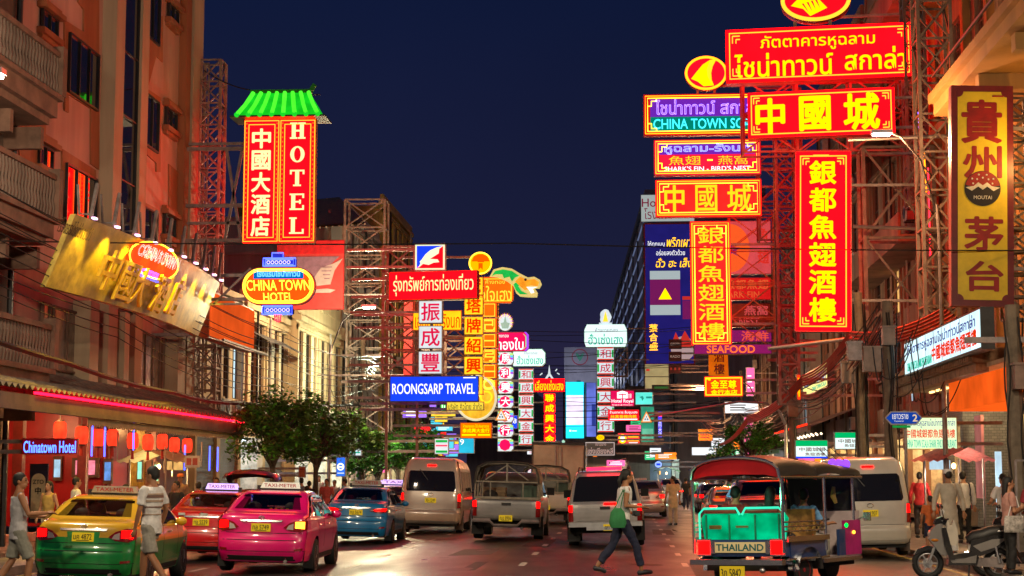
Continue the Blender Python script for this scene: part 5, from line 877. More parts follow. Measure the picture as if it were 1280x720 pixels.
# ================= right: buildings =================
m_ochre = M('ochre plaster', (.40, .20, .055), .75, 0, .14, .8, .12, streak=True); m_brownp = M('brown plaster', (.30, .17, .11), .8, 0, .22, .9, .2, streak=True); m_brick = None
def brick_mat():
    m = bpy.data.materials.new('grey brick'); m.use_nodes = True; n, l = m.node_tree.nodes, m.node_tree.links; b = n['Principled BSDF']; b.inputs['Roughness'].default_value = .6
    tc = n.new('ShaderNodeTexCoord'); sp = n.new('ShaderNodeSeparateXYZ'); l.new(tc.outputs['Object'], sp.inputs[0]); ad = n.new('ShaderNodeMath'); l.new(sp.outputs[0], ad.inputs[0]); l.new(sp.outputs[1], ad.inputs[1]); mp = n.new('ShaderNodeCombineXYZ'); l.new(ad.outputs[0], mp.inputs[0]); l.new(sp.outputs[2], mp.inputs[1])
    br = n.new('ShaderNodeTexBrick'); l.new(mp.outputs[0], br.inputs['Vector']); br.inputs['Color1'].default_value = (.16, .16, .17, 1); br.inputs['Color2'].default_value = (.10, .10, .11, 1); br.inputs['Mortar'].default_value = (.04, .04, .04, 1); br.inputs['Scale'].default_value = 3; br.inputs['Mortar Size'].default_value = .02
    l.new(br.outputs['Color'], b.inputs['Base Color']); return m
m_brick = brick_mat()
# overhanging slab house
f = Fac('R', 11.6, 42); t = thing('overhang_house', 'ochre house with a deep overhanging slab at the right picture edge', 'building', f.loc, f.rz)
part('wall', wall_open(MB(), -5.5, 16, 4.8, 26, []), m_ochre, t)
part('overhang_slab', MB().bx(-5.4, 16, -2.8, 0, 11.75, 12.15).bx(-5.4, 16, -2.95, -2.6, 12.1, 12.35), m_ochre, t)
for u_ in (-4.2, -.5, 3.5, 7.5): part('soffit_beam', MB().bx(u_ - .2, u_ + .2, -2.6, -.001, 11.35, 11.748), m_ochre, t); part('pillar', MB().bx(u_ - .35, u_ + .35, -.4, -.001, 4.8, 11.3), m_ochre, t)
for u_ in (-2.4, 1.5, 5.5): window(t, (u_ - 1.0, 7, u_ + 1.0, 10.6), m_trim, m_gl[1], 3, 3, d=-.06)
part('rail', MB().bar((-5.4, -2.8, 12.9), (16, -2.8, 12.9), .03), m_dark, t); pt_light('soffit_light', (1, -1.6, 9.4), 110, (1, .55, .14), .2, t)
# restaurant ground floor
f = Fac('R', 10.4, 44); t = thing('restaurant_front', 'lit restaurant front with orange band, cornice canopy and brown columns', 'shopfront', f.loc, f.rz); rest = t
part('back_wall', MB().bx(-7, 12, 5.5, 5.7, .15, 4.8), m_goldw, t); part('end_wall', MB().bx(-7.6, -7.2, -.3, 5.5, .15, 4.7), m_brick, t); part('ceiling', MB().bx(-7.6, 12, -2.0, 5.6, 4.15, 4.25), M('ceiling paint', (.5, .36, .24), .6), t)
part('cornice_canopy', MB().bx(-9.5, 4.5, -2.35, -1.9, 4.25, 4.5).bx(-9.6, 4.6, -2.5, -1.85, 4.5, 4.62).bx(-9.4, 4.4, -2.25, -1.95, 4.05, 4.247).bx(-9.5, 4.5, -1.9, .2, 4.3, 4.6), M('carved terracotta', (.34, .18, .09), .7, 0, .25, 6, .4), t)
mb = MB()
for i in range(60): x = -9.4 + i * .232; mb.bx(x, x + .13, -2.42, -2.35, 4.28, 4.46)
part('dentil_lattice', mb, M('carved terracotta', (1, 1, 1)), t)
y_b = -1.75; part('orange_band', MB().bx(-1.4, 9, -1.75, -1.6, 3.35, 4.1).bx(-1.55, -1.4, -1.75, 3.0, 3.35, 4.1), E('orange lit band', (1.0, .12, .01), .8, .3, 1.0), t)
for i in range(14):
    for j in range(3): part('ceiling_light_strip', MB().bx(-7 + i * 1.1 + .3 * j, -6.5 + i * 1.1 + .3 * j, -1.3 + j * .9, -1.22 + j * .9, 4.10, 4.148), E('warm strip light', (1, .62, .2), 3.5), t) if i < 13 else None
for u_, w in ((-.9, .32), (-.3, .22), (3.0, .35)): part('column', MB().bx(u_ - w / 2, u_ + w / 2, -.3, .3, .15, 4.15), M('brown column', (.24, .10, .035), .45, 0, .15), t)
part('glass_wall', MB().bx(-.1, 2.8, .02, .06, .3, 3.4), M('shop glass', (.12, .10, .06), .05, 0, 0, spec=.8), t); part('lit_poster', MB().bx(-6.5, -5.6, -.1, -.02, 1.0, 3.4), E('dim reddish poster', (.45, .16, .14), .6, .4, 2), t); part('light_column', MB().bx(-2.5, -2.35, -.4, -.25, .3, 2.3), e_winc, t); part('yellow_tube', MB().bx(.2, .35, -.3, -.2, 1.5, 3.2), E('yellow tube light', (1.2, .8, .15), 1.4), t)
for u_, w in ((-5, 200), (0, 280), (4.5, 230)): pt_light('restaurant_light', (u_, .3, 3.9), w, (1, .70, .32), .25, t)
# grille house, tall dark houses, far right row
f = Fac('R', 11.5, 55); t = thing('grille_house', 'ochre house with tall barred windows over the street', 'building', f.loc, f.rz)
ops = []
for z in (5.2, 9.2, 14.3, 19):
    for u_ in (-5.6, -2.2, 1.6, 5.0): ops.append((u_ - 1.0, z, u_ + 1.0, z + 3.0))
part('wall', wall_open(MB(), -7, 7, 4.6, 26, ops), m_brownp, t)
for o in ops: window(t, o, m_trim, m_gl[0], 6, 3, fw=.05)
for z in (8.7, 13.4, 18.4): part('ledge', MB().bx(-7, 7, -.7, -.001, z, z + .3), m_ochre, t)
for u_ in (-6.6, -3.9, -.3, 3.3, 6.7): part('pilaster', MB().bx(u_ - .22, u_ + .22, -.25, -.001, 4.6, 26), m_ochre, t)
part('ground_wall', wall_open(MB(), -7, 7, 0, 4.58, [(-6, .2, -.3, 3.4), (.3, .2, 6.4, 3.4)]), m_brick, t)
shop(t, (-6, .2, -.3, 3.4), E('warm shop light', (1, 1, 1)), 150, (1, .7, .3)); shop(t, (.3, .2, 6.4, 3.4), E('warm shop light', (1, 1, 1)), 150, (1, .75, .4))
t, f, u0, u1 = shophouse('dark_tall_house', 'tall brown house behind the widest vertical red sign', 'R', 11.5, 62, 78, 27, m_brownp, 6, 6, None, 'shop', E('warm shop light', (1, 1, 1)), acs=6, lw=170, col=(1, .7, .3))
part('sloping_roof', MB().quad((u0, 0, 16.2), (u1, 0, 16.2), (u1, -2.2, 14.6), (u0, -2.2, 14.6)).bx(u0, u1, -2.3, -2.15, 14.4, 14.65), m_can[2], t)
part('balcony_slab', MB().bx(u0, u1, -1.4, -.001, 10.2, 10.5).bx(u0, u1, -1.4, -1.3, 10.5, 11.3), m_brownp, t); part('balcony_slab', MB().bx(u0, u1, -1.4, -.001, 19.2, 19.5).bx(u0, u1, -1.4, -1.3, 19.5, 20.3), m_brownp, t)
t, f, u0, u1 = shophouse('shop_canopy_house', 'brown house with a red edged canopy above golden shops', 'R', 11.3, 78, 96, 23, m_brownp, 5, 6, None, 'shop', E('warm shop light', (1, 1, 1)), acs=6, lw=200, col=(1, .68, .25))
part('wide_canopy', MB().quad((u0, 0, 5.0), (u1 - 2, 0, 5.0), (u1 - 1, -2.7, 3.9), (u0, -2.7, 3.9)).bx(u0, u1 - 1, -2.8, -2.68, 3.75, 4.0), m_can[2], t); part('red_edge', MB().bx(u0, u1 - 1, -2.86, -2.81, 4.0, 4.1), E('red edge light', (1.2, .04, .01), 1.2), t)
mb = MB()
for i in range(50): mb.ell((u0 + .3 + i * .34, -2.5 + .5 * ((i * 7) % 5) / 5, 3.62), (.05, .05, .05), 6, 4)
part('fairy_light', mb, E('fairy lights', (1, .75, .5), 3), t)
for k, (Y0, Y1, H, w_, X, lab) in enumerate(((96, 112, 17, m_greyp, 11.0, 'grey house behind the pink panel sign'), (112, 128, 15, m_plas, 11.2, 'grimy house with slatted front on the far right'), (152, 175, 14, m_greyp, 6.6, 'grey block at the far right bend'), (175, 200, 11, m_plas, 5.2, 'low house where the street bends'), (200, 235, 12, m_greyp, 2.0, 'wide low block across the far bend'), (235, 290, 14, m_plas, -2, 'wide dark block closing the view'))):
    t, f, u0, u1 = shophouse('far_shophouse', lab, 'R', (10.8 + shift((Y0 + Y1) / 2)) , Y0, Y1, H, w_, 4 if H > 14 else 3, 6, None, 'shop', (e_winc, E('warm shop light', (1, 1, 1)))[k % 2], acs=3, lw=300, canopy=m_can[(k + 1) % 4], col=((.7, .9, 1), (1, .7, .5), (.6, .95, .9), (1, .7, .5), (.8, .9, 1), (1, .8, .6))[k])
t = thing('tiled_block', 'tall blue grey tiled block rising behind the navy billboard', 'building', (2.6, 175, 0)); fp = [(0, 0), (12, 0), (12, 140), (-5, 140)]
part('wall', MB().slab(fp, 0, 31), M('blue grey tiles', (.20, .23, .32), .4, .1, .2, .6), t); part('roof_edge', MB().slab([(-.3, -.3), (12.3, -.3), (12.3, 140.3), (-5.3, 140.3)], 31.002, 31.6), m_greyp, t)
for k in range(12): part('lit_band', MB().bar((-.06, .2, 3 + k * 2.4), (-5.06, 139.5, 3 + k * 2.4), .07), E('dim blue band', (.16, .2, .36), .55), t)
for k in range(9): q = .06 + .1 * k; part('mullion', MB().bar((-.1 - 5 * q, 140 * q, 0), (-.1 - 5 * q, 140 * q, 31), .09), m_greyp, t)
t = thing('bank_tower', 'dark far tower with a round plant emblem near its top', 'building', (P(725, 480, 330).x, 330, 0)); z1 = P(725, 434, 330).z
part('wall', wall_open(MB(), -3.1, 3.3, 0, z1, [], depth=12), M('dark tower cladding', (.36, .34, .40), .6, 0, .1, .3), t); mb = MB(); n = 28
for i in range(n): a_, b_ = 2 * pi * i / n, 2 * pi * (i + 1) / n; cz = z1 - 1.95; mb.quad((1.62 * cos(a_), -.06, cz + 1.62 * sin(a_)), (1.62 * cos(b_), -.06, cz + 1.62 * sin(b_)), (1.42 * cos(b_), -.06, cz + 1.42 * sin(b_)), (1.42 * cos(a_), -.06, cz + 1.42 * sin(a_)))
part('emblem_ring', mb, E('dim maroon emblem', (.09, .02, .03), .8), t); part('emblem_leaf', MB().prism([(0, cz - .9), (-.7, cz + .2), (-.75, cz + .9), (-.1, cz + .35), (0, cz + .2), (.1, cz + .35), (.75, cz + .9), (.7, cz + .2)], -.08, 0), E('dim green emblem', (.02, .07, .05), .8), t)
part('added_floodlight', MB().bx(-.4, .4, -9.3, -8.9, z1 - 7.4, z1 - 7.1).bar((0, -9, z1 - 7.3), (0, 0, z1 - 7.3), .08), m_dark, t); pt_light('added_flood_lamp', (0, -9, z1 - 6.9), 1500, (.75, .8, 1), .3, t)  # fixture and lamp added to brighten the dark tower
for i in range(8): window(t, (-2.6, 3 + i * 2.2, 2.8, 4.2 + i * 2.2), m_dark, e_winc if i in (1, 4) else m_gl[0], 5, 1, d=-.05)
# trusses and scaffolds of the right side
m_tr = M('dark galvanised steel', (.15, .12, .10), .5, .4, .2)
def tr(px0, py0, py1, Y, w, bays, lab, r=.05, foot=False, dp=None):
    a = P(px0, py1, Y); b = P(px0, py0, Y); truss('lattice_mast', lab, (a.x, Y, 4.3 if foot else a.z), (a.x, Y, b.z), w, bays, m_tr, r=r, dp=dp)
tr(1170, -40, 250, 50, .95, 11, 'lattice mast between the big Chinese sign and the yellow vertical sign', foot=True)
tr(985, 165, 440, 63, .7, 14, 'lattice mast left of the widest vertical red sign', foot=True); tr(1147, -40, 260, 60, .7, 12, 'lattice mast behind the end of the huge Thai sign'); tr(1274, 120, 400, 43.5, .75, 10, 'lattice mast behind the yellow vertical sign at picture edge', r=.05, dp=.5)
xframe('sign_scaffold', 'large crossbraced scaffold right of the widest vertical red sign', 1084, 1166, 183, 412, 57, 2, 1.2, m_tr, .06); xframe('sign_scaffold', 'scaffold grid in front of the pink panel sign', 914, 968, 268, 440, 68, 4, .8, M('dim golden steel', (.38, .24, .10), .5, .3, .2), .035)
xframe('sign_scaffold', 'scaffold behind the neon signs stack', 950, 1000, 110, 300, 66.5, 4, 1.0, m_tr, .05); xframe('sign_scaffold', 'scaffold behind the huge Thai sign', 930, 1130, 95, 190, 61.5, 2, 1.0, m_tr, .05, 3)
xframe('sign_scaffold', 'thin scaffold above the far mint column', 768, 784, 434, 470, 116, 2, .8, m_tr, .05)
for px0, py0, px1, py1, Y, lab in ((960, 436, 1190, 408, 55, 'long steel pipe under the vertical red sign'), (1060, 175, 1240, 168, 50, 'long steel pipe right of the big Chinese sign'), (1066, 283, 1180, 287, 56, 'steel pipe across the crossbraced scaffold')):
    a, b = P(px0, py0, Y), P(px1, py1, Y); solo('steel_pipe', MB().tube([a - a, b - a], .06, 8), m_alu, lab, 'pipe', a)
# lit conduit tubes on the dark facade
for i, (px, py0, py1, m, Y) in enumerate(((1143, 150, 190, e_cyan, 57), (1148, 140, 195, e_nvio, 57), (1155, 190, 240, e_norange, 57), (1078, 190, 300, E('dim green tube', (.02, .4, .12), .8), 57), (1160, 210, 320, e_nred, 58))):
    a, b = P(px, py0, Y), P(px + 3, py1, Y); solo('neon_tube', MB().tube([a - a, b - a], .025, 5), m, ['cyan', 'violet', 'orange', 'dim green', 'red'][i] + ' neon tube climbing the scaffold on the right', 'neon tube', a)

# ================= poles and cables =================
m_pole = M('concrete pole', (.20, .155, .11), .8, 0, .2, 3, .2)
def pole(X, Y, H, r, label, boxes=(), cross=1):
    z0 = road_z(X, Y) + .1; t = thing('utility_pole', label, 'utility pole', (X, Y, z0), 0); part('shaft', MB().tube([(0, 0, 0), (0, 0, H)], [r, r * .75], 10), m_pole, t)
    for k in range(cross): part('crossarm', MB().bx(-1.0, 1.0, -.08, .08, H - .8 - 1.2 * k, H - .68 - 1.2 * k), m_steel, t)
    for (x, z, w, h, m) in boxes: part('meter_box', MB().bx(x - w / 2, x + w / 2, -r - .32, -r + .02, z, z + h).bx(x - w / 2 - .03, x + w / 2 + .03, -r - .36, -r, z + h, z + h + .05), m, t)
    mb = MB(); rr = random.Random(int(Y))
    for k in range(7):
        a = rr.uniform(0, 6.28); mb.tube([((r + .03 + .02 * rr.random()) * cos(a + .25 * sin(j * .9)), (r + .03) * sin(a + .25 * sin(j * .9)), H * .12 + H * .83 * j / 12) for j in range(13)], .018, 4)
    part('strapped_cable', mb, m_cable, t)
    return t
m_box = M('beige meter box', (.22, .155, .12), .5, .1, .15)
pole(8.2, 36, 5.4, .2, 'thick concrete pole at the right picture edge', [(.1, 3.6, .4, .5, m_box)])
pole(7.0, 45, 6.4, .19, 'concrete pole with meter boxes and the blue street sign nearby', [(-.5, 4.5, .45, .62, m_box), (-.05, 5.2, .32, .45, m_box), (-.95, 4.8, .35, .45, m_steel)], 0)
pole(7.2, 52, 7.4, .17, 'concrete pole among the cable tangle right of the pale yellow sign', [(-.4, 4.6, .4, .6, m_box)], 0); pole(6.9, 70, 8.5, .16, 'concrete pole left of the right canopy', [(0, 4.2, .4, .5, m_box)], 2); pole(6.9, 100, 8, .15, 'thin pole near the small orange red sign', [], 2); pole(-11.9, 76, 8, .16, 'pole wrapped in a tangle of cables above the left trees', [(.3, 5.2, .4, .4, m_dark)], 3)
NC = [0]
def cable(pts, r, label, m=m_cable, sag=.4, group=None, n=14, cat='cable'):
    pts = [Vector(p) for p in pts]; out = []
    for a, b in zip(pts, pts[1:]):
        for k in range(n): q = k / n; p = a.lerp(b, q); p.z -= sag * 4 * q * (1 - q); out.append(p)
    out.append(pts[-1]); c = pts[0]; NC[0] += 1
    return solo('overhead_cable', MB().tube([p - c for p in out], r, 4, False), m, label, cat, c, group=group)
# one span across the street
cable([P(0, 301, 36), P(640, 304, 40), P(1280, 313, 42)], .016, 'single long cable crossing the whole street high up', sag=.05)
cable([P(255, 88, 57), P(310, 112, 55), P(400, 118, 57)], .02, 'black cable from the lattice mast to the green sign roof', sag=.1)
rr = random.Random(3); gl = 'thin cables strung along the left facades'
for k in range(12):   # left run along the house fronts, sagging between poles
    z = 4.7 + .18 * k + rr.uniform(-.1, .1); X = -12.3 + .04 * k; cable([(X, 22, z + 1.6 - .05 * k), (X, 40, z + .35), (X + .1, 58, z - .1), (X + .3, 76, z + .4), (X + .6, 100, z + .3)], .013, 'thin black cable sagging along the left facades', sag=rr.uniform(.15, .5), group=gl)
cable([(-12.4, 28, 4.6), (-12.45, 37, 4.15), (-12.5, 46, 3.95), (-12.5, 54, 4.0), (-12.0, 76, 4.9)], .06, 'thick twisted black cable bundle just above the tiled awning', sag=.08)
m_redc = M('red brown sheathed cable', (.38, .10, .07), .5, 0, .1); m_pinkc = M('pale pink cable', (.45, .25, .2), .5, 0, .1); gr = 'cables strung between the right poles'
for k in range(20):
    z = 4.9 + .12 * (k % 10); m = (m_cable, m_redc, m_pinkc)[k % 3]; dx = rr.uniform(-.3, .3)
    cable([(7.0 + dx, 45, min(z + .9, 5.9) + rr.uniform(-.2, .3)), (7.1 + dx, 70, z - .6 + rr.uniform(-.3, .3)), (6.8 + dx, 100, z - .2), (5.8 + dx, 125, z)], rr.choice((.014, .018, .025)), ('thin black', 'red brown', 'pale pink')[k % 3] + ' cable sagging between the right poles', m, rr.uniform(.3, 1.1), gr + ' ' + 'abc'[k % 3])
for k in range(5):   # thick red lit bundle falling to the street-side pole
    d = .12 * k; cable([P(1180 + 4 * k, 385 + 3 * k, 46), P(1062, 415 + 4 * k, 52), P(1003, 470 + 3 * k, 60), P(935, 520 + 2 * k, 74), P(898, 556, 84)], .04, 'thick red lit cable of the bundle sweeping down over the shops', M('red lit cable tint', (.5, .04, .02), .45, 0, .1), .25, 'thick red cables sweeping down over the shops')  # red light from the signs put into the cable colour
for k in range(12):  # loose loops in the right tangle
    x, z = rr.uniform(6.3, 7.9), rr.uniform(3.6, 6.4); w = rr.uniform(.4, 1.4); Y = rr.uniform(43.5, 47)
    cable([(x, Y, z), (x + w * .2, Y + .1, z - rr.uniform(.5, 1.2)), (x + w, Y, z + rr.uniform(-.2, .4))], .015, 'loose loop of black cable hanging from the meter box pole', sag=rr.uniform(.2, .6), group='loose cable loops on the meter box pole')
for k in range(8):
    x, z = rr.uniform(-12.6, -11.5), rr.uniform(4.6, 7); cable([(x, 75.5, z), (x + .3, 75.2, z - .8), (x + rr.uniform(-1, 1.4), 75.4, z + rr.uniform(-.3, .5))], .02, 'loose loop of black cable on the left tangled pole', sag=.4, group='loose cable loops on the left pole')
for k in range(16):  # fine far wires over the street
    Y = rr.uniform(95, 150); z = rr.uniform(6, 11.5); cable([(-13 + shift(Y), Y, z), (8 + shift(Y), Y + rr.uniform(-15, 20), z + rr.uniform(-1, 1))], .018, 'thin wire crossing the far street', sag=rr.uniform(.3, 1.2), group='thin wires across the far street')
t = thing('signal_arm', 'long pale pole arm reaching left to the warning triangle', 'pole', (7.0, 74, road_z(7) + .1)); a = P(886, 560, 74); part('post', MB().tube([(0, 0, 0), (0, 0, 4.0), (-.25, 0, 4.6)], .07, 8), m_alu, t); part('arm', MB().tube([(-.25, 0, 4.6), (-.8, 0, 4.95), (-2, 0, 5.02), (P(812, 521, 74).x - 7, 0, P(812, 521, 74).z - road_z(7) - .1)], .05, 8), m_alu, t)

# ================= trees =================
m_bark = M('tree bark', (.10, .07, .05), .9, 0, .25, 5, .4)
def leaf_mat(name, col): return M(name, col, .55, 0, .35, 2.5, 0, spec=.4)
def tree(label, X, Y, zc, R, h, cols, n=2600, lean=0):
    z0 = road_z(X, Y) + .1; t = thing('street_tree', label, 'tree', (X, Y, z0)); rr = random.Random(int(X * 10 + Y)); mb = MB(); mb.tube([(0, 0, 0), (.05 + lean * .3, 0, h * .4), (lean * .6, .05, h * .75), (lean, 0, h)], [.13, .10, .08, .04], 8)
    cl = []
    for k in range(22):
        a = rr.uniform(0, 2 * pi); e = rr.uniform(-.75, 1); q = rr.uniform(.35, 1.0); c = Vector((lean + R * q * cos(a) * (1 - .3 * e), R * q * sin(a) * (1 - .3 * e), zc - z0 + R * .75 * e * rr.uniform(.4, 1))); cl.append((c, R * rr.uniform(.18, .40)))
        mb.tube([(lean * .6, .05, h * rr.uniform(.55, .85)), c.lerp(Vector((lean, 0, h)), .45) + Vector((0, 0, -.15)), c], [.045, .03, .012], 5)
    part('trunk', mb, m_bark, t); lf = MB()
    for k in range(n):
        c, r = rr.choice(cl); d = Vector((rr.gauss(0, 1), rr.gauss(0, 1), rr.gauss(0, .7))).normalized() * r * rr.random() ** .45; p = c + d; s = rr.uniform(.06, .13)
        x = Vector((rr.gauss(0, 1), rr.gauss(0, 1), rr.gauss(0, .5))).normalized(); y = x.cross(Vector((rr.gauss(0, .6), rr.gauss(0, .6), 1))).normalized(); lf.cm = rr.randrange(len(cols)); lf.add([p - x * s, p + y * s * .45, p + x * s, p - y * s * .45], [(0, 1, 2, 3)])
    part('crown', lf, cols, t); return t
lg = [leaf_mat('dark leaf', (.06, .11, .018)), leaf_mat('olive leaf', (.09, .17, .02)), leaf_mat('bright leaf', (.10, .34, .025))]; gg = [leaf_mat('lush leaf', (.045, .30, .03)), leaf_mat('bright leaf', (1, 1, 1)), leaf_mat('dark leaf', (1, 1, 1))]
def tpx(px, py, Y): return P(px, py, Y)
for px, py, Y, R, cols, lab, n in ((338, 533, 54, 1.35, lg, 'olive street tree nearest the hotel awning', 4200), (392, 540, 62, 1.3, lg, 'olive street tree second from the hotel awning', 3600), (428, 535, 70, 1.35, lg, 'broad green street tree before the lettered parapet house', 3600), (470, 562, 80, 1.2, gg, 'bright green street tree left of the white van', 3000), (517, 553, 90, 1.3, gg, 'small green street tree under the blue travel sign', 2400), (450, 560, 75, 1.15, gg, 'green street tree between the broad one and the bright one', 2600), (495, 557, 85, 1.15, gg, 'green street tree just left of the pharmacy sign', 2400)):
    p = P(px, py + 7, Y); tree(lab, max(p.x, -12.3) if p.x > -12.6 else p.x, Y, p.z, R * 1.24, p.z + .1, cols, int(n * 1.7), lean=.15)
p = P(938, 552, 84); tree('dense green tree behind the three wheeler roof', p.x, 84, p.z, 1.5, p.z + .1, gg, 4500)
# ================= vehicles =================
def lerp_tab(tab, x):
    if x <= tab[0][0]: return tab[0][1]
    for (a, va), (b, vb) in zip(tab, tab[1:]):
        if x <= b: q = (x - a) / (b - a); q = q * q * (3 - 2 * q) * .5 + q * .5; return va + (vb - va) * q
    return tab[-1][1]
class Shell:
    """a car body: side silhouette, width by height, width by length; rear at y = 0 looking to -y"""
    def __init__(s, prof, hw, Wz, Ty, axles, wr, rnd_=.07, bow=.1, rear_n=None):
        s.p0 = prof; s.hw, s.Wz, s.Ty, s.ax, s.wr, s.r, s.b = hw, Wz, Ty, axles, wr, rnd_, bow; s.L = max(p[0] for p in prof)
        # soften the silhouette
        q = prof
        for _ in range(2): q = [q[0]] + [pt for a, b in zip(q, q[1:]) for pt in ((a[0] * .75 + b[0] * .25, a[1] * .75 + b[1] * .25), (a[0] * .25 + b[0] * .75, a[1] * .25 + b[1] * .75))] + [q[-1]]
        s.p = q; s.zt = max(p[1] for p in q); s.top = max(range(len(q)), key=lambda i: q[i][1])
        s.nrm = []
        for i in range(len(q)):
            a, b = q[max(i - 1, 0)], q[min(i + 1, len(q) - 1)]; dy, dz = b[0] - a[0], b[1] - a[1]; l = sqrt(dy * dy + dz * dz) or 1; s.nrm.append((-dz / l, dy / l))
    def w(s, y, z): return s.hw * lerp_tab(s.Wz, z) * lerp_tab(s.Ty, y)
    def bowy(s, k, y): return s.b * abs(k) ** 3 * (max(0, 1 - y / .8) ** 1.5 - max(0, 1 - (s.L - y) / .8) ** 1.5)
    def ins(s, k): k = abs(k); return s.r * (1 - sqrt(max(0, 1 - ((k - .8) / .2) ** 2))) if k > .8 else 0
    def yr(s, z):   # rear silhouette
        for i in range(s.top):
            a, b = s.p[i], s.p[i + 1]
            if (a[1] - z) * (b[1] - z) <= 0 and a[1] != b[1]: q = (z - a[1]) / (b[1] - a[1]); return a[0] + (b[0] - a[0]) * q, i
        return s.p[0][0], 0
    def rear(s, x, z, off):
        y, i = s.yr(z); k = max(-1, min(1, x / s.w(y, z))); n = s.nrm[i]; e = off - s.ins(k); return Vector((x, y + n[0] * e + s.bowy(k, y), z + n[1] * e))
    def side(s, sd, y, z, off): return Vector((sd * (s.w(y, z) + off), y + s.bowy(1, y), z))
    def body(s):
        mb = MB(); ss = [-1, -.98, -.94, -.88, -.8, -.6, -.3, 0, .3, .6, .8, .88, .94, .98, 1]; m = len(ss)
        for (y, z), n in zip(s.p, s.nrm):
            mb.v += [Vector((k * s.w(y, z), y - n[0] * s.ins(k) + s.bowy(k, y), z - n[1] * s.ins(k))) for k in ss]
        fs = [(i * m + j, i * m + j + 1, (i + 1) * m + j + 1, (i + 1) * m + j) for i in range(len(s.p) - 1) for j in range(m - 1)]; mb.f += fs; mb.m += [0] * len(fs)
        q = [(y - n[0] * s.r, z - n[1] * s.r) for (y, z), n in zip(s.p, s.nrm)]; zb = min(q[0][1], q[-1][1]); t = max(range(len(q)), key=lambda i: q[i][1]); zt = q[t][1]
        def cross(seg, z):
            for a, b in zip(seg, seg[1:]):
                if (a[1] - z) * (b[1] - z) <= 0 and a[1] != b[1]: return a[0] + (b[0] - a[0]) * (z - a[1]) / (b[1] - a[1])
            return min(seg, key=lambda p: abs(p[1] - z))[0]
        zs = sorted({zb + (zt - zb) * i / 30 for i in range(31)} | {p[1] for p in q if zb < p[1] < zt}); N = 64
        for sd in (-1, 1):
            o = len(mb.v); pts = []
            for z in zs:
                a, b = cross(q[:t + 1], z), cross(q[t:], z)
                for j in range(N + 1):
                    y, zz = a + (b - a) * j / N, z
                    for ya in s.ax:
                        d = sqrt((y - ya) ** 2 + (zz - s.wr) ** 2); R = s.wr * 1.16
                        if abs(d - R) < .045 and d > 0: y, zz = ya + (y - ya) * R / d, s.wr + (zz - s.wr) * R / d
                    pts.append((y, zz)); mb.v.append(s.side(sd, y, zz, 0))
            for i in range(len(zs) - 1):
                for j in range(N):
                    c = [i * (N + 1) + j, i * (N + 1) + j + 1, (i + 1) * (N + 1) + j + 1, (i + 1) * (N + 1) + j]; cy, cz = sum(pts[k][0] for k in c) / 4, sum(pts[k][1] for k in c) / 4
                    if any((cy - ya) ** 2 + (cz - s.wr) ** 2 < (s.wr * 1.16) ** 2 for ya in s.ax): continue
                    mb.f.append([k + o for k in c]); mb.m.append(0)
        return mb
    def patch(s, poly, where, off=.006, step=.06, sd=1, mb=None):
        """polygon laid on the rear ('r': x,z) or a side ('s': y,z) of the body, a thin shell of real thickness"""
        bm = bmesh.new(); f = bm.faces.new([bm.verts.new((a, b, 0)) for a, b in poly]); bmesh.ops.triangulate(bm, faces=[f])
        for ax in (0, 1):
            lo, hi = min(p[ax] for p in poly), max(p[ax] for p in poly); c = lo + step
            while c < hi - 1e-4:
                no = (1, 0, 0) if ax == 0 else (0, 1, 0); co = (c, 0, 0) if ax == 0 else (0, c, 0); bmesh.ops.bisect_plane(bm, geom=bm.verts[:] + bm.edges[:] + bm.faces[:], plane_co=co, plane_no=no); c += step
        mb = mb or MB(); o = len(mb.v); bm.verts.index_update(); fn = (lambda a, b, e: s.rear(a, b, e)) if where == 'r' else (lambda a, b, e: s.side(sd, a, b, e)); k = len(bm.verts)
        mb.v += [fn(v.co.x, v.co.y, off) for v in bm.verts]; mb.v += [fn(v.co.x, v.co.y, -.004) for v in bm.verts]
        for f in bm.faces: mb.f.append([v.index + o for v in f.verts]); mb.m.append(mb.cm)
        for e in bm.edges:
            if len(e.link_faces) == 1: a, b = e.verts; mb.f.append([a.index + o, b.index + o, b.index + k + o, a.index + k + o]); mb.m.append(mb.cm)
        bm.free(); return mb
def mir(poly): return [(-a, b) for a, b in poly][::-1]
def paint(name, col, coat=1.0, rough=.32): return M(name, col, rough, 0, .05, 2, 0, coat)
m_rim = M('alloy rim', (.42, .42, .43), .3, .9, .1); m_glass2 = M('car window glass', (.014, .014, .016), .04, 0, 0, spec=.8); m_seat = M('car seat seen through glass', (.16, .13, .11), .5, 0, .2); m_under = M('car underside', (.01, .01, .01), .8, 0, 0)
m_plate_y = M('yellow licence plate', (.72, .48, .03), .4, 0, .05); m_plate_w = M('white licence plate', (.7, .7, .66), .4, 0, .05); m_ink = M('black plate ink', (.01, .01, .01), .5, 0, 0); e_plateglow = E('glowing licence plate', (.75, .48, .02), .55)  # last plate material glows by itself in place of a plate lamp
m_clear = M('clear lamp plastic', (.5, .42, .4), .12, 0, 0, coat=1); e_turn = E('orange indicator glow', (2.0, .7, .05), 2.2); e_rev = E('white lamp glow', (1.3, .8, .55), 1.6)
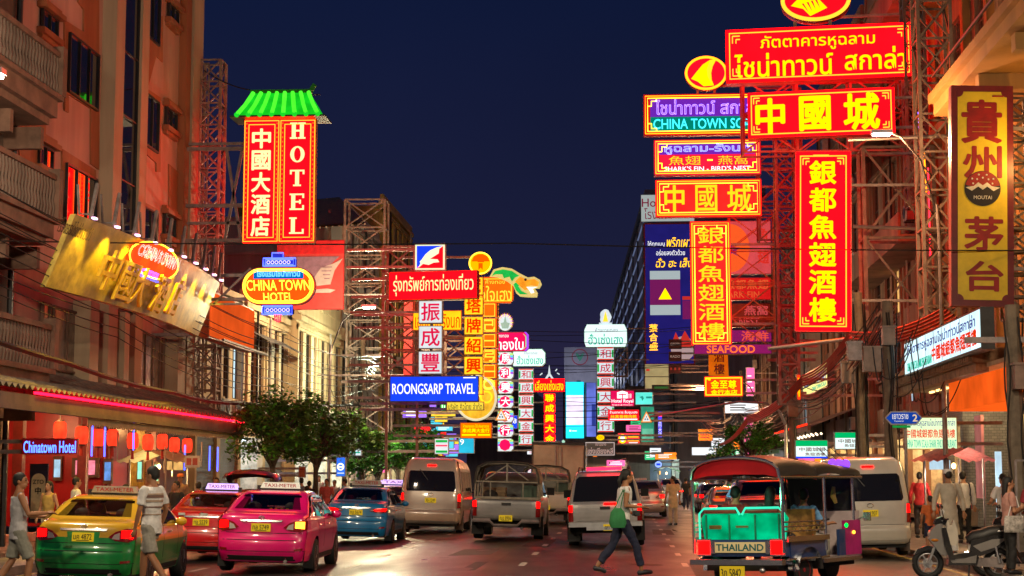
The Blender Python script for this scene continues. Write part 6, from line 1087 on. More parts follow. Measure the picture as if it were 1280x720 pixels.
def wheel(t, x, y, r, w=.2, n=5, sd=1, hub=None):
    k = part('wheel', MB().lathe([(r * .62, -w / 2), (r * .93, -w / 2), (r, -w * .34), (r, w * .34), (r * .93, w / 2), (r * .62, w / 2)], (x, y, r), 28, 'x'), m_black, t, 35)
    mb = MB(); xo = x + sd * w * .40; mb.lathe([(r * .64, -.02), (r * .64, .02), (r * .58, .02), (r * .58, -.02)], (xo, y, r), 24, 'x').lathe([(r * .16, -.03), (r * .13, .02 * sd)], (xo, y, r), 12, 'x')
    for i in range(n): a = 2 * pi * i / n + .3; mb.bar((xo, y + r * .1 * cos(a), r + r * .1 * sin(a)), (xo, y + r * .6 * cos(a), r + r * .6 * sin(a)), .018, .035)
    mb.lathe([(r * .6, -.05 * sd), (.01, -.05 * sd)], (xo, y, r), 16, 'x')
    part('rim', mb, hub or m_rim, k)
def finish(t, X, Y, yaw, flat=False):
    t.location = (X, Y, road_z(X, Y) + .004); t.rotation_euler = (0, -.025 * (1 if X < XC else -1) * -1 if not flat else 0, radians(yaw)); return t
def plate(t, S, x, z, w, h, txt, mat, off=.02, y=None):
    yy = S.rear(x, z, off).y if y is None else y; p = part('licence_plate', MB().bx(x - w / 2, x + w / 2, yy - .012, yy + .03, z - h / 2, z + h / 2), mat, t)
    mb = MB(); put_text(mb, txt, x - w * .42, x + w * .42, z - h * .28, z + h * .34, yy - .018, bold=.03); mb.bx(x - w * .3, x + w * .3, yy - .018, yy - .014, z - h * .42, z - h * .34); part('plate_lettering', mb, m_ink, p)
def roof_sign(t, z, y, w, h, face, txt, ink, tilt=0):
    r = part('roof_sign', MB().prism([(-w / 2, z), (w / 2, z), (w / 2 - .05, z + h), (-w / 2 + .05, z + h)], y - .07, y + .07), face, t); mb = MB(); put_text(mb, txt, -w * .4, w * .4, z + h * .22, z + h * .78, y - .08, bold=.03); part('sign_lettering', mb, ink, r)
    part('sign_rack', MB().bx(-w / 2 + .02, w / 2 - .02, y - .05, y + .05, z - .05, z - .004).bx(-w / 2 - .06, -w / 2 + .01, y - .05, y + .05, z - .06, z + .05).bx(w / 2 - .01, w / 2 + .06, y - .05, y + .05, z - .06, z + .05), m_dark, r)
def clear_glass():
    m = bpy.data.materials.new('tinted car glass'); m.use_nodes = True; n, l = m.node_tree.nodes, m.node_tree.links; n.remove(n['Principled BSDF'])
    a = n.new('ShaderNodeBsdfTransparent'); a.inputs[0].default_value = (.50, .52, .52, 1); g = n.new('ShaderNodeBsdfGlossy'); g.inputs['Roughness'].default_value = .03; lw = n.new('ShaderNodeFresnel'); lw.inputs[0].default_value = 1.5
    x = n.new('ShaderNodeMixShader'); l.new(lw.outputs[0], x.inputs[0]); l.new(a.outputs[0], x.inputs[1]); l.new(g.outputs[0], x.inputs[2]); l.new(x.outputs[0], n['Material Output'].inputs[0]); return m
m_clearglass = clear_glass()
SED = [(.12, .22), (.04, .30), (0, .42), (0, .58), (.05, .66), (.065, .80), (.075, .95), (.11, 1.03), (.20, 1.065), (.52, 1.09), (.66, 1.13), (1.22, 1.39), (1.5, 1.455), (2.1, 1.475), (2.7, 1.42), (3.42, 1.03), (4.15, .88), (4.42, .74), (4.53, .52), (4.5, .32), (4.42, .2)]
WSED = [(.2, .92), (.42, .98), (.75, 1.0), (.95, .97), (1.06, .925), (1.25, .82), (1.46, .70)]
def sedan(name, label, X, Y, yaw, lower, upper=None, split=.72, rs=None, ptxt='ทล 5749', lamps='lit', turn=None, badge=True, style=0, group=None, parts=True, H=1.0, plam=True):
    prof = [(y, z * H if z > 1 else z) for y, z in SED]
    S = Shell(prof, .875, [(z * (H if z > 1 else 1), q) for z, q in WSED], [(0, .90), (.5, .965), (1.1, 1), (3.5, 1), (4.1, .95), (4.55, .80)], (1.0, 3.62), .31, .07, .13)
    t = thing(name, label, 'car', group=group); mb = S.body()
    if parts:   # real window openings front and rear
        keep = []
        for i, f in enumerate(mb.f):
            c = sum((mb.v[k] for k in f), Vector()) / len(f); sk = i < (len(S.p) - 1) * 14
            if not (sk and abs(c.x) < .47 and ((.69 < c.y < 1.19 and c.z > 1.1) or (2.80 < c.y < 3.34 and c.z > 1.02))): keep.append(i)
        mb.f = [mb.f[i] for i in keep]; mb.m = [mb.m[i] for i in keep]
        zf = lambda y: min(S.p[S.top:], key=lambda q: abs(q[0] - y))[1]
        part('windscreen', MB().quad((-.56, 2.76, zf(2.76) + .012), (.56, 2.76, zf(2.76) + .012), (.56, 3.38, zf(3.38) + .012), (-.56, 3.38, zf(3.38) + .012)), m_clearglass, t)
        part('dashboard', MB().bx(-.6, .6, 2.75, 3.2, .75, 1.0), m_under, t); part('rear_bench', MB().bx(-.6, .6, 1.15, 1.3, .6, 1.1), m_seat, t)
        for x in (-.34, .34): part('headrest', MB().ell((x, 1.22, 1.17), (.13, .06, .09), 10, 6), m_seat, t); part('front_seat', MB().bx(x - .22, x + .22, 2.0, 2.14, .6, 1.15).ell((x, 2.07, 1.24), (.12, .05, .09), 10, 6), m_seat, t)
        part('steering_wheel', MB().tube([(.34 + .17 * cos(a), 2.68, .98 + .17 * sin(a)) for a in [2 * pi * k / 14 for k in range(15)]], .015, 5), m_dark, t)
    if upper:
        for i, f in enumerate(mb.f):
            c = sum((mb.v[k] for k in f), Vector()) / len(f)
            if c.z > (split if c.y > .45 else .83): mb.m[i] = 1
    part('body', mb, [lower, upper or lower], t, 35)
    part('underbody', MB().bx(-.74, .74, .25, 4.35, .2, .6), m_under, t)
    e = H
    part('rear_window', S.patch([(-.60, 1.135 * e), (.60, 1.135 * e), (.52, 1.3 * e), (.47, 1.40 * e), (-.47, 1.40 * e), (-.52, 1.3 * e)], 'r', .005), m_clearglass if parts else m_glass2, t)
    part('parcel_shelf', MB().bx(-.6, .6, .62, 1.14, 1.04, 1.06), m_under, t)
    for sd in (-1, 1):
        part('side_window', S.patch([(.95, 1.03), (1.9, 1.0), (1.9, 1.385 * e), (1.5, 1.37 * e), (1.18, 1.24 * e)], 's', .004, .12, sd), m_glass2, t); part('side_window', S.patch([(1.97, 1.0), (3.15, .985), (2.7, 1.30 * e), (2.35, 1.38 * e), (1.97, 1.385 * e)], 's', .004, .12, sd), m_glass2, t)
        if parts:
            for y0, y1 in ((1.93, 1.945), (.95, .965), (3.06, 3.075)): part('door_seam', S.patch([(y0, .36), (y1, .36), (y1, .98), (y0, .98)] if y0 > 1 else [(1.32, .66), (1.335, .66), (1.12, 1.0), (1.105, 1.0)], 's', .0015, .1, sd), m_under, t)
            for y0 in (1.25, 2.25): part('door_handle', MB().tube([S.side(sd, y0, .86, .008), S.side(sd, y0 + .05, .865, .03), S.side(sd, y0 + .16, .87, .03), S.side(sd, y0 + .2, .87, .008)], .013, 5), m_chrome, t)
            part('sill_trim', S.patch([(1.42, .25), (3.2, .25), (3.2, .34), (1.42, .34)], 's', .006, .2, sd), m_under, t)
        mx = MB().ell(S.side(sd, 2.98, 1.02, .11), (.10, .06, .075), 10, 6).bar(S.side(sd, 3.0, .99, 0), S.side(sd, 2.99, 1.0, .07), .02); part('wing_mirror', mx, upper or lower, t, True)
        # tail lamps
        pl = [(.40, .83), (.50, .91), (.66, .965), (.80, .97), (.80, .80), (.70, .75), (.50, .775)] if style == 0 else [(.34, .86), (.42, .92), (.80, .95), (.79, .84), (.60, .80)]
        tl = part('tail_lamp', S.patch(pl if sd > 0 else mir(pl), 'r', .014, .05), m_tail if lamps else m_tail, t)
        inn = [(.60, .82), (.60, .93), (.76, .94), (.76, .81)] if style == 0 else [(.46, .875), (.5, .905), (.76, .925), (.74, .865)]
        part('lamp_glow', S.patch(inn if sd > 0 else mir(inn), 'r', .02, .05), (e_turn if turn == sd else e_tail) if lamps else m_tail, tl)
        cl = [(.45, .80), (.49, .87), (.57, .90), (.57, .79)] if style == 0 else [(.36, .865), (.41, .90), (.45, .9), (.44, .86)]; part('reverse_lens', S.patch(cl if sd > 0 else mir(cl), 'r', .018, .05), m_clear, tl)
        part('reflector', S.patch([(sd * a, b) for a, b in ((.60, .42), (.74, .43), (.74, .47), (.60, .46))][::sd], 'r', .008, .05), m_tail, t)
        for y in (1.0, 3.62): wheel(t, sd * .77, y, .31, .2, 7 if style else 5, sd)
        if parts: part('mud_flap', MB().bx(*sorted((sd * .68, sd * .86)), .62, .64, .1, .36), m_black, t)
    if parts:
        part('trunk_seam', S.patch([(-.72, .725), (.72, .725), (.72, .735), (-.72, .735)], 'r', .0015, .1), m_under, t); part('chrome_bar', S.patch([(-.36, .925), (.36, .925), (.38, .955), (-.38, .955)], 'r', .02, .06), m_chrome, t)
        part('bumper_seam', S.patch([(-.78, .60), (.78, .60), (.78, .612), (-.78, .612)], 'r', .0015, .1), m_under, t); part('lip_shadow_line', S.patch([(-.80, .405), (.80, .405), (.80, .415), (-.80, .415)], 'r', .0015, .1), m_under, t); part('bumper_valance', S.patch([(-.62, .25), (.62, .25), (.58, .33), (-.58, .33)], 'r', .004, .08), m_under, t); part('plate_recess', S.patch([(-.24, .73), (.24, .73), (.26, .91), (-.26, .91)], 'r', .003, .08), lower if not upper else lower, t)
        bl = part('high_brake_lamp', MB().bx(-.11, .11, .78, .82, 1.085, 1.11), e_tail if lamps else m_tail, t)
        if badge: c = S.rear(0, .99, .01); part('badge', MB().tube([c + Vector((.05 * cos(a), 0, .032 * sin(a))) for a in [2 * pi * k / 14 for k in range(15)]], .007, 4).tube([c + Vector((.03 * cos(a), 0, .012 + .016 * sin(a))) for a in [2 * pi * k / 10 for k in range(11)]], .006, 4), m_chrome, t)
        part('exhaust', MB().tube([(.45, .05, .24), (.45, .4, .25)], .03, 8), m_steel, t)
    plate(t, S, 0, .825, .34, .14, ptxt, (e_plateglow if plam else m_plate_y) if rs else m_plate_w)
    if rs: roof_sign(t, 1.50 * e, 2.0, *rs)
    return finish(t, X, Y, yaw)
e_tx_white = E('lilac lit taxi sign', (.72, .5, 1.1), 1.3); e_tx_warm = E('pale lit taxi sign', (.75, .68, .5), .8); m_tx_off = M('unlit taxi sign', (.45, .40, .33), .4, 0, .1); m_inkr = M('red sign ink', (.5, .02, .02), .5)
p_pink = paint('hot pink paint', (.80, .003, .17)); p_red = paint('signal red paint', (.66, .006, .008)); p_blue = paint('sky blue paint', (.01, .22, .52)); p_green = paint('taxi green paint', (.008, .28, .05)); p_yel = paint('taxi yellow paint', (.70, .40, .015)); p_white = paint('cream white paint', (.62, .58, .50)); p_silver = M('silver paint', (.48, .46, .44), .3, .45, .06, 3, 0, .8); p_dark = paint('dark wine paint', (.06, .012, .016)); p_navy = paint('deep blue paint', (.02, .05, .16))
t = sedan('taxi', 'pink taxi with unbroken pink paint and a lit pale roof sign', -6.45, 29.6, 2, p_pink, rs=(.76, .11, e_tx_warm, 'TAXI-METER', m_inkr), ptxt='ทล 5749', turn=1)
mb = MB()
for i in range(9): mb.ell((-.02 + .05 * i, .85, 1.10 + .025 * (i % 2)), (.035, .03, .035), 8, 5)
part('garland', mb, M('marigold garland', (.75, .45, .02), .7), t)
t = sedan('taxi', 'green and yellow taxi at the left front, half hidden by the man in stripes', -8.55, 26.2, 3, p_green, p_yel, rs=(.80, .11, m_tx_off, 'TAXI-METER', m_inkr), ptxt='มค 4872', turn=None)
t = sedan('taxi', 'bright red taxi with a lilac lit roof sign behind the pink one', -8.95, 35.2, 1, p_red, rs=(.74, .13, e_tx_white, 'TAXI-METER', m_crim if 'm_crim' in globals() else m_inkr), ptxt='ทจ 5539', style=1)
for x in (-.42, .06): part('sticker', MB().bx(x - .07, x + .07, .05, .10, .965, 1.015), M('white sticker', (.6, .62, .58), .5), t)
sedan('taxi', 'blue taxi with an unlit beige roof sign beside the white van', -6.9, 43, 1, p_blue, rs=(.80, .14, m_tx_off, 'TAXI-METER', m_inkr), ptxt='ทฉ 5674', style=1)
# far taxi and cars
sedan('taxi', 'yellow and green taxi just left of the white van', -8.1, 57, 0, p_green, p_yel, rs=(.9, .15, e_tx_white, 'TAXI', m_inkr), ptxt='ทท 1182', parts=False)
sedan('taxi', 'green taxi with violet lit sign far behind the blue one', -9.6, 64, 0, p_green, rs=(.9, .15, e_tx_white, 'TAXI', m_inkr), ptxt='ทษ 3317', parts=False)
sedan('parked_car', 'white car seen low between the silver pickup and the lone pedestrian', 2.75, 100, 2, p_white, ptxt='กท 2204', style=1, parts=False, H=1.12)
sedan('taxi', 'yellow taxi roof seen behind the far white car', 1.3, 118, 4, p_yel, rs=(.9, .15, m_tx_off, 'TAXI', m_inkr), ptxt='ทค 8820', parts=False)
sedan('parked_car', 'red car seen behind the far white car', 3.6, 128, 6, p_red, ptxt='กข 4410', parts=False)
sedan('parked_car', 'dark wine red car nearest left of the three wheeler', 3.35, 39.5, 0, p_dark, ptxt='ฆฉ 7121', style=1, H=1.18)
sedan('parked_car', 'dark silver car behind the dark wine red car', 3.3, 50.5, 0, M('dark silver paint', (.16, .15, .15), .3, .4, .05, 3, 0, .8), ptxt='กจ 9034', style=1, parts=False)
sedan('parked_car', 'bright silver car between the capped pickup and the white car', 0.9, 71, 1, p_silver, ptxt='ชข 6650', parts=False, H=1.05)
sedan('parked_car', 'far white car ahead of the yellow and green taxi', -8.0, 74, 0, p_white, ptxt='กย 2381', parts=False); sedan('parked_car', 'far dark car in the lane beside the trees', -9.4, 82, 0, p_dark, ptxt='ขข 778', parts=False); sedan('taxi', 'far pink taxi in the middle lane beyond the box truck', -5.6, 92, 1, p_pink, rs=(.9, .15, e_tx_white, 'TAXI', m_inkr), ptxt='ทม 4421', parts=False); sedan('parked_car', 'far silver car right of the box truck', -.6, 88, 1, p_silver, ptxt='ชศ 915', parts=False); sedan('parked_car', 'far black car at the right kerb before the market stalls', 4.4, 82, 1, p_dark, ptxt='ฌง 60', parts=False)
for k, (x, y, pt, nm) in enumerate(((-5.2, 108, p_white, 'white'), (-2.2, 112, p_red, 'red'), (-8.2, 104, p_silver, 'silver'), (.6, 136, p_dark, 'dark'), (-3.6, 132, p_yel, 'yellow'))): sedan('parked_car' if k != 4 else 'taxi', 'distant %s car in the far traffic near the bend' % nm, x + shift(y), y, 3, pt, ptxt='กก %d' % (310 + k), parts=False, badge=False)
# ---- high-roof vans ----
VAN = [(.10, .30), (.02, .36), (0, .46), (0, .66), (.05, .70), (.055, .8), (.06, 1.0), (.075, 1.2), (.12, 1.55), (.19, 1.92), (.27, 2.14), (.42, 2.25), (.8, 2.285), (2.4, 2.29), (3.7, 2.24), (4.25, 2.08), (4.85, 1.35), (5.15, 1.1), (5.34, .85), (5.36, .5), (5.3, .28)]
def van(label, X, Y, yaw, ptxt, lit=True, tp=None, bumper=None):
    S = Shell(VAN, .94, [(.3, .95), (.7, .99), (1.0, 1.0), (1.25, .985), (1.9, .905), (2.15, .83), (2.3, .74)], [(0, .955), (.35, .99), (.8, 1), (4.4, 1), (4.9, .95), (5.36, .84)], (1.05, 4.1), .33, .10, .06)
    t = thing('passenger_van', label, 'van'); part('body', S.body(), tp or p_white, t, 35); part('underbody', MB().bx(-.78, .78, .2, 5.1, .22, .7), m_under, t)
    part('rear_window', S.patch([(-.72, 1.27), (.72, 1.27), (.755, 1.33), (.69, 1.83), (.64, 1.88), (-.64, 1.88), (-.69, 1.83), (-.755, 1.33)], 'r', .006, .08), m_glass2, t)
    part('rear_seat_back', MB().bx(-.5, -.1, .35, .5, 1.3, 1.75).bx(.1, .5, .35, .5, 1.3, 1.75), m_seat, t)  # two seat backs behind the rear window
    part('tailgate_seam', S.patch([(-.80, .735), (.80, .735), (.80, .745), (-.80, .745)], 'r', .002, .1), m_under, t); part('garnish', S.patch([(-.36, .90), (.36, .90), (.36, 1.10), (-.36, 1.10)], 'r', .012, .1), tp or p_white, t)
    part('bumper', S.patch([(-.88, .40), (.88, .40), (.90, .60), (-.90, .60)], 'r', .02, .08), bumper or tp or p_white, t); part('high_brake_lamp', S.patch([(-.13, 2.02), (.13, 2.02), (.13, 2.06), (-.13, 2.06)], 'r', .02, .1), e_tail if lit else m_tail, t)
    part('wiper', MB().tube([S.rear(-.36, 1.9, .02), S.rear(-.34, 1.9, .05), S.rear(-.1, 1.6, .04)], .012, 4), m_dark, t)
    c = S.rear(0, 1.17, .012); part('badge', MB().tube([c + Vector((.07 * cos(a), 0, .045 * sin(a))) for a in [2 * pi * k / 14 for k in range(15)]], .008, 4), m_chrome, t)
    for sd in (-1, 1):
        tl = part('tail_lamp', S.patch([(.80, .78), (.905, .78), (.90, 1.22), (.82, 1.22)] if sd > 0 else mir([(.80, .78), (.905, .78), (.90, 1.22), (.82, 1.22)]), 'r', .02, .05), m_tail, t); q = [(.82, 1.0), (.89, 1.0), (.885, 1.19), (.83, 1.19)]; part('lamp_glow', S.patch(q if sd > 0 else mir(q), 'r', .026, .05), e_tail if lit else m_tail, tl)
        for y0, y1 in ((.5, 1.5), (1.58, 2.6), (2.68, 3.5)): part('side_window', S.patch([(y0, 1.28), (y1, 1.28), (y1, 1.86), (y0, 1.86)], 's', .005, .15, sd), m_glass2, t)
        part('side_window', S.patch([(3.62, 1.22), (4.7, 1.22), (4.25, 1.86), (3.62, 1.86)], 's', .005, .15, sd), m_glass2, t); part('door_seam', S.patch([(3.55, .45), (3.565, .45), (3.565, 1.9), (3.55, 1.9)], 's', .002, .2, sd), m_under, t)
        part('wing_mirror', MB().box(S.side(sd, 4.55, 1.25, .14), (.16, .08, .28)).bar(S.side(sd, 4.6, 1.2, 0), S.side(sd, 4.56, 1.22, .1), .02), m_black, t)
        for y in (1.05, 4.1): wheel(t, sd * .82, y, .33, .2, 6, sd)
        part('mud_flap', MB().bx(*sorted((sd * .70, sd * .93)), .64, .66, .12, .42), m_seat, t)
    plate(t, S, 0, 1.0, .34, .15, ptxt, e_plateglow if lit else m_plate_w)
    return finish(t, X, Y, yaw)
van('cream white high roof van left of the canopied pickup', -5.85, 50.5, 1, '30-1249', tp=M('pearl beige paint', (.52, .46, .40), .3, .2, .05, 2, 0, .8), bumper=M('pearl bumper', (.6, .5, .38), .35, 0, .05))
van('white high roof van on the right behind the three wheeler', 5.55, 38.6, 0, 'ฮค 1907', bumper=paint('white bumper', (.6, .56, .47)))
# ---- pickups ----
def pickup(label, X, Y, yaw, col, cap, ptxt, lit=True, sag=0):
    if cap == 'hard': prof = [(.08, .52), (.02, .56), (0, .64), (0, .9), (.01, 1.02), (.03, 1.06), (.20, 1.42), (.34, 1.70), (.5, 1.79), (1.6, 1.83), (2.6, 1.80), (3.1, 1.72), (3.75, 1.24), (4.5, 1.10), (5.0, 1.0), (5.15, .8), (5.15, .5), (5.1, .35)]
    else: prof = [(.08, .52), (.02, .56), (0, .64), (0, .9), (.01, 1.02), (.05, 1.06), (1.6, 1.075), (1.72, 1.11), (1.82, 1.5), (1.95, 1.70), (2.2, 1.76), (2.9, 1.74), (3.2, 1.65), (3.8, 1.24), (4.5, 1.10), (5.0, 1.0), (5.15, .8), (5.15, .5), (5.1, .35)]
    S = Shell(prof, .885, [(.4, .97), (.75, 1.0), (1.06, .985), (1.4, .90), (1.75, .78)], [(0, .985), (.3, 1), (4.5, 1), (5.15, .86)], (1.15, 4.2), .37, .05, .03)
    t = thing('pickup_truck', label, 'pickup'); part('body', S.body(), col, t, 35); part('underbody', MB().bx(-.7, .7, .3, 4.9, .34, .8), m_under, t)
    part('tailgate', S.patch([(-.74, .64), (.74, .64), (.74, 1.0), (-.74, 1.0)], 'r', .012, .1), col, t); part('tailgate_handle', MB().bx(-.12, .12, -.03, .0, .90, .97), m_dark, t)
    for sd in (-1, 1):
        q = [(.755, .62), (.87, .62), (.87, 1.02), (.765, 1.02)]; tl = part('tail_lamp', S.patch(q if sd > 0 else mir(q), 'r', .02, .05), m_tail, t); q = [(.775, .86), (.855, .86), (.855, 1.0), (.775, 1.0)]; part('lamp_glow', S.patch(q if sd > 0 else mir(q), 'r', .027, .05), e_tail if lit else m_tail, tl)
        for y in (1.15, 4.2): wheel(t, sd * .79, y, .37, .24, 6, sd)
        part('mud_flap', MB().bx(*sorted((sd * .62, sd * .93)), .60, .63, .14, .62), m_black, t); part('fender_flare', MB().tube([S.side(sd, 1.15 + .43 * cos(a), .37 + .43 * sin(a), .01) for a in [pi * k / 10 for k in range(11)]], .035, 5), m_dark, t)
        part('wing_mirror', MB().box(S.side(sd, 3.35, 1.25, .16), (.2, .08, .2)).bar(S.side(sd, 3.45, 1.2, 0), S.side(sd, 3.36, 1.22, .1), .02), m_black, t)
        part('side_window', S.patch([(2.1, 1.14), (3.5, 1.14), (3.1, 1.58), (2.1, 1.62)], 's', .004, .15, sd), m_glass2, t)
        if cap == 'hard': part('side_window', S.patch([(.5, 1.14), (1.8, 1.14), (1.8, 1.62), (.66, 1.58)], 's', .004, .15, sd), m_glass2, t)
    if cap == 'hard':
        part('rear_window', S.patch([(-.76, 1.09), (.76, 1.09), (.67, 1.62), (.6, 1.68), (-.6, 1.68), (-.67, 1.62)], 'r', .008, .08), m_glass2, t); part('brake_light_bar', MB().bx(-.42, .42, .34, .42, 1.82, 1.90), E('glowing red bar', (2.4, .02, .08), 2.4), t); part('roof_rail', MB().tube([(-.62, .5, 1.80), (-.6, .7, 1.9), (-.58, 2.6, 1.9), (-.58, 2.8, 1.8)], .02, 5).tube([(.62, .5, 1.80), (.6, .7, 1.9), (.58, 2.6, 1.9), (.58, 2.8, 1.8)], .02, 5), m_dark, t)
        c = S.rear(.05, 1.0, .03); part('tailgate_lamp', MB().bx(-.02, .30, -.03, -.005, 1.005, 1.05), e_tail, t)
        part('step_bumper', MB().slab([(-.86, -.16), (.86, -.16), (.88, .1), (-.88, .1)], .50, .60).bx(-.45, .45, -.18, -.05, .42, .50), m_alu, t)
    else:
        m_fr = M('canopy steel frame', (.30, .26, .20), .5, .4, .2); zt = 1.98
        for y in (.04, .9, 1.75):
            pts = [(-.82, y, 1.06), (-.80, y, 1.6), (-.72, y, 1.86), (-.5, y, zt - .03), (0, y, zt), (.5, y, zt - .03), (.72, y, 1.86), (.80, y, 1.6), (.82, y, 1.06)]; part('hoop', MB().tube(pts, .028, 6), m_fr, t)
        part('canopy_frame', MB().bar((0, .04, 1.5), (0, .04, zt), .022).bar((-.8, .04, 1.5), (.8, .04, 1.5), .018).bar((0, .04, zt - .05), (-.55, .04, 1.55), .014).bar((0, .04, zt - .05), (.55, .04, 1.55), .014).bar((-.82, .04, 1.09), (.82, .04, 1.09), .03).bar((-.42, .04, 1.09), (-.42, .04, 1.5), .014).bar((.42, .04, 1.09), (.42, .04, 1.5), .014).bar((-.62, .04, 1.09), (-.62, .04, 1.5), .012), m_fr, t)
        mb = MB(); sec = [(-.83, 1.45), (-.80, 1.7), (-.74, 1.87), (-.52, zt), (0, zt + .035), (.52, zt), (.74, 1.87), (.80, 1.7), (.83, 1.45)]
        for y in (-.02, .6, 1.2, 1.85): mb.v += [Vector((x, y, z)) for x, z in sec]
        mb.add([], []); k = len(sec); mb.f += [[i * k + j, i * k + j + 1, (i + 1) * k + j + 1, (i + 1) * k + j] for i in range(3) for j in range(k - 1)]; mb.m += [0] * (3 * (k - 1)); part('canvas_canopy', mb, M('olive brown canvas', (.10, .085, .06), .8, 0, .2, 3), t, 60)
        mb = MB(); mb.tube([(x, -.02, z) for x, z in sec], .025, 5); part('canopy_hem', mb, M('dark hem', (.05, .045, .035), .7), t)
        part('cargo_box', MB().bx(-.7, -.1, 1.0, 1.5, 1.06, 1.35), M('cardboard', (.30, .2, .11), .8, 0, .15), t); part('cargo_sack', MB().ell((-.45, .4, 1.16), (.2, .25, .13)), M('dark sack', (.05, .045, .04), .8), t); part('cargo_crate', MB().bx(.35, .75, .5, 1.1, 1.06, 1.42), M('green plastic crate', (.05, .1, .06), .5), t)
        part('step_bumper', MB().tube([(-.86, -.1, .5), (-.4, -.12, .5), (-.3, -.12, .40), (.3, -.12, .40), (.4, -.12, .5), (.86, -.1, .5)], .04, 6).bx(-.84, -.4, -.12, .05, .5, .56).bx(.4, .84, -.12, .05, .5, .56), m_steel, t)
    plate(t, S, .0 if cap != 'hard' else .12, .58 if cap != 'hard' else .48, .34, .15, ptxt, e_plateglow, .06, y=-.16)
    part('exhaust', MB().tube([(.4, .1, .32), (.4, .7, .34)], .035, 8), m_steel, t); return finish(t, X, Y, yaw)
pickup('silver pickup with a canvas canopy on hoops, centre of the road', -3.06, 43.3, 0, M('grey silver paint', (.30, .29, .28), .32, .35, .06, 3, 0, .7), 'cage', 'ฌฉ 8906')
pickup('silver pickup with a hard rear cap and glowing brake bar', -.45, 40.2, 0, p_silver, 'hard', 'ฎท 271')
pickup('pale pickup squeezed between the canopied pickup and the capped pickup', -2.75, 58, 0, p_white, 'cage2', 'ผช 3380')
# ---- box truck ----
t = thing('box_truck', 'beige box truck standing tall behind the two silver pickups', 'truck'); m_tb = M('beige truck box', (.36, .28, .22), .6, .1, .15, 1.2)
part('cargo_box', MB().bx(-1.15, 1.15, 0, 5.5, .95, 3.05), m_tb, t); part('door', MB().bx(-1.1, -.01, -.05, -.001, 1.0, 2.98), m_tb, t); part('door', MB().bx(.01, 1.1, -.05, -.001, 1.0, 2.98), m_tb, t); part('lock_rod', MB().bar((-.12, -.08, 1.0), (-.12, -.08, 2.95), .02).bar((.12, -.08, 1.0), (.12, -.08, 2.95), .02).bx(.05, .25, -.1, -.06, 1.9, 2.0), m_steel, t)
part('frame_edge', MB().bx(-1.18, 1.18, -.06, .04, 3.052, 3.14).bx(-1.2, -1.152, -.06, .04, .9, 3.14).bx(1.152, 1.2, -.06, .04, .9, 3.14), m_dark, t); part('chassis', MB().bx(-.9, .9, .05, 7.2, .5, .94), m_under, t); part('cab', MB().prism([(-1.0, .6), (1.0, .6), (1.0, 1.6), (.85, 2.3), (-.85, 2.3), (-1.0, 1.6)], 5.7, 7.3), p_white, t)
for sd in (-1, 1): wheel(t, sd * .88, 1.4, .42, .26, 6, sd); wheel(t, sd * .88, 6.4, .42, .26, 6, sd); part('tail_lamp', MB().bx(*sorted((sd * .7, sd * 1.0)), -.02, .06, .7, .82), e_tail, t)
finish(t, -3.0, 75, 0)
# ---- car with raised boot lid, parked at the left kerb ----
t = sedan('parked_car', 'dark car with its curved boot lid raised, left kerb behind the taxis', -10.2, 45.5, 0, p_dark, ptxt='ษฬ 5012', style=1, lamps=None)
mb = MB(); sec = [(-.78, -.06), (-.7, .08), (-.45, .15), (0, .18), (.45, .15), (.7, .08), (.78, -.06)]
for y, dz in ((-.35, 1.72), (-.1, 1.80), (.3, 1.84), (.75, 1.62)): mb.v += [Vector((x, y, z + dz)) for x, z in sec]
k = len(sec); mb.f += [[i * k + j, i * k + j + 1, (i + 1) * k + j + 1, (i + 1) * k + j] for i in range(3) for j in range(k - 1)]; mb.m += [0] * (3 * (k - 1)); part('boot_lid', mb, p_dark, t, 60); part('boot_strut', MB().bar((-.6, .5, 1.0), (-.62, .3, 1.85), .02).bar((.6, .5, 1.0), (.62, .3, 1.85), .02), m_dark, t)
# ================= three wheeler =================
t = thing('three_wheeler', 'three wheeled taxi with a green glowing bench and dark arched roof', 'auto rickshaw'); tuk = t
m_vin = M('black vinyl roof', (.014, .012, .011), .5, 0, .15, 3, coat=0); m_redv = M('red vinyl lining', (.55, .008, .012), .3, 0, .1, 2, coat=.3); m_tblue = paint('deep blue paint', (.02, .05, .16)); m_gseat = E('green glowing bench', (.0, .55, .25), .62, .7, 3.2); m_teal = E('teal tube glow', (.05, .9, .55), .9)
hw = .76
def archs(y0, y1, z0, ztop, mat, name, n=12, hwf=1.0, dz=0, droop=.12):
    mb = MB(); sec = [(-hw * hwf * cos(pi * i / n) if i not in (0, n) else (-1 if i == 0 else 1) * hw * hwf, z0 + (ztop - z0) * (sin(pi * i / n) ** .65)) for i in range(n + 1)]
    ys = [y0 + (y1 - y0) * k / 4 for k in range(5)]
    for k, y in enumerate(ys): mb.v += [Vector((x, y, z - droop * (2 * k / 4 - 1) ** 2 * .5 + dz)) for x, z in sec]
    m = n + 1; fs = [[i * m + j, i * m + j + 1, (i + 1) * m + j + 1, (i + 1) * m + j] for i in range(4) for j in range(n)]; mb.f += fs; mb.m += [0] * len(fs); return part(name, mb, mat, t, 60)
mb = MB(); mb.prism([(-.72 * cos(pi * i / 14), 1.70 + .30 * sin(pi * i / 14) ** .7) for i in range(15)] + [(.5, 1.745), (0, 1.76), (-.5, 1.745)], -.10, -.07); part('rear_header', mb, M('red vinyl lining', (.55, .008, .012), .3, 0, .1, 2, coat=.3), t)
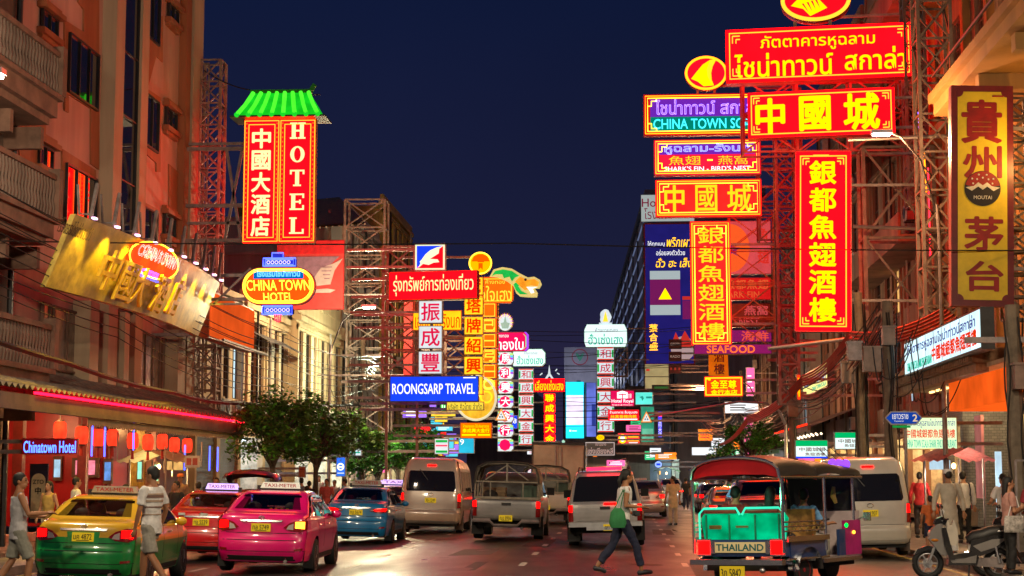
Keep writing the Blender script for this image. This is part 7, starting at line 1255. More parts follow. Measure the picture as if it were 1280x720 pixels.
roof1 = archs(-.12, 1.0, 1.74, 2.06, m_vin, 'roof_cover'); archs(-.1, .98, 1.715, 2.035, m_redv, 'roof_lining', hwf=.98); archs(.98, 1.75, 1.76, 2.0, m_vin, 'roof_cover', droop=.06); archs(1.72, 2.35, 1.74, 1.94, m_vin, 'roof_cover', droop=.05)
mb = MB(); n = 12; mb.tube([(-hw * cos(pi * i / n), -.13, 1.70 + .32 * sin(pi * i / n) ** .65) for i in range(n + 1)], .022, 6).tube([(-hw, -.13, 1.70), (-hw, 2.35, 1.70)], .022, 6).tube([(hw, -.13, 1.70), (hw, 2.35, 1.70)], .022, 6); part('roof_frame', mb, m_chrome, t)
for x, y in ((-hw, -.08), (hw, -.08), (-hw, 1.15), (hw, 1.15), (-.62, 2.3), (.62, 2.3)): part('roof_post', MB().tube([(x, y, .55), (x, y, 1.71)], .024, 8), m_chrome, t)
part('bench_back', MB().prism([(-.66, .72), (.66, .72), (.72, 1.08), (.66, 1.16), (-.66, 1.16), (-.72, 1.08)], .06, .16), m_gseat, t)
mb = MB()
for x in (-.62, -.22, .22, .62): mb.bx(x - .012, x + .012, .04, .058, .74, 1.14)
part('bench_strap', mb, M('green strap', (.0, .2, .1), .5), t)
part('bench_tube', MB().tube([(-.72, .02, .76), (-.72, .02, 1.16), (-.64, .02, 1.24), (-.08, .02, 1.24), (-.02, .02, 1.14)], .018, 6).tube([(.72, .02, .76), (.72, .02, 1.16), (.64, .02, 1.24), (.08, .02, 1.24), (.02, .02, 1.14)], .018, 6), m_teal, t)
for x in (-.36, .36): part('bench_bolster', MB().tube([(x - .26, .07, 1.20), (x + .26, .07, 1.20)], .045, 8), M('red bolster', (.35, .05, .03), .5), t)
part('scroll_plate', MB().bx(-.1, .1, .03, .055, .94, .97).bx(-.56, -.36, .03, .055, .92, .98), M('dark gold', (.4, .3, .08), .3, .7), t)
part('rear_panel', MB().bx(-.74, .74, 0, .12, .50, .76), m_tblue, t); g = part('name_plate', MB().bx(-.46, .46, -.03, -.001, .56, .72), E('backlit gold plate', (.6, .42, .18), .6), t); mb = MB(); put_text(mb, 'THAILAND', -.40, .40, .59, .69, -.045, bold=.05); part('plate_lettering', mb, M('teal paint', (.02, .14, .14), .4), g)
for x in (-.62, .62): part('tail_lamp', MB().bx(x - .09, x + .09, -.06, 0, .54, .74), e_tail, t); part('lamp_frame', MB().bx(x - .12, x + .12, -.03, .0, .74, .77).bx(x - .12, x + .12, -.03, 0, .51, .54).bx(x + (.1 if x < 0 else -.19), x + (.19 if x < 0 else -.1), -.04, -.001, .54, .74), m_chrome, t)
part('bumper', MB().bx(-.78, .78, -.18, -.08, .38, .46).tube([(-.7, -.1, .42), (-.7, .2, .4)], .03).tube([(.7, -.1, .42), (.7, .2, .4)], .03), m_chrome, t)
yp = part('licence_plate', MB().bx(-.28, .12, -.16, -.12, .14, .36), e_plateglow, t); mb = MB(); put_text(mb, '3ถ 5842', -.25, .09, .19, .32, -.17, bold=.03); part('plate_lettering', mb, m_ink, yp); part('bulb', MB().ell((.42, -.12, .30), (.05, .05, .05), 10, 6), m_chrome, t)
part('chassis', MB().bx(-.6, .6, .0, 2.3, .28, .40), m_under, t); part('floor', MB().bx(-.7, .7, .1, 2.35, .40, .44), m_alu, t); part('seat_cushion', MB().bx(-.66, .66, .18, .62, .62, .78), M('green seat vinyl', (.02, .2, .1), .4), t)
for sd in (-1, 1):
    part('side_panel', MB().bx(*sorted((sd * .72, sd * .76)), .12, 1.15, .46, .72), m_tblue, t); part('side_trim', MB().bx(*sorted((sd * .765, sd * .80)), .0, 1.2, .72, .80).bx(*sorted((sd * .765, sd * .79)), .0, 1.2, .44, .47), m_chrome, t)
    for z in (.88, .95, 1.02): part('side_rail', MB().tube([(sd * hw, -.05, z), (sd * hw, 1.15, z)], .014, 6), m_chrome, t)
    mb = MB()
    for k in range(6): y = .15 + .18 * k; mb.tube([(sd * hw, y + .07 * cos(a), .92 + .06 * sin(a)) for a in [2 * pi * j / 10 for j in range(11)]], .009, 4)
    part('scroll_lattice', mb, M('dark gold', (1, 1, 1)), t); wheel(t, sd * .62, .58, .27, .16, 0, sd, M('red rim', (.3, .01, .02), .4))
    mb = MB(); n = 10; mb.v += [Vector((sd * xx, .58 + .36 * cos(pi * i / n), .27 + .36 * sin(pi * i / n))) for i in range(n + 1) for xx in (.5, .82)]; mb.f += [[2 * i, 2 * i + 2, 2 * i + 3, 2 * i + 1] for i in range(n)]; mb.m += [0] * n; part('mudguard', mb, m_chrome, t, 60)
    part('footboard', MB().bx(*sorted((sd * .55, sd * .8)), 1.0, 2.2, .36, .42), m_chrome, t)
part('driver_seat', MB().bx(-.35, .35, 1.45, 1.75, .62, .76).bx(-.42, .42, 1.36, 1.46, .7, 1.2), M('brown gold seat', (.36, .18, .04), .5, 0, .3, 8), t)
part('front_cowl', MB().prism([(-.42, .35), (.42, .35), (.60, .9), (.62, 1.15), (-.62, 1.15), (-.60, .9)], 2.25, 2.5), M('white pink cowl', (.55, .45, .45), .3, 0, .1, coat=.6), t); part('cowl_side', MB().bx(.60, .66, 1.95, 2.45, .44, 1.0), M('magenta panel', (.45, .02, .18), .3), t); part('cowl_side', MB().bx(-.66, -.60, 1.95, 2.45, .44, 1.0), M('magenta panel', (.45, .02, .18)), t); part('door_panel', MB().bx(.61, .655, 1.75, 2.2, .42, .86), m_tblue, t)
part('windscreen_frame', MB().tube([(-.6, 2.4, 1.15), (-.6, 2.35, 1.72), (.6, 2.35, 1.72), (.6, 2.4, 1.15), (-.6, 2.4, 1.15)], .025, 6), m_dark, t); part('windscreen', MB().quad((-.58, 2.4, 1.17), (.58, 2.4, 1.17), (.58, 2.36, 1.70), (-.58, 2.36, 1.70)), M('thin glass', (.03, .03, .03), .03, 0, 0), t)
part('handlebar', MB().tube([(-.35, 2.0, 1.02), (-.1, 2.15, 1.0), (.1, 2.15, 1.0), (.35, 2.0, 1.02)], .018, 6).tube([(0, 2.15, 1.0), (0, 2.45, .4)], .03, 6), m_dark, t)
k_ = part('wheel', MB().lathe([(.15, -.07), (.24, -.07), (.26, -.04), (.26, .04), (.24, .07), (.15, .07)], (0, 2.55, .26), 24, 'x'), m_black, t, 35)
part('green_button_light', MB().ell((.66, 1.98, .92), (.03, .04, .04), 8, 5), E('green button', (.0, 1.2, .1), 1.5), t); part('amber_light', MB().ell((.67, 2.2, .8), (.02, .04, .03), 8, 5), e_turn, t); part('wing_mirror', MB().bx(.74, .86, 2.4, 2.43, .98, 1.12).bar((.62, 2.4, 1.0), (.76, 2.41, 1.05), .012), m_chrome, t)
for x in (.45, .56, .68): part('violet_lamp', MB().ell((x - .1, 2.2, 1.97 - .08 * x), (.07, .07, .08), 10, 6), E('violet lamp glow', (.25, .06, 1.5), 1.6), t); part('aerial', MB().bar((x - .1, 2.2, 1.97), (x - .35, 2.2, 2.2), .005), m_dark, t)
part('garland', MB().tube([(.35, 2.2, 1.55), (.33, 2.2, 1.4), (.38, 2.2, 1.28)], [.03, .05, .03], 6), M('yellow garland', (.6, .4, .1), .8), t)
pt_light('bench_light', (0, -.2, 1.4), 7, (.15, 1, .55), .1, t)
t.scale = (1.02, 1.2, 1); finish(t, 1.80, 26.4, -32)
# ================= scooters =================
def scooter(label, X, Y, yaw, col, group=None):
    """faces +x locally"""
    t = thing('motor_scooter', label, 'motorcycle', (X, Y, road_z(X, Y) + .004), radians(yaw), group); m_bl = M('gloss black plastic', (.015, .015, .016), .2, 0, .05, coat=1)
    for x in (-.62, .62):
        k = part('wheel', MB().tube([(x + .23 * cos(a), 0, .285 + .23 * sin(a)) for a in [2 * pi * i / 28 for i in range(29)]], .052, 8), m_black, t, 60); mb = MB().tube([(x + .175 * cos(a), 0, .285 + .175 * sin(a)) for a in [2 * pi * i / 24 for i in range(25)]], .014, 5).lathe([(.04, -.05), (.04, .05)], (x, 0, .285), 10, 'y').lathe([(.09, -.03), (.09, -.02)], (x, 0, .285), 16, 'y')
        for i in range(6): a = pi / 3 * i; mb.bar((x, 0, .285), (x + .17 * cos(a), 0, .285 + .17 * sin(a)), .012)
        part('rim', mb, m_alu, k)
    def side_solid(name, poly, w, mat, w2=None):
        mb = MB(); mb.prism(poly, -w / 2, w / 2); return part(name, mb, mat, t)
    side_solid('front_mudguard', [(.34, .50), (.42, .56), (.62, .60), (.80, .54), (.86, .44), (.80, .46), (.62, .53), (.46, .47)], .13, m_bl); part('fork', MB().tube([(.62, -.08, .285), (.44, -.08, .72)], .025).tube([(.62, .08, .285), (.44, .08, .72)], .025), m_alu, t)
    side_solid('front_fairing', [(.30, .42), (.40, .44), (.60, .72), (.58, .86), (.46, .98), (.36, 1.0), (.34, .86), (.22, .60)], .30, col); side_solid('leg_shield', [(.16, .36), (.26, .36), (.34, .62), (.38, .92), (.30, .92), (.24, .66)], .42, m_bl)
    part('headlamp', MB().ell((.545, 0, .80), (.07, .12, .08), 12, 8), m_clear, t); part('indicator', MB().ell((.5, -.14, .70), (.08, .03, .03), 8, 5).ell((.5, .14, .70), (.08, .03, .03), 8, 5), M('amber lens', (.6, .2, .02), .2), t)
    side_solid('handlebar_cover', [(.26, .96), (.50, .98), (.46, 1.08), (.36, 1.12), (.26, 1.06)], .26, m_bl); part('handlebar', MB().tube([(.28, -.34, 1.08), (.34, -.12, 1.06), (.34, .12, 1.06), (.28, .34, 1.08)], .018), m_dark, t)
    for sd in (-1, 1): part('mirror', MB().tube([(.34, sd * .2, 1.08), (.38, sd * .27, 1.26)], .009, 5).ell((.38, sd * .29, 1.31), (.025, .075, .05), 10, 6, Matrix.Rotation(.3, 3, 'Y')), m_bl, t); part('brake_lever', MB().tube([(.36, sd * .12, 1.05), (.37, sd * .3, 1.05)], .007, 4), m_chrome, t)
    side_solid('floor_tunnel', [(-.22, .26), (.28, .26), (.26, .42), (.10, .46), (-.16, .50), (-.26, .40)], .34, m_bl); side_solid('rear_cowl', [(-.28, .42), (-.10, .52), (-.14, .70), (-.50, .78), (-.88, .84), (-.92, .80), (-.70, .62), (-.45, .48)], .28, m_bl); side_solid('side_trim', [(-.30, .50), (-.16, .60), (-.50, .72), (-.76, .74), (-.55, .58)], .30, col); side_solid('lower_trim', [(-.2, .3), (.2, .3), (.26, .36), (.0, .38), (-.22, .44)], .36, col)
    mb = MB(); sp = [(.02 - .1, .72), (-.2, .78), (-.36, .80), (-.5, .86), (-.78, .90), (-.86, .86)]; mb.tube([(x, 0, z - .03) for x, z in sp], [.08, .12, .14, .13, .11, .06], 10); part('seat', mb, M('black seat vinyl', (.02, .018, .017), .5), t, 60)
    part('grab_rail', MB().tube([(-.6, -.13, .86), (-.9, -.1, .90), (-.96, 0, .91), (-.9, .1, .90), (-.6, .13, .86)], .014), m_alu, t); part('tail_lamp', MB().ell((-.90, 0, .80), (.05, .1, .04), 8, 5), m_tail, t); side_solid('rear_mudguard', [(-.88, .66), (-.80, .64), (-1.02, .30), (-1.06, .32)], .12, m_bl)
    side_solid('engine', [(-.70, .22), (-.18, .24), (-.14, .38), (-.62, .40)], .22, m_steel); part('muffler', MB().tube([(-.25, -.16, .24), (-.5, -.17, .28), (-.88, -.17, .36)], [.02, .05, .055], 8), m_dark, t); part('side_stand', MB().bar((-.1, .1, .28), (-.05, .26, .01), .014), m_dark, t); part('suspension', MB().tube([(-.62, .12, .3), (-.55, .12, .62)], .03, 6), m_chrome, t)
    return t
sc = scooter('silver and black motor scooter parked on the right facing the road', 6.05, 31.0, 176, M('silver scooter plastic', (.30, .28, .26), .3, .4, .05, 3, 0, .8)); scooter('black motor scooter behind the woman with the phone', 7.35, 32.2, 172, M('graphite scooter plastic', (.05, .05, .055), .3, .3, .05, 3, 0, .8))
b_ = MB(); b_.prism([(-.10, -.30), (.10, -.30), (.12, -.1), (.09, .06), (.05, .16), (.02, .06), (-.02, .06), (-.05, .16), (-.09, .06), (-.12, -.1)], -.07, .07); t = thing('plastic_bag', 'white plastic bag with red print hanging from the silver scooter', 'bag', (5.83, 30.93, .70), radians(176)); part('sack', b_, M('white plastic film', (.62, .55, .45), .4, 0, .1), t); mb = MB(); mb.bx(-.05, .05, -.08, -.072, -.10, -.07).bx(-.04, .04, -.08, -.072, -.17, -.13); part('print', mb, M('red bag print', (.5, .02, .02), .5), t)
# ================= people =================
m_skin = M('warm skin', (.46, .22, .12), .5, 0, .06, 6); m_skin2 = M('tanned skin', (.38, .17, .08), .5, 0, .06, 6); m_hair = M('black hair', (.010, .008, .007), .65, 0, .1); m_shoe = M('dark shoe', (.015, .015, .018), .5, 0, .1); m_sole = M('white sole', (.5, .48, .45), .6, 0, .05)
def fused(name, mb, mat, parent, vox, smooth=2):
    """one continuous surface out of overlapping limbs"""
    me = mb.mesh(name, mat); o = bpy.data.objects.new(name, me); COL.objects.link(o); md = o.modifiers.new('r', 'REMESH'); md.mode = 'VOXEL'; md.voxel_size = vox; md.use_smooth_shade = True
    if name in ('shirt', 'trousers', 'shorts'):
        if 'folds' not in bpy.data.textures: tx = bpy.data.textures.new('folds', 'CLOUDS'); tx.noise_scale = .13; tx.noise_depth = 2
        dm = o.modifiers.new('d', 'DISPLACE'); dm.texture = bpy.data.textures['folds']; dm.strength = .045; dm.mid_level = .5
    if smooth: s = o.modifiers.new('s', 'SMOOTH'); s.iterations = smooth; s.factor = .5
    dg = bpy.context.evaluated_depsgraph_get(); dg.update(); m2 = bpy.data.meshes.new_from_object(o.evaluated_get(dg)); bpy.data.objects.remove(o); bpy.data.meshes.remove(me); m2.name = name
    if not m2.materials: m2.materials.append(mat)
    m2.polygons.foreach_set('use_smooth', [True] * len(m2.polygons)); return obj(name, m2, parent)
def limb(mb, pts, rs, n=10, open_end=False):
    """tapered round limb with rounded ends"""
    mb.tube(pts, rs, n)
    for i, (p, r) in enumerate(zip(pts, rs)):
        if not (open_end and i == len(pts) - 1): mb.ell(p, (r, r, r), n, 6)
def loft(mb, secs, n=16):
    vs = [Vector((c[0] + rx * cos(2 * pi * j / n), c[1] + ry * sin(2 * pi * j / n), c[2])) for c, rx, ry in secs for j in range(n)]; k = len(secs)
    mb.add(vs, [(i * n + j, i * n + (j + 1) % n, (i + 1) * n + (j + 1) % n, (i + 1) * n + j) for i in range(k - 1) for j in range(n)] + [tuple(range(n))[::-1], tuple((k - 1) * n + j for j in range(n))])
V = Vector
def hand(mb, w, d, side, curl=.5):
    """palm and five unequal bent fingers from the wrist w along d"""
    d = d.normalized(); a = d.cross(V((0, 0, 1)) if abs(d.z) < .8 else V((0, 1, 0))).normalized() * side; b = d.cross(a).normalized()
    limb(mb, [w, w + d * .045, w + d * .08], [.022, .030, .030], 8); limb(mb, [w + d * .04 + a * .018, w + d * .08 + a * .02], [.018, .018], 6); limb(mb, [w + d * .04 - a * .018, w + d * .08 - a * .02], [.018, .018], 6)
    for i, L in enumerate((.066, .075, .070, .056)):
        q = w + d * .085 + a * (.030 - .020 * i); k = q + d * L * .5 + b * L * .2 * curl; limb(mb, [q, k, k + d * L * .45 * (1 - .4 * curl) + b * L * .5 * curl], [.0105, .0098, .0088], 6)
    q = w + d * .03 + a * .03; limb(mb, [q, q + d * .03 + a * .025, q + d * .062 + a * .028 + b * .01], [.013, .0115, .0095], 6)
def person(label, X, Y, rz, h=1.7, L=None, skin=None, shirt=None, sleeve='short', trousers=None, leg='long', shoes=None, hair='short', lean=0.0, head=0.0, hat=None, robe=0, vox=.010, z=None, female=False, stripes=None, seat=False, cat='person', group=None, hem=.84, fem_h=None, collar=True):
    """stands facing +y locally; L overrides joints"""
    J = dict(hip=V((.085, 0, .90)), knee_r=V((.10, .015, .49)), knee_l=V((-.10, .015, .49)), ank_r=V((.10, -.01, .085)), ank_l=V((-.10, -.01, .085)), toe_r=None, toe_l=None, sh=.185 if not female else .165, el_r=V((.25, -.02, 1.13)), el_l=V((-.25, -.02, 1.13)), wr_r=V((.27, .06, .88)), wr_l=V((-.27, .06, .88)))
    if L: J.update({k: (V(v) if isinstance(v, tuple) else v) for k, v in L.items()})
    t = thing('person', label, cat, (X, Y, (road_z(X, Y) if z is None else z)), radians(rz), group); s = h / 1.72; t.scale = (s, s, s); skin = skin or m_skin
    lx = lambda zz: V((0, lean * (zz - .9), 0)); sh = J['sh']; shr, shl = V((sh, 0, 1.40)) + lx(1.4), V((-sh, 0, 1.40)) + lx(1.4); hipr, hipl = J['hip'], V((-J['hip'].x, J['hip'].y, J['hip'].z))
    mb = MB(); wf = .9 if female else 1.0
    torso = [(V((0, 0, .84)), .145, .10), (V((0, 0, .93)), .155 if female else .150, .105), (V((0, 0, 1.05)), .125 * wf, .092), (V((0, .0, 1.20)), .148 * wf, .102), (V((0, 0, 1.32)), .165 * wf, .105), (V((0, -.005, 1.40)), .155 * wf, .088), (V((0, -.008, 1.45)), .085, .065), (V((0, -.005, 1.49)), .055, .055)]
    loft(mb, [(c + lx(c.z), a, b) for c, a, b in torso]); hc = V((0, .015, 1.615)) + lx(1.6); Rh = Matrix.Rotation(radians(head), 3, 'Z')
    limb(mb, [V((0, -.008, 1.42)) + lx(1.42), V((0, .0, 1.55)) + lx(1.55)], [.055, .05]); hb = MB()
    hb.ell((0, -.008, .02), (.074, .094, .098), 16, 10).ell((0, .022, -.055), (.055, .062, .062), 12, 8).ell((0, .05, -.085), (.03, .03, .025), 8, 6).ell((0, .098, -.02), (.012, .018, .018), 8, 6).tube([(0, .085, .025), (0, .105, -.022)], [.007, .012], 6).ell((0, .085, -.058), (.022, .012, .010), 8, 5)
    for sd in (-1, 1): hb.ell((sd * .076, -.01, -.01), (.010, .020, .032), 8, 6)
    mb.add([Rh @ v + hc for v in hb.v], hb.f)
    for S, E_, W_, sd in ((shr, J['el_r'], J['wr_r'], 1), (shl, J['el_l'], J['wr_l'], -1)): limb(mb, [S, S.lerp(E_, .5), E_, E_.lerp(W_, .4), W_], [.052, .045, .037, .036, .025]); hand(mb, W_, (W_ - E_), sd, .6)
    for H_, K, A, toe in ((hipr, J['knee_r'], J['ank_r'], J['toe_r']), (hipl, J['knee_l'], J['ank_l'], J['toe_l'])):
        limb(mb, [H_, H_.lerp(K, .5), K, K.lerp(A, .35), A], [.085, .072, .052, .054, .034]); limb(mb, [A + V((0, -.03, -.045)), A + (toe if toe is not None else V((0, .15, -.055)))], [.036, .03])
    body = fused('body', mb, skin, t, vox)
    eb = MB(); mo = MB()
    for sd in (-1, 1): eb.ell((sd * .031, .081, .012), (.013, .009, .007), 8, 5).bar((sd * .016, .088, .034), (sd * .048, .078, .036), .004)
    e2 = MB(); e2.add([Rh @ v + hc for v in eb.v], eb.f); part('eyes', e2, m_hair, body); mo.bar((-.02, .093, -.058), (.02, .093, -.058), .004); m2 = MB(); m2.add([Rh @ v + hc for v in mo.v], mo.f); part('mouth', m2, M('lips', (.3, .09, .07), .5), body)
    # hair and hats
    hr = MB()
    if hair: hr.ell((0, -.018, .035), (.083, .098, .096), 16, 10); hr.ell((0, -.05, .0), (.079, .066, .075), 12, 8)
    if hair == 'long': loft(hr, [(V((0, -.055, .03)), .085, .06), (V((0, -.075, -.12)), .085, .05), (V((0, -.085, -.28)), .085, .04), (V((0, -.085, -.40)), .06, .025)], 12)
    if hair == 'bun': hr.ell((0, -.115, .03), (.045, .04, .045), 10, 7)
    if hair == 'tail': limb(hr, [V((0, -.1, .02)), V((0, -.14, -.08)), V((0, -.12, -.22))], [.03, .035, .015], 8)
    if hair:
        cut = MB(); cut.add([v for v in hr.v], hr.f); h2 = MB(); h2.add([Rh @ (v if not (v.y > .045 and v.z < .06) else V((v.x, .045, v.z))) + hc for v in cut.v], cut.f); fused('hair', h2, m_hair, t, .011, 1)
    if hat:
        kind, mat = hat; hb = MB()
        if kind == 'cap': hb.lathe([(.092, .045), (.094, .075), (.085, .12), (.05, .14), (.01, .145)], (0, -.005, 0), 16); hb.slab([(.07 * cos(a), .06 + .10 * sin(a)) for a in [pi * i / 8 for i in range(9)]], .045, .056)
        else: hb.lathe([(.094, .03), (.094, .10), (.088, .118), (.01, .122)], (0, -.01, 0), 18)
        h2 = MB(); h2.add([Rh @ v + hc for v in hb.v], hb.f); part('cap', h2, mat, t, 50)
    # clothes
    if shirt:
        sb = MB(); e = .016; zl = hem; tl = [c for c in torso if c[0].z > zl + .02 and c[0].z < 1.47]
        tank = sleeve == 'tank'
        loft(sb, [(V((0, 0, zl)) + lx(zl), .168 * (wf if female else 1), .122)] + [(c + lx(c.z), (a + e) * (1.06 if c.z < 1.1 else 1), b + e * 1.2) for c, a, b in tl if not (tank and c.z > 1.42)])
        for S, E_, W_ in ((shr, J['el_r'], J['wr_r']), (shl, J['el_l'], J['wr_l'])):
            if sleeve == 'short': limb(sb, [S, S.lerp(E_, .45), S.lerp(E_, .74)], [.066, .064, .066], 12, True)
            elif sleeve == 'long': limb(sb, [S, E_, E_.lerp(W_, .93)], [.066, .054, .042], 12, True)
            elif sleeve == 'none': limb(sb, [S + V((0, 0, .0)), S.lerp(E_, .12)], [.062, .058])
            else: limb(sb, [S.lerp(V((0, 0, 1.42)) + lx(1.42), .35), S.lerp(V((0, 0, 1.42)) + lx(1.42), .55)], [.05, .05])
        if robe: loft(sb, [(V((0, .0, robe)), .22, .18), (V((0, 0, .6)), .19, .15), (V((0, 0, .9)), .17, .125)])
        so = fused('shirt', sb, shirt, t, vox * 1.15)
        if stripes:
            for z0, z1, mt in stripes:
                st = MB(); q = []
                for z in (z0, z1):
                    k = max(i for i in range(len(torso)) if torso[i][0].z <= z); c, a, b = torso[k]; c2, a2, b2 = torso[min(k + 1, len(torso) - 1)]; f = (z - c.z) / max(c2.z - c.z, 1e-3); q.append((V((0, 0, z)) + lx(z), a + (a2 - a) * f + e * 1.35 + .004, b + (b2 - b) * f + e * 1.55 + .004))
                loft(st, q, 24); part('shirt_stripe', st, mt, so, 60)
    if trousers:
        tb = MB(); loft(tb, [(V((0, 0, .80)), .15, .115), (V((0, 0, .93)), .165, .118), (V((0, 0, 1.0)), .150, .112)])
        for H_, K, A in ((hipr, J['knee_r'], J['ank_r']), (hipl, J['knee_l'], J['ank_l'])):
            if leg == 'short': limb(tb, [H_, H_.lerp(K, .5), H_.lerp(K, .9)], [.098, .094, .096], 12, True)
            else: limb(tb, [H_, H_.lerp(K, .5), K, K.lerp(A, .5), K.lerp(A, .82 if leg == 'crop' else .97)], [.098, .086, .068, .066, .062], 12, True)
        fused('shorts' if leg == 'short' else 'trousers', tb, trousers, t, vox * 1.15)
    if shoes is not False:
        for A, toe in ((J['ank_r'], J['toe_r']), (J['ank_l'], J['toe_l'])):
            toe = toe if toe is not None else V((0, .15, -.055)); kb = MB(); limb(kb, [A + V((0, -.035, -.04)), A + toe * .5 + V((0, 0, -.012)), A + toe], [.044, .042, .036], 10); fused('shoe', kb, shoes or m_shoe, t, .012, 1)
    return t
C = lambda name, col, r=.8: M(name, col, r, 0, .1, 8)
m_grey = C('grey cotton', (.52, .51, .52)); m_wcot = C('white cotton', (.76, .74, .72)); m_navyc = C('navy cotton', (.012, .016, .045)); m_blackc = C('black cotton', (.015, .014, .014)); m_beigec = C('beige linen', (.55, .48, .38)); m_khaki = C('khaki cotton', (.33, .31, .26)); m_redcot = C('red blouse', (.55, .02, .02)); m_maroon = C('maroon cotton', (.22, .012, .02)); m_pinkc2 = C('dusty pink cotton', (.50, .25, .2)); m_bluec = C('blue work shirt', (.14, .34, .62)); m_orc = C('orange shirt', (.6, .14, .03)); m_brstr = C('brown stripe', (.22, .13, .10)); m_tan = C('tan stripe', (.45, .33, .24))
SW = .15
# left men in front of the taxi
person('man in a grey tank top and shorts at the left picture edge', -9.12, 25.0, -62, 1.83, dict(el_r=(.23, .10, 1.16), wr_r=(.16, .36, 1.17), el_l=(-.25, .02, 1.14), wr_l=(-.17, .30, 1.12), knee_r=(.10, .16, .50), ank_r=(.10, .10, .09), knee_l=(-.10, -.06, .50), ank_l=(-.10, -.30, .16)), m_skin2, m_grey, 'tank', C('grey green shorts', (.27, .27, .22)), 'short', head=-25, hem=.80)
person('man in a striped polo shirt and pale shorts crossing before the green taxi', -7.22, 25.5, 68, 1.88, dict(el_r=(.24, -.06, 1.13), wr_r=(.24, .05, .86), el_l=(-.24, .03, 1.13), wr_l=(-.22, .12, .87), knee_r=(.10, .20, .52), ank_r=(.10, .22, .09), knee_l=(-.10, -.08, .50), ank_l=(-.10, -.36, .15)), m_skin2, m_wcot, 'short', m_khaki, 'short', hem=.80, stripes=[(1.30, 1.335, m_brstr), (1.24, 1.27, m_tan), (1.16, 1.18, m_brstr), (1.34, 1.36, m_tan), (1.06, 1.075, m_tan)], head=8)
# woman crossing
w = person('woman in a white sleeveless top and navy trousers crossing the road', -.05, 29.0, -78, 1.80, dict(el_r=(.20, .02, 1.14), wr_r=(.16, .28, 1.12), el_l=(-.19, -.04, 1.13), wr_l=(-.12, .18, 1.02), knee_r=(.09, .20, .52), ank_r=(.08, .30, .10), toe_r=(0, .15, -.03), knee_l=(-.08, -.14, .50), ank_l=(-.08, -.40, .17), toe_l=(0, .12, -.09)), m_skin2, m_wcot, 'none', m_navyc, 'crop', M('black sneaker', (.03, .03, .04), .5), 'tail', lean=.10, female=True, head=12, hem=.82)
hx_, hy_ = cos(radians(-78)), sin(radians(-78))
def near(tp, p):  # a point in a person's own frame -> world
    return tp.location + Matrix.Rotation(tp.rotation_euler.z, 3, 'Z') @ (V(p) * tp.scale.x)
p = near(w, (.22, -.12, .98)); mb = MB(); loft(mb, [(V((0, 0, -.20)), .12, .05), (V((0, 0, -.12)), .15, .07), (V((0, 0, .06)), .12, .06), (V((0, 0, .13)), .06, .03)], 14); t = thing('cloth_bag', 'green cloth shoulder bag carried by the crossing woman', 'bag', p, radians(2)); part('sack', mb, C('green cotton bag', (.03, .22, .07)), t, 60); part('strap', MB().tube([(-.05, 0, .12), (.02, -.03, .28), (.10, -.05, .44)], .010, 5).tube([(.05, 0, .12), (.08, -.03, .28), (.12, -.05, .44)], .010, 5), C('green cotton bag', (1, 1, 1)), t)
solo('mobile_phone', MB().box((0, 0, 0), (.15, .075, .012)), m_black, 'black phone in the outstretched hand of the crossing woman', 'phone', near(w, (.165, .40, 1.14)), radians(0))
t = thing('camera', 'small black camera hanging at the hip of the crossing woman', 'camera', near(w, (.14, .20, 1.02)), radians(10)); part('camera_body', MB().box((0, 0, 0), (.12, .07, .09)).lathe([(.035, -.08), (.035, -.03)], (0, 0, 0), 12, 'y'), m_dark, t); part('strap', MB().tube([(-.05, 0, .05), (-.14, -.02, .22), (-.24, -.04, .40)], .007, 5), m_dark, t)
# far man in the road, right-hand sidewalk people
person('man in a long cream shirt standing far out in the road', 1.72, 61, 20, 1.74, dict(el_r=(.24, .0, 1.12), el_l=(-.24, 0, 1.12)), m_skin2, C('cream cotton', (.62, .50, .28)), 'short', C('pale trousers', (.5, .42, .3)), 'long', vox=.016, head=60, hem=.62)
person('woman in a red blouse and dark trousers by the lit food stall', 8.15, 47.5, -25, 1.80, dict(el_r=(.27, -.02, 1.12), wr_r=(.26, .16, 1.0)), None, m_redcot, 'long', C('dark brown trousers', (.035, .02, .015)), 'long', hair='bun', female=True, vox=.014, z=road_z(8) + SW + .05, hem=.86)
person('man in a long beige shirt and white skullcap seen from behind', 7.05, 37.5, 8, 1.86, dict(el_r=(.29, .02, 1.13), wr_r=(.30, .0, .88), el_l=(-.29, .02, 1.13), wr_l=(-.31, .0, .88)), m_skin2, m_beigec, 'long', m_wcot, 'long', hat=('skull', m_wcot), robe=.42, vox=.012, z=road_z(7.05) + SW)
person('child in an orange shirt beside the man in the skullcap', 6.72, 37.9, 0, 1.28, None, m_skin2, m_orc, 'short', m_navyc, 'short', vox=.016, z=road_z(6.72) + SW)
mw = person('man in a white shirt with dark backpack straps walking away', 8.75, 44.5, 5, 1.82, dict(el_r=(.26, .02, 1.12), wr_r=(.27, .05, .90)), None, m_wcot, 'long', m_blackc, 'long', vox=.014, z=road_z(8.7) + SW + .05, head=-35)
part('backpack_strap', MB().tube([(.13, -.10, 1.15), (.13, -.13, 1.3), (.12, -.08, 1.44), (.12, .06, 1.44)], .018, 5).tube([(-.13, -.10, 1.15), (-.13, -.13, 1.3), (-.12, -.08, 1.44), (-.12, .06, 1.44)], .018, 5), m_navyc, mw)
wp = person('woman in a pink top with long hair looking at her phone', 6.75, 30.4, -80, 1.69, dict(el_r=(.19, .02, 1.12), wr_r=(.12, .27, 1.18), el_l=(-.19, .03, 1.12), wr_l=(-.08, .28, 1.16), knee_l=(-.09, .03, .49), ank_l=(-.10, .04, .085)), m_skin, m_pinkc2, 'short', m_blackc, 'long', hair='long', female=True, z=road_z(6.75) + SW, head=-6, hem=.86)
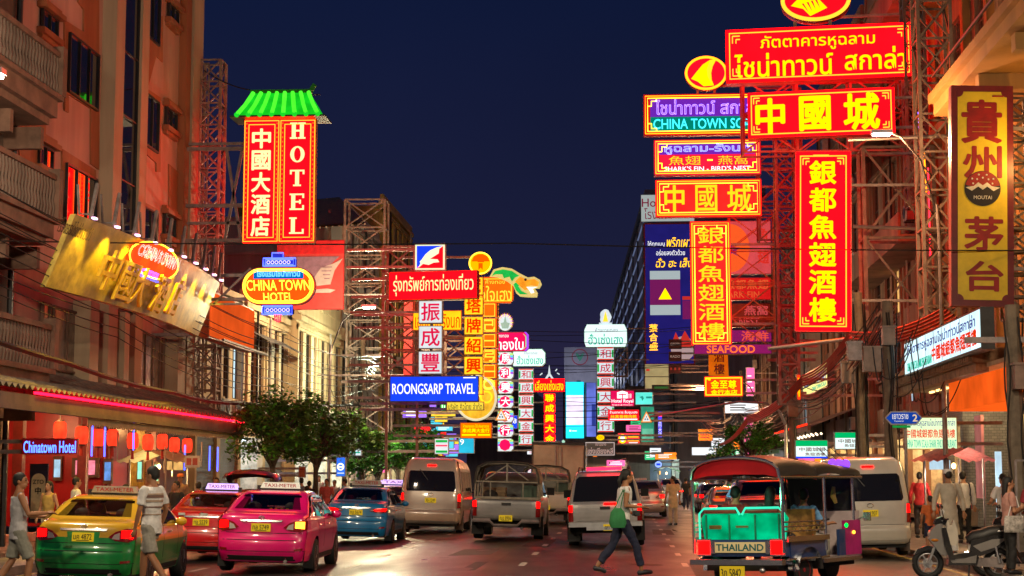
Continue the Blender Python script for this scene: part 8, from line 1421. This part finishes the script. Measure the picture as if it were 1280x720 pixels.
solo('mobile_phone', MB().box((0, 0, 0), (.075, .012, .15), Matrix.Rotation(.5, 3, 'Y')), M('pale phone back', (.4, .36, .34), .3), 'pale phone held by the woman in the pink top', 'phone', near(wp, (.02, .39, 1.24)))
p = near(wp, (.22, .02, .90)); mb = MB(); loft(mb, [(V((0, 0, -.15)), .19, .05), (V((0, 0, -.12)), .20, .065), (V((0, 0, .10)), .185, .05), (V((0, 0, .14)), .17, .03)], 16); t = thing('handbag', 'silver white quilted handbag on the arm of the woman in pink', 'bag', p, radians(4)); part('sack', mb, M('silver quilted leather', (.52, .47, .42), .3, .3, .3, 14, .5), t, 60); part('strap', MB().tube([(-.12, 0, .12), (-.06, .02, .30), (.02, .04, .48)], .009, 5).tube([(.12, 0, .12), (.08, .02, .30), (.04, .04, .48)], .009, 5), m_wcot, t)
mm = person('man in a maroon shirt, white cap and apron at the right picture edge', 7.15, 30.2, 40, 1.80, dict(el_r=(.25, .06, 1.13), wr_r=(.18, .26, 1.06), el_l=(-.25, .06, 1.13), wr_l=(-.16, .27, 1.02)), m_skin, m_maroon, 'short', m_blackc, 'short', hat=('cap', m_wcot), z=road_z(7.15) + SW, hem=.72)
part('apron_tie', MB().tube([(.16, -.08, 1.0), (0, -.135, 1.0), (-.16, -.08, 1.0)], .01, 5).tube([(.0, -.135, 1.0), (.04, -.15, .82)], .01, 5).tube([(.0, -.135, 1.0), (-.04, -.15, .86)], .01, 5), m_wcot, mm)
person('cook in a plain white shirt behind the woman with the phone', 8.45, 38.5, 30, 1.80, dict(el_r=(.26, .10, 1.15), wr_r=(.12, .30, 1.1), el_l=(-.26, .1, 1.15), wr_l=(-.12, .3, 1.1)), None, m_wcot, 'short', m_blackc, 'long', vox=.014, z=road_z(8.4) + SW)
# three wheeler's driver and passengers (seated)
seatp = dict(knee_r=(.14, .42, .94), knee_l=(-.14, .42, .94), ank_r=(.14, .46, .52), ank_l=(-.14, .46, .52))
def seated(label, loc, rz, **k):
    o = person(label, 0, 0, rz, 1.70, dict(seatp, **k.pop('L', {})), **k); o.location = loc; return o
def tukp(x, y, z): return tuk.location + Matrix.Rotation(tuk.rotation_euler.z, 3, 'Z') @ V((x, y * 1.2, z))
TZ = tuk.rotation_euler.z * 180 / pi
seated('driver in a blue shirt seated in the three wheeler', tukp(.08, 1.66, -.18), TZ - 8, L=dict(el_r=(.26, .14, 1.14), wr_r=(.26, .40, 1.16), el_l=(-.26, .14, 1.14), wr_l=(-.24, .40, 1.16)), skin=m_skin2, shirt=m_bluec, trousers=m_khaki, vox=.013, head=20)
for x, mt, lab, hr_ in ((-.36, C('dark red shirt', (.25, .02, .02)), 'passenger in a dark red shirt on the left of the green bench', 'short'), (.26, C('dark grey shirt', (.06, .05, .05)), 'passenger in a dark shirt on the right of the green bench', 'long')): seated(lab, tukp(x, .40, -.14), TZ, L=dict(wr_r=(.16, .3, .98), wr_l=(-.16, .3, .98)), skin=m_skin2, shirt=mt, trousers=m_blackc, vox=.015, hair=hr_)
# pedestrians on the left sidewalk and far right; simple copies for those a few pixels high
lowz = lambda X, Y: road_z(X, Y) + SW
def ped(label, px, Y, shirt, tr, rz, hair='short', h=1.7, sleeve='short', X=None, L=None, hat=None, female=False, z=None):
    X = (px - 781) / 2100 * Y if X is None else X; return person(label, X, Y, rz, h, L, m_skin if len(label) % 2 else m_skin2, shirt, sleeve, tr, 'long', hair=hair, vox=.018, z=(road_z(X, Y) + (SW if X < KL + shift(Y) or X > KR + shift(Y) else 0)) if z is None else z, female=female, hat=hat)
ped('woman with dark hair and bare shoulders by the standing board', 53, 36.5, C('yellow patterned dress', (.5, .32, .08)), m_beigec, 160, 'long', 1.62, 'tank', female=True)
ped('man in a white shirt behind the green and yellow taxi', 88, 38.0, m_wcot, m_navyc, -60, h=1.70); ped('woman with tied hair behind the green and yellow taxi roof', 152, 38.5, C('dark patterned blouse', (.08, .04, .06)), m_blackc, 100, 'bun', 1.66, female=True)
ped('man in a black shirt standing near the golden shop', 217, 41.5, m_blackc, m_navyc, 150, h=1.72); ped('person in a dark jacket behind the red taxi sign', 245, 45, C('dark jacket', (.04, .035, .05)), m_blackc, 20, h=1.7); ped('person with an orange cap near the golden shop', 222, 47, C('brown shirt', (.2, .1, .06)), m_blackc, 170, h=1.78, hat=('cap', m_orc))
ped('person in a pale top behind the pink taxi roof', 268, 47.5, m_pinkc2, m_blackc, 190, 'long', 1.66, female=True); ped('man in a salmon shirt by the tree trunks', 408, 60, C('salmon shirt', (.6, .12, .10)), m_navyc, 170, h=1.74)
lab = ('person in a dark top near the white lit shops', 'man in a grey shirt near the white lit shops', 'person in blue by the blue shop panel', 'woman in white near the white lit shops', 'man in black between the street trees')
for k, (px, Y, mt) in enumerate(((386, 61, m_blackc), (418, 66, m_grey), (431, 64, m_bluec), (398, 69, m_wcot), (376, 58, m_blackc))): ped(lab[k], px, Y, mt, m_navyc, (30, 170, 90, 200, 10)[k], ('short', 'short', 'short', 'long', 'short')[k], 1.68 + .03 * k, female=k == 3)
pc = [person('pedestrian in %s among the far market crowd' % nm, (px - 781) / 2100 * Y, Y, rz, 1.68, None, m_skin2, mt, 'short', m_navyc, 'long', vox=.03, z=road_z(3, Y), group='far market crowd in ' + nm) for nm, mt, px, Y, rz in (('black', m_blackc, 856, 92, 0), ('green', C('green shirt', (.03, .3, .08)), 866, 96, 180), ('white', m_wcot, 874, 100, 30), ('red', m_redcot, 884, 94, 200))]
rr = random.Random(11)
for k in range(22):
    s_ = pc[k % 4]; o = copy_tree(s_); Y = rr.uniform(84, 120); L_ = k % 3 == 0; X = (rr.uniform(-13.8, -12) if L_ else rr.uniform(4.2, 8.5)) + shift(Y); o.location = (X, Y, road_z(X, Y) + (SW if X < KL + shift(Y) or X > KR + shift(Y) else 0)); o.rotation_euler.z = rr.uniform(0, 6.28)
    if L_: o['label'] = s_['label'].replace('far market crowd', 'far left sidewalk crowd'); o['group'] = s_['group'].replace('far market crowd', 'far left crowd')
pk = person('person in a red shirt beside the pale pickup', -3.98, 57.2, 0, 1.62, None, m_skin2, m_redcot, 'short', m_navyc, 'long', vox=.018)
# ================= street stalls and small clutter =================
def stall(label, X, Y, rz, top, goods, w=2.2, light=(1, .85, .6), lw=45, glow=None, group=None):
    z = road_z(X, Y) + (SW if (X < KL + shift(Y) or X > KR + shift(Y)) else 0); t = thing('food_stall', label, 'stall', (X, Y, z), radians(rz), group)
    part('counter', MB().bx(-w / 2, w / 2, -.35, .35, .45, .85).bx(-w / 2 - .05, w / 2 + .05, -.42, .42, .852, .89), m_alu, t)
    for sx in (-1, 1):
        for sy in (-1, 1): part('post', MB().bar((sx * w * .48, sy * .6, 0), (sx * w * .48, sy * .6, 2.25), .02), m_steel, t)
    mb = MB(); n = 8
    mb.add([(-w * .62 + w * 1.24 * i / n, y, 2.2 + (.35 if abs(y) < .1 else 0) - .05 * (i % 2)) for y in (-.95, 0, .95) for i in range(n + 1)], [(j * (n + 1) + i, j * (n + 1) + i + 1, (j + 1) * (n + 1) + i + 1, (j + 1) * (n + 1) + i) for j in range(2) for i in range(n)]); part('canopy', mb, top, t)
    part('menu_board', MB().bx(-w * .4, w * .4, -.5, -.46, 1.95, 2.2), glow or e_winc, t); rr = random.Random(int(X * 3 + Y)); g = MB()
    for i in range(12): g.cm = rr.randrange(3); g.ell((rr.uniform(-w * .45, w * .45), rr.uniform(-.3, .3), .95), (.1, .1, rr.uniform(.06, .16)), 8, 5)
    part('goods', g, goods, t); part('bulb', MB().ell((0, 0, 2.05), (.06, .06, .08), 8, 6), e_warm, t); pt_light('stall_light', (0, -.1, 1.85), lw, light, .08, t); return t
gd = [M('orange fruit', (.6, .2, .02)), M('red goods', (1, 1, 1)), M('white goods', (1, 1, 1))]
m_cyan_c = M('cyan canvas', (.08, .35, .42), .7, 0, .15)
stall('food stall under a pink striped umbrella top on the right sidewalk', 8.9, 46.5, -60, M('pink striped canvas', (.55, .14, .14), .7, 0, .2, 9), gd, 1.0, lw=70)
stall('stall with cyan canopy at the far right market', 5.0, 104, -90, m_cyan_c, gd, 3, (.7, .95, 1), 150, E('pink menu light', (1.2, .15, .4), 1.4)); stall('stall with blue canopy beside the far right market crowd', 4.6, 96, -90, m_can[3], gd, 3, (.8, .9, 1), 150, E('violet menu light', (.5, .2, 1.3), 1.4)); stall('stall with green canopy farthest along the right kerb', 3.0, 122, -90, m_can[1], gd, 3, (.9, 1, .8), 160, E('amber menu light', (1.2, .6, .1), 1.3))
stall('stall with red canopy under the last left tree', -12.9, 86, 90, m_can[0], gd, 3, (.9, 1, .75), 320, E('pink menu light', (1, 1, 1))); stall('stall with brown canopy beyond the last left tree', -13.4, 106, 90, m_can[2], gd, 3, (.8, 1, .6), 260)
stall('flower and fruit stall glowing yellow before the golden shop', -13.7, 49.0, 75, M('cream stall canvas', (.6, .5, .35), .8, 0, .1), [M('yellow garland', (1, 1, 1)), gd[0], gd[2]], 1.3, (1, .75, .3), 60, e_win)
# small lit shop boards that fill the far street sides
rr = random.Random(5); cols = [('cyan', E('small cyan board', (.1, .7, .9), 1.0)), ('pink', E('small pink board', (1.1, .15, .45), 1.0)), ('yellow', E('small yellow board', (1.2, .75, .05), 1.0)), ('green', E('small green board', (.05, .7, .25), .9)), ('violet', E('small violet board', (.45, .2, 1.2), 1.0)), ('white', E('small white board', (.9, .95, 1), 1.0)), ('red', E('small red board', (1.3, .02, .03), 1.2)), ('orange', E('small orange board', (1.3, .3, .02), 1.0))]
for k in range(64):
    nm, mt = cols[k % 8]; L_ = k % 2 == 0; Y = rr.uniform(92, 190) if L_ else rr.uniform(86, 230); X = (rr.uniform(-13.6, -11.5) if L_ else rr.uniform(6.2, 10.2)) + shift(Y); z = rr.uniform(2.4, 7.0) if k < 46 else rr.uniform(2.2, 4.2); w, h = rr.choice(((1.6, .6), (.5, 1.6), (1.1, .9), (2.0, .7)))
    t = thing('shop_board', 'small %s lit board hung over the far %s sidewalk' % (nm, 'left' if L_ else 'right'), 'sign', (X, Y, z), 0, 'small %s boards over the far %s sidewalk' % (nm, 'left' if L_ else 'right')); part('board', MB().bx(-w / 2, w / 2, 0, .15, -h / 2, h / 2), m_greyframe, t); part('face_panel', MB().bx(-w / 2 + .04, w / 2 - .04, -.012, .002, -h / 2 + .04, h / 2 - .04), mt, t); part('bracket', MB().bar((0, .2, h * .3), ((-1.5 if L_ else 1.5), .2, h * .3), .025), m_steel, t)
    mb = MB()
    for j in range(3): mb.bx(-w * .34, w * .34 * rr.uniform(.2, 1), -.025, -.012, h * (.2 - .2 * j) - .03, h * (.2 - .2 * j) + .03)
    part('mark_stripes', mb, (e_white2, m_dark, e_crim)[k % 3], t)
# shop signs and lit openings seen under the trees
sign('blue_shop_panel', 'tall blue lit shop panel with a white round mark behind the trees', (420, 571, 432, 596), 68, E('sky blue shop panel', (.03, .16, .8), 1.1), m_greyframe, [('ring', '', .2, .35, .8, .65, e_white2, {'r': .03}), ('r', '', .25, .47, .75, .54, e_white2), ('r', '', .15, .8, .85, .83, e_white2)], th=.2, sup=-14.5)
sign('orange_notice', 'small dull orange notice on the shop wall behind the trees', (373, 583, 382, 597), 66, M('dull orange board', (.5, .16, .06), .6), m_greyframe, [('r', '', .15, .2, .85, .3, m_redframe)], th=.1, sup=-14.5)
sign('white_shop_sign', 'long white lit shop strip behind the second street tree', (436, 561, 452, 570), 72, e_white, m_greyframe, [('r', '', .1, .4, .9, .6, e_mint)], th=.2, sup=-14.5)
t = thing('food_photo_board', 'white board with food photographs hanging beside the golden shop', 'sign', P(240, 577, 48)); part('board', MB().bx(-.22, .22, 0, .03, -.17, .17), M('lamp lit board', (.6, .5, .4), .5), t); part('photograph', MB().bx(-.16, -.02, -.01, -.001, -.1, .1).bx(.02, .16, -.01, -.001, -.1, .1), M('red food print', (.5, .08, .04), .5), t)
t = thing('barrier_frame', 'plain dark steel frame standing behind the woman in pink', 'frame', (8.05, 33.5, road_z(8) + SW)); part('frame', MB().bar((-.45, 0, 0), (-.45, 0, 2.05), .02).bar((.45, 0, 0), (.45, 0, 2.05), .02).bar((-.45, 0, 2.05), (.45, 0, 2.05), .02).bar((-.45, 0, .9), (.45, 0, .9), .02), m_steel, t)
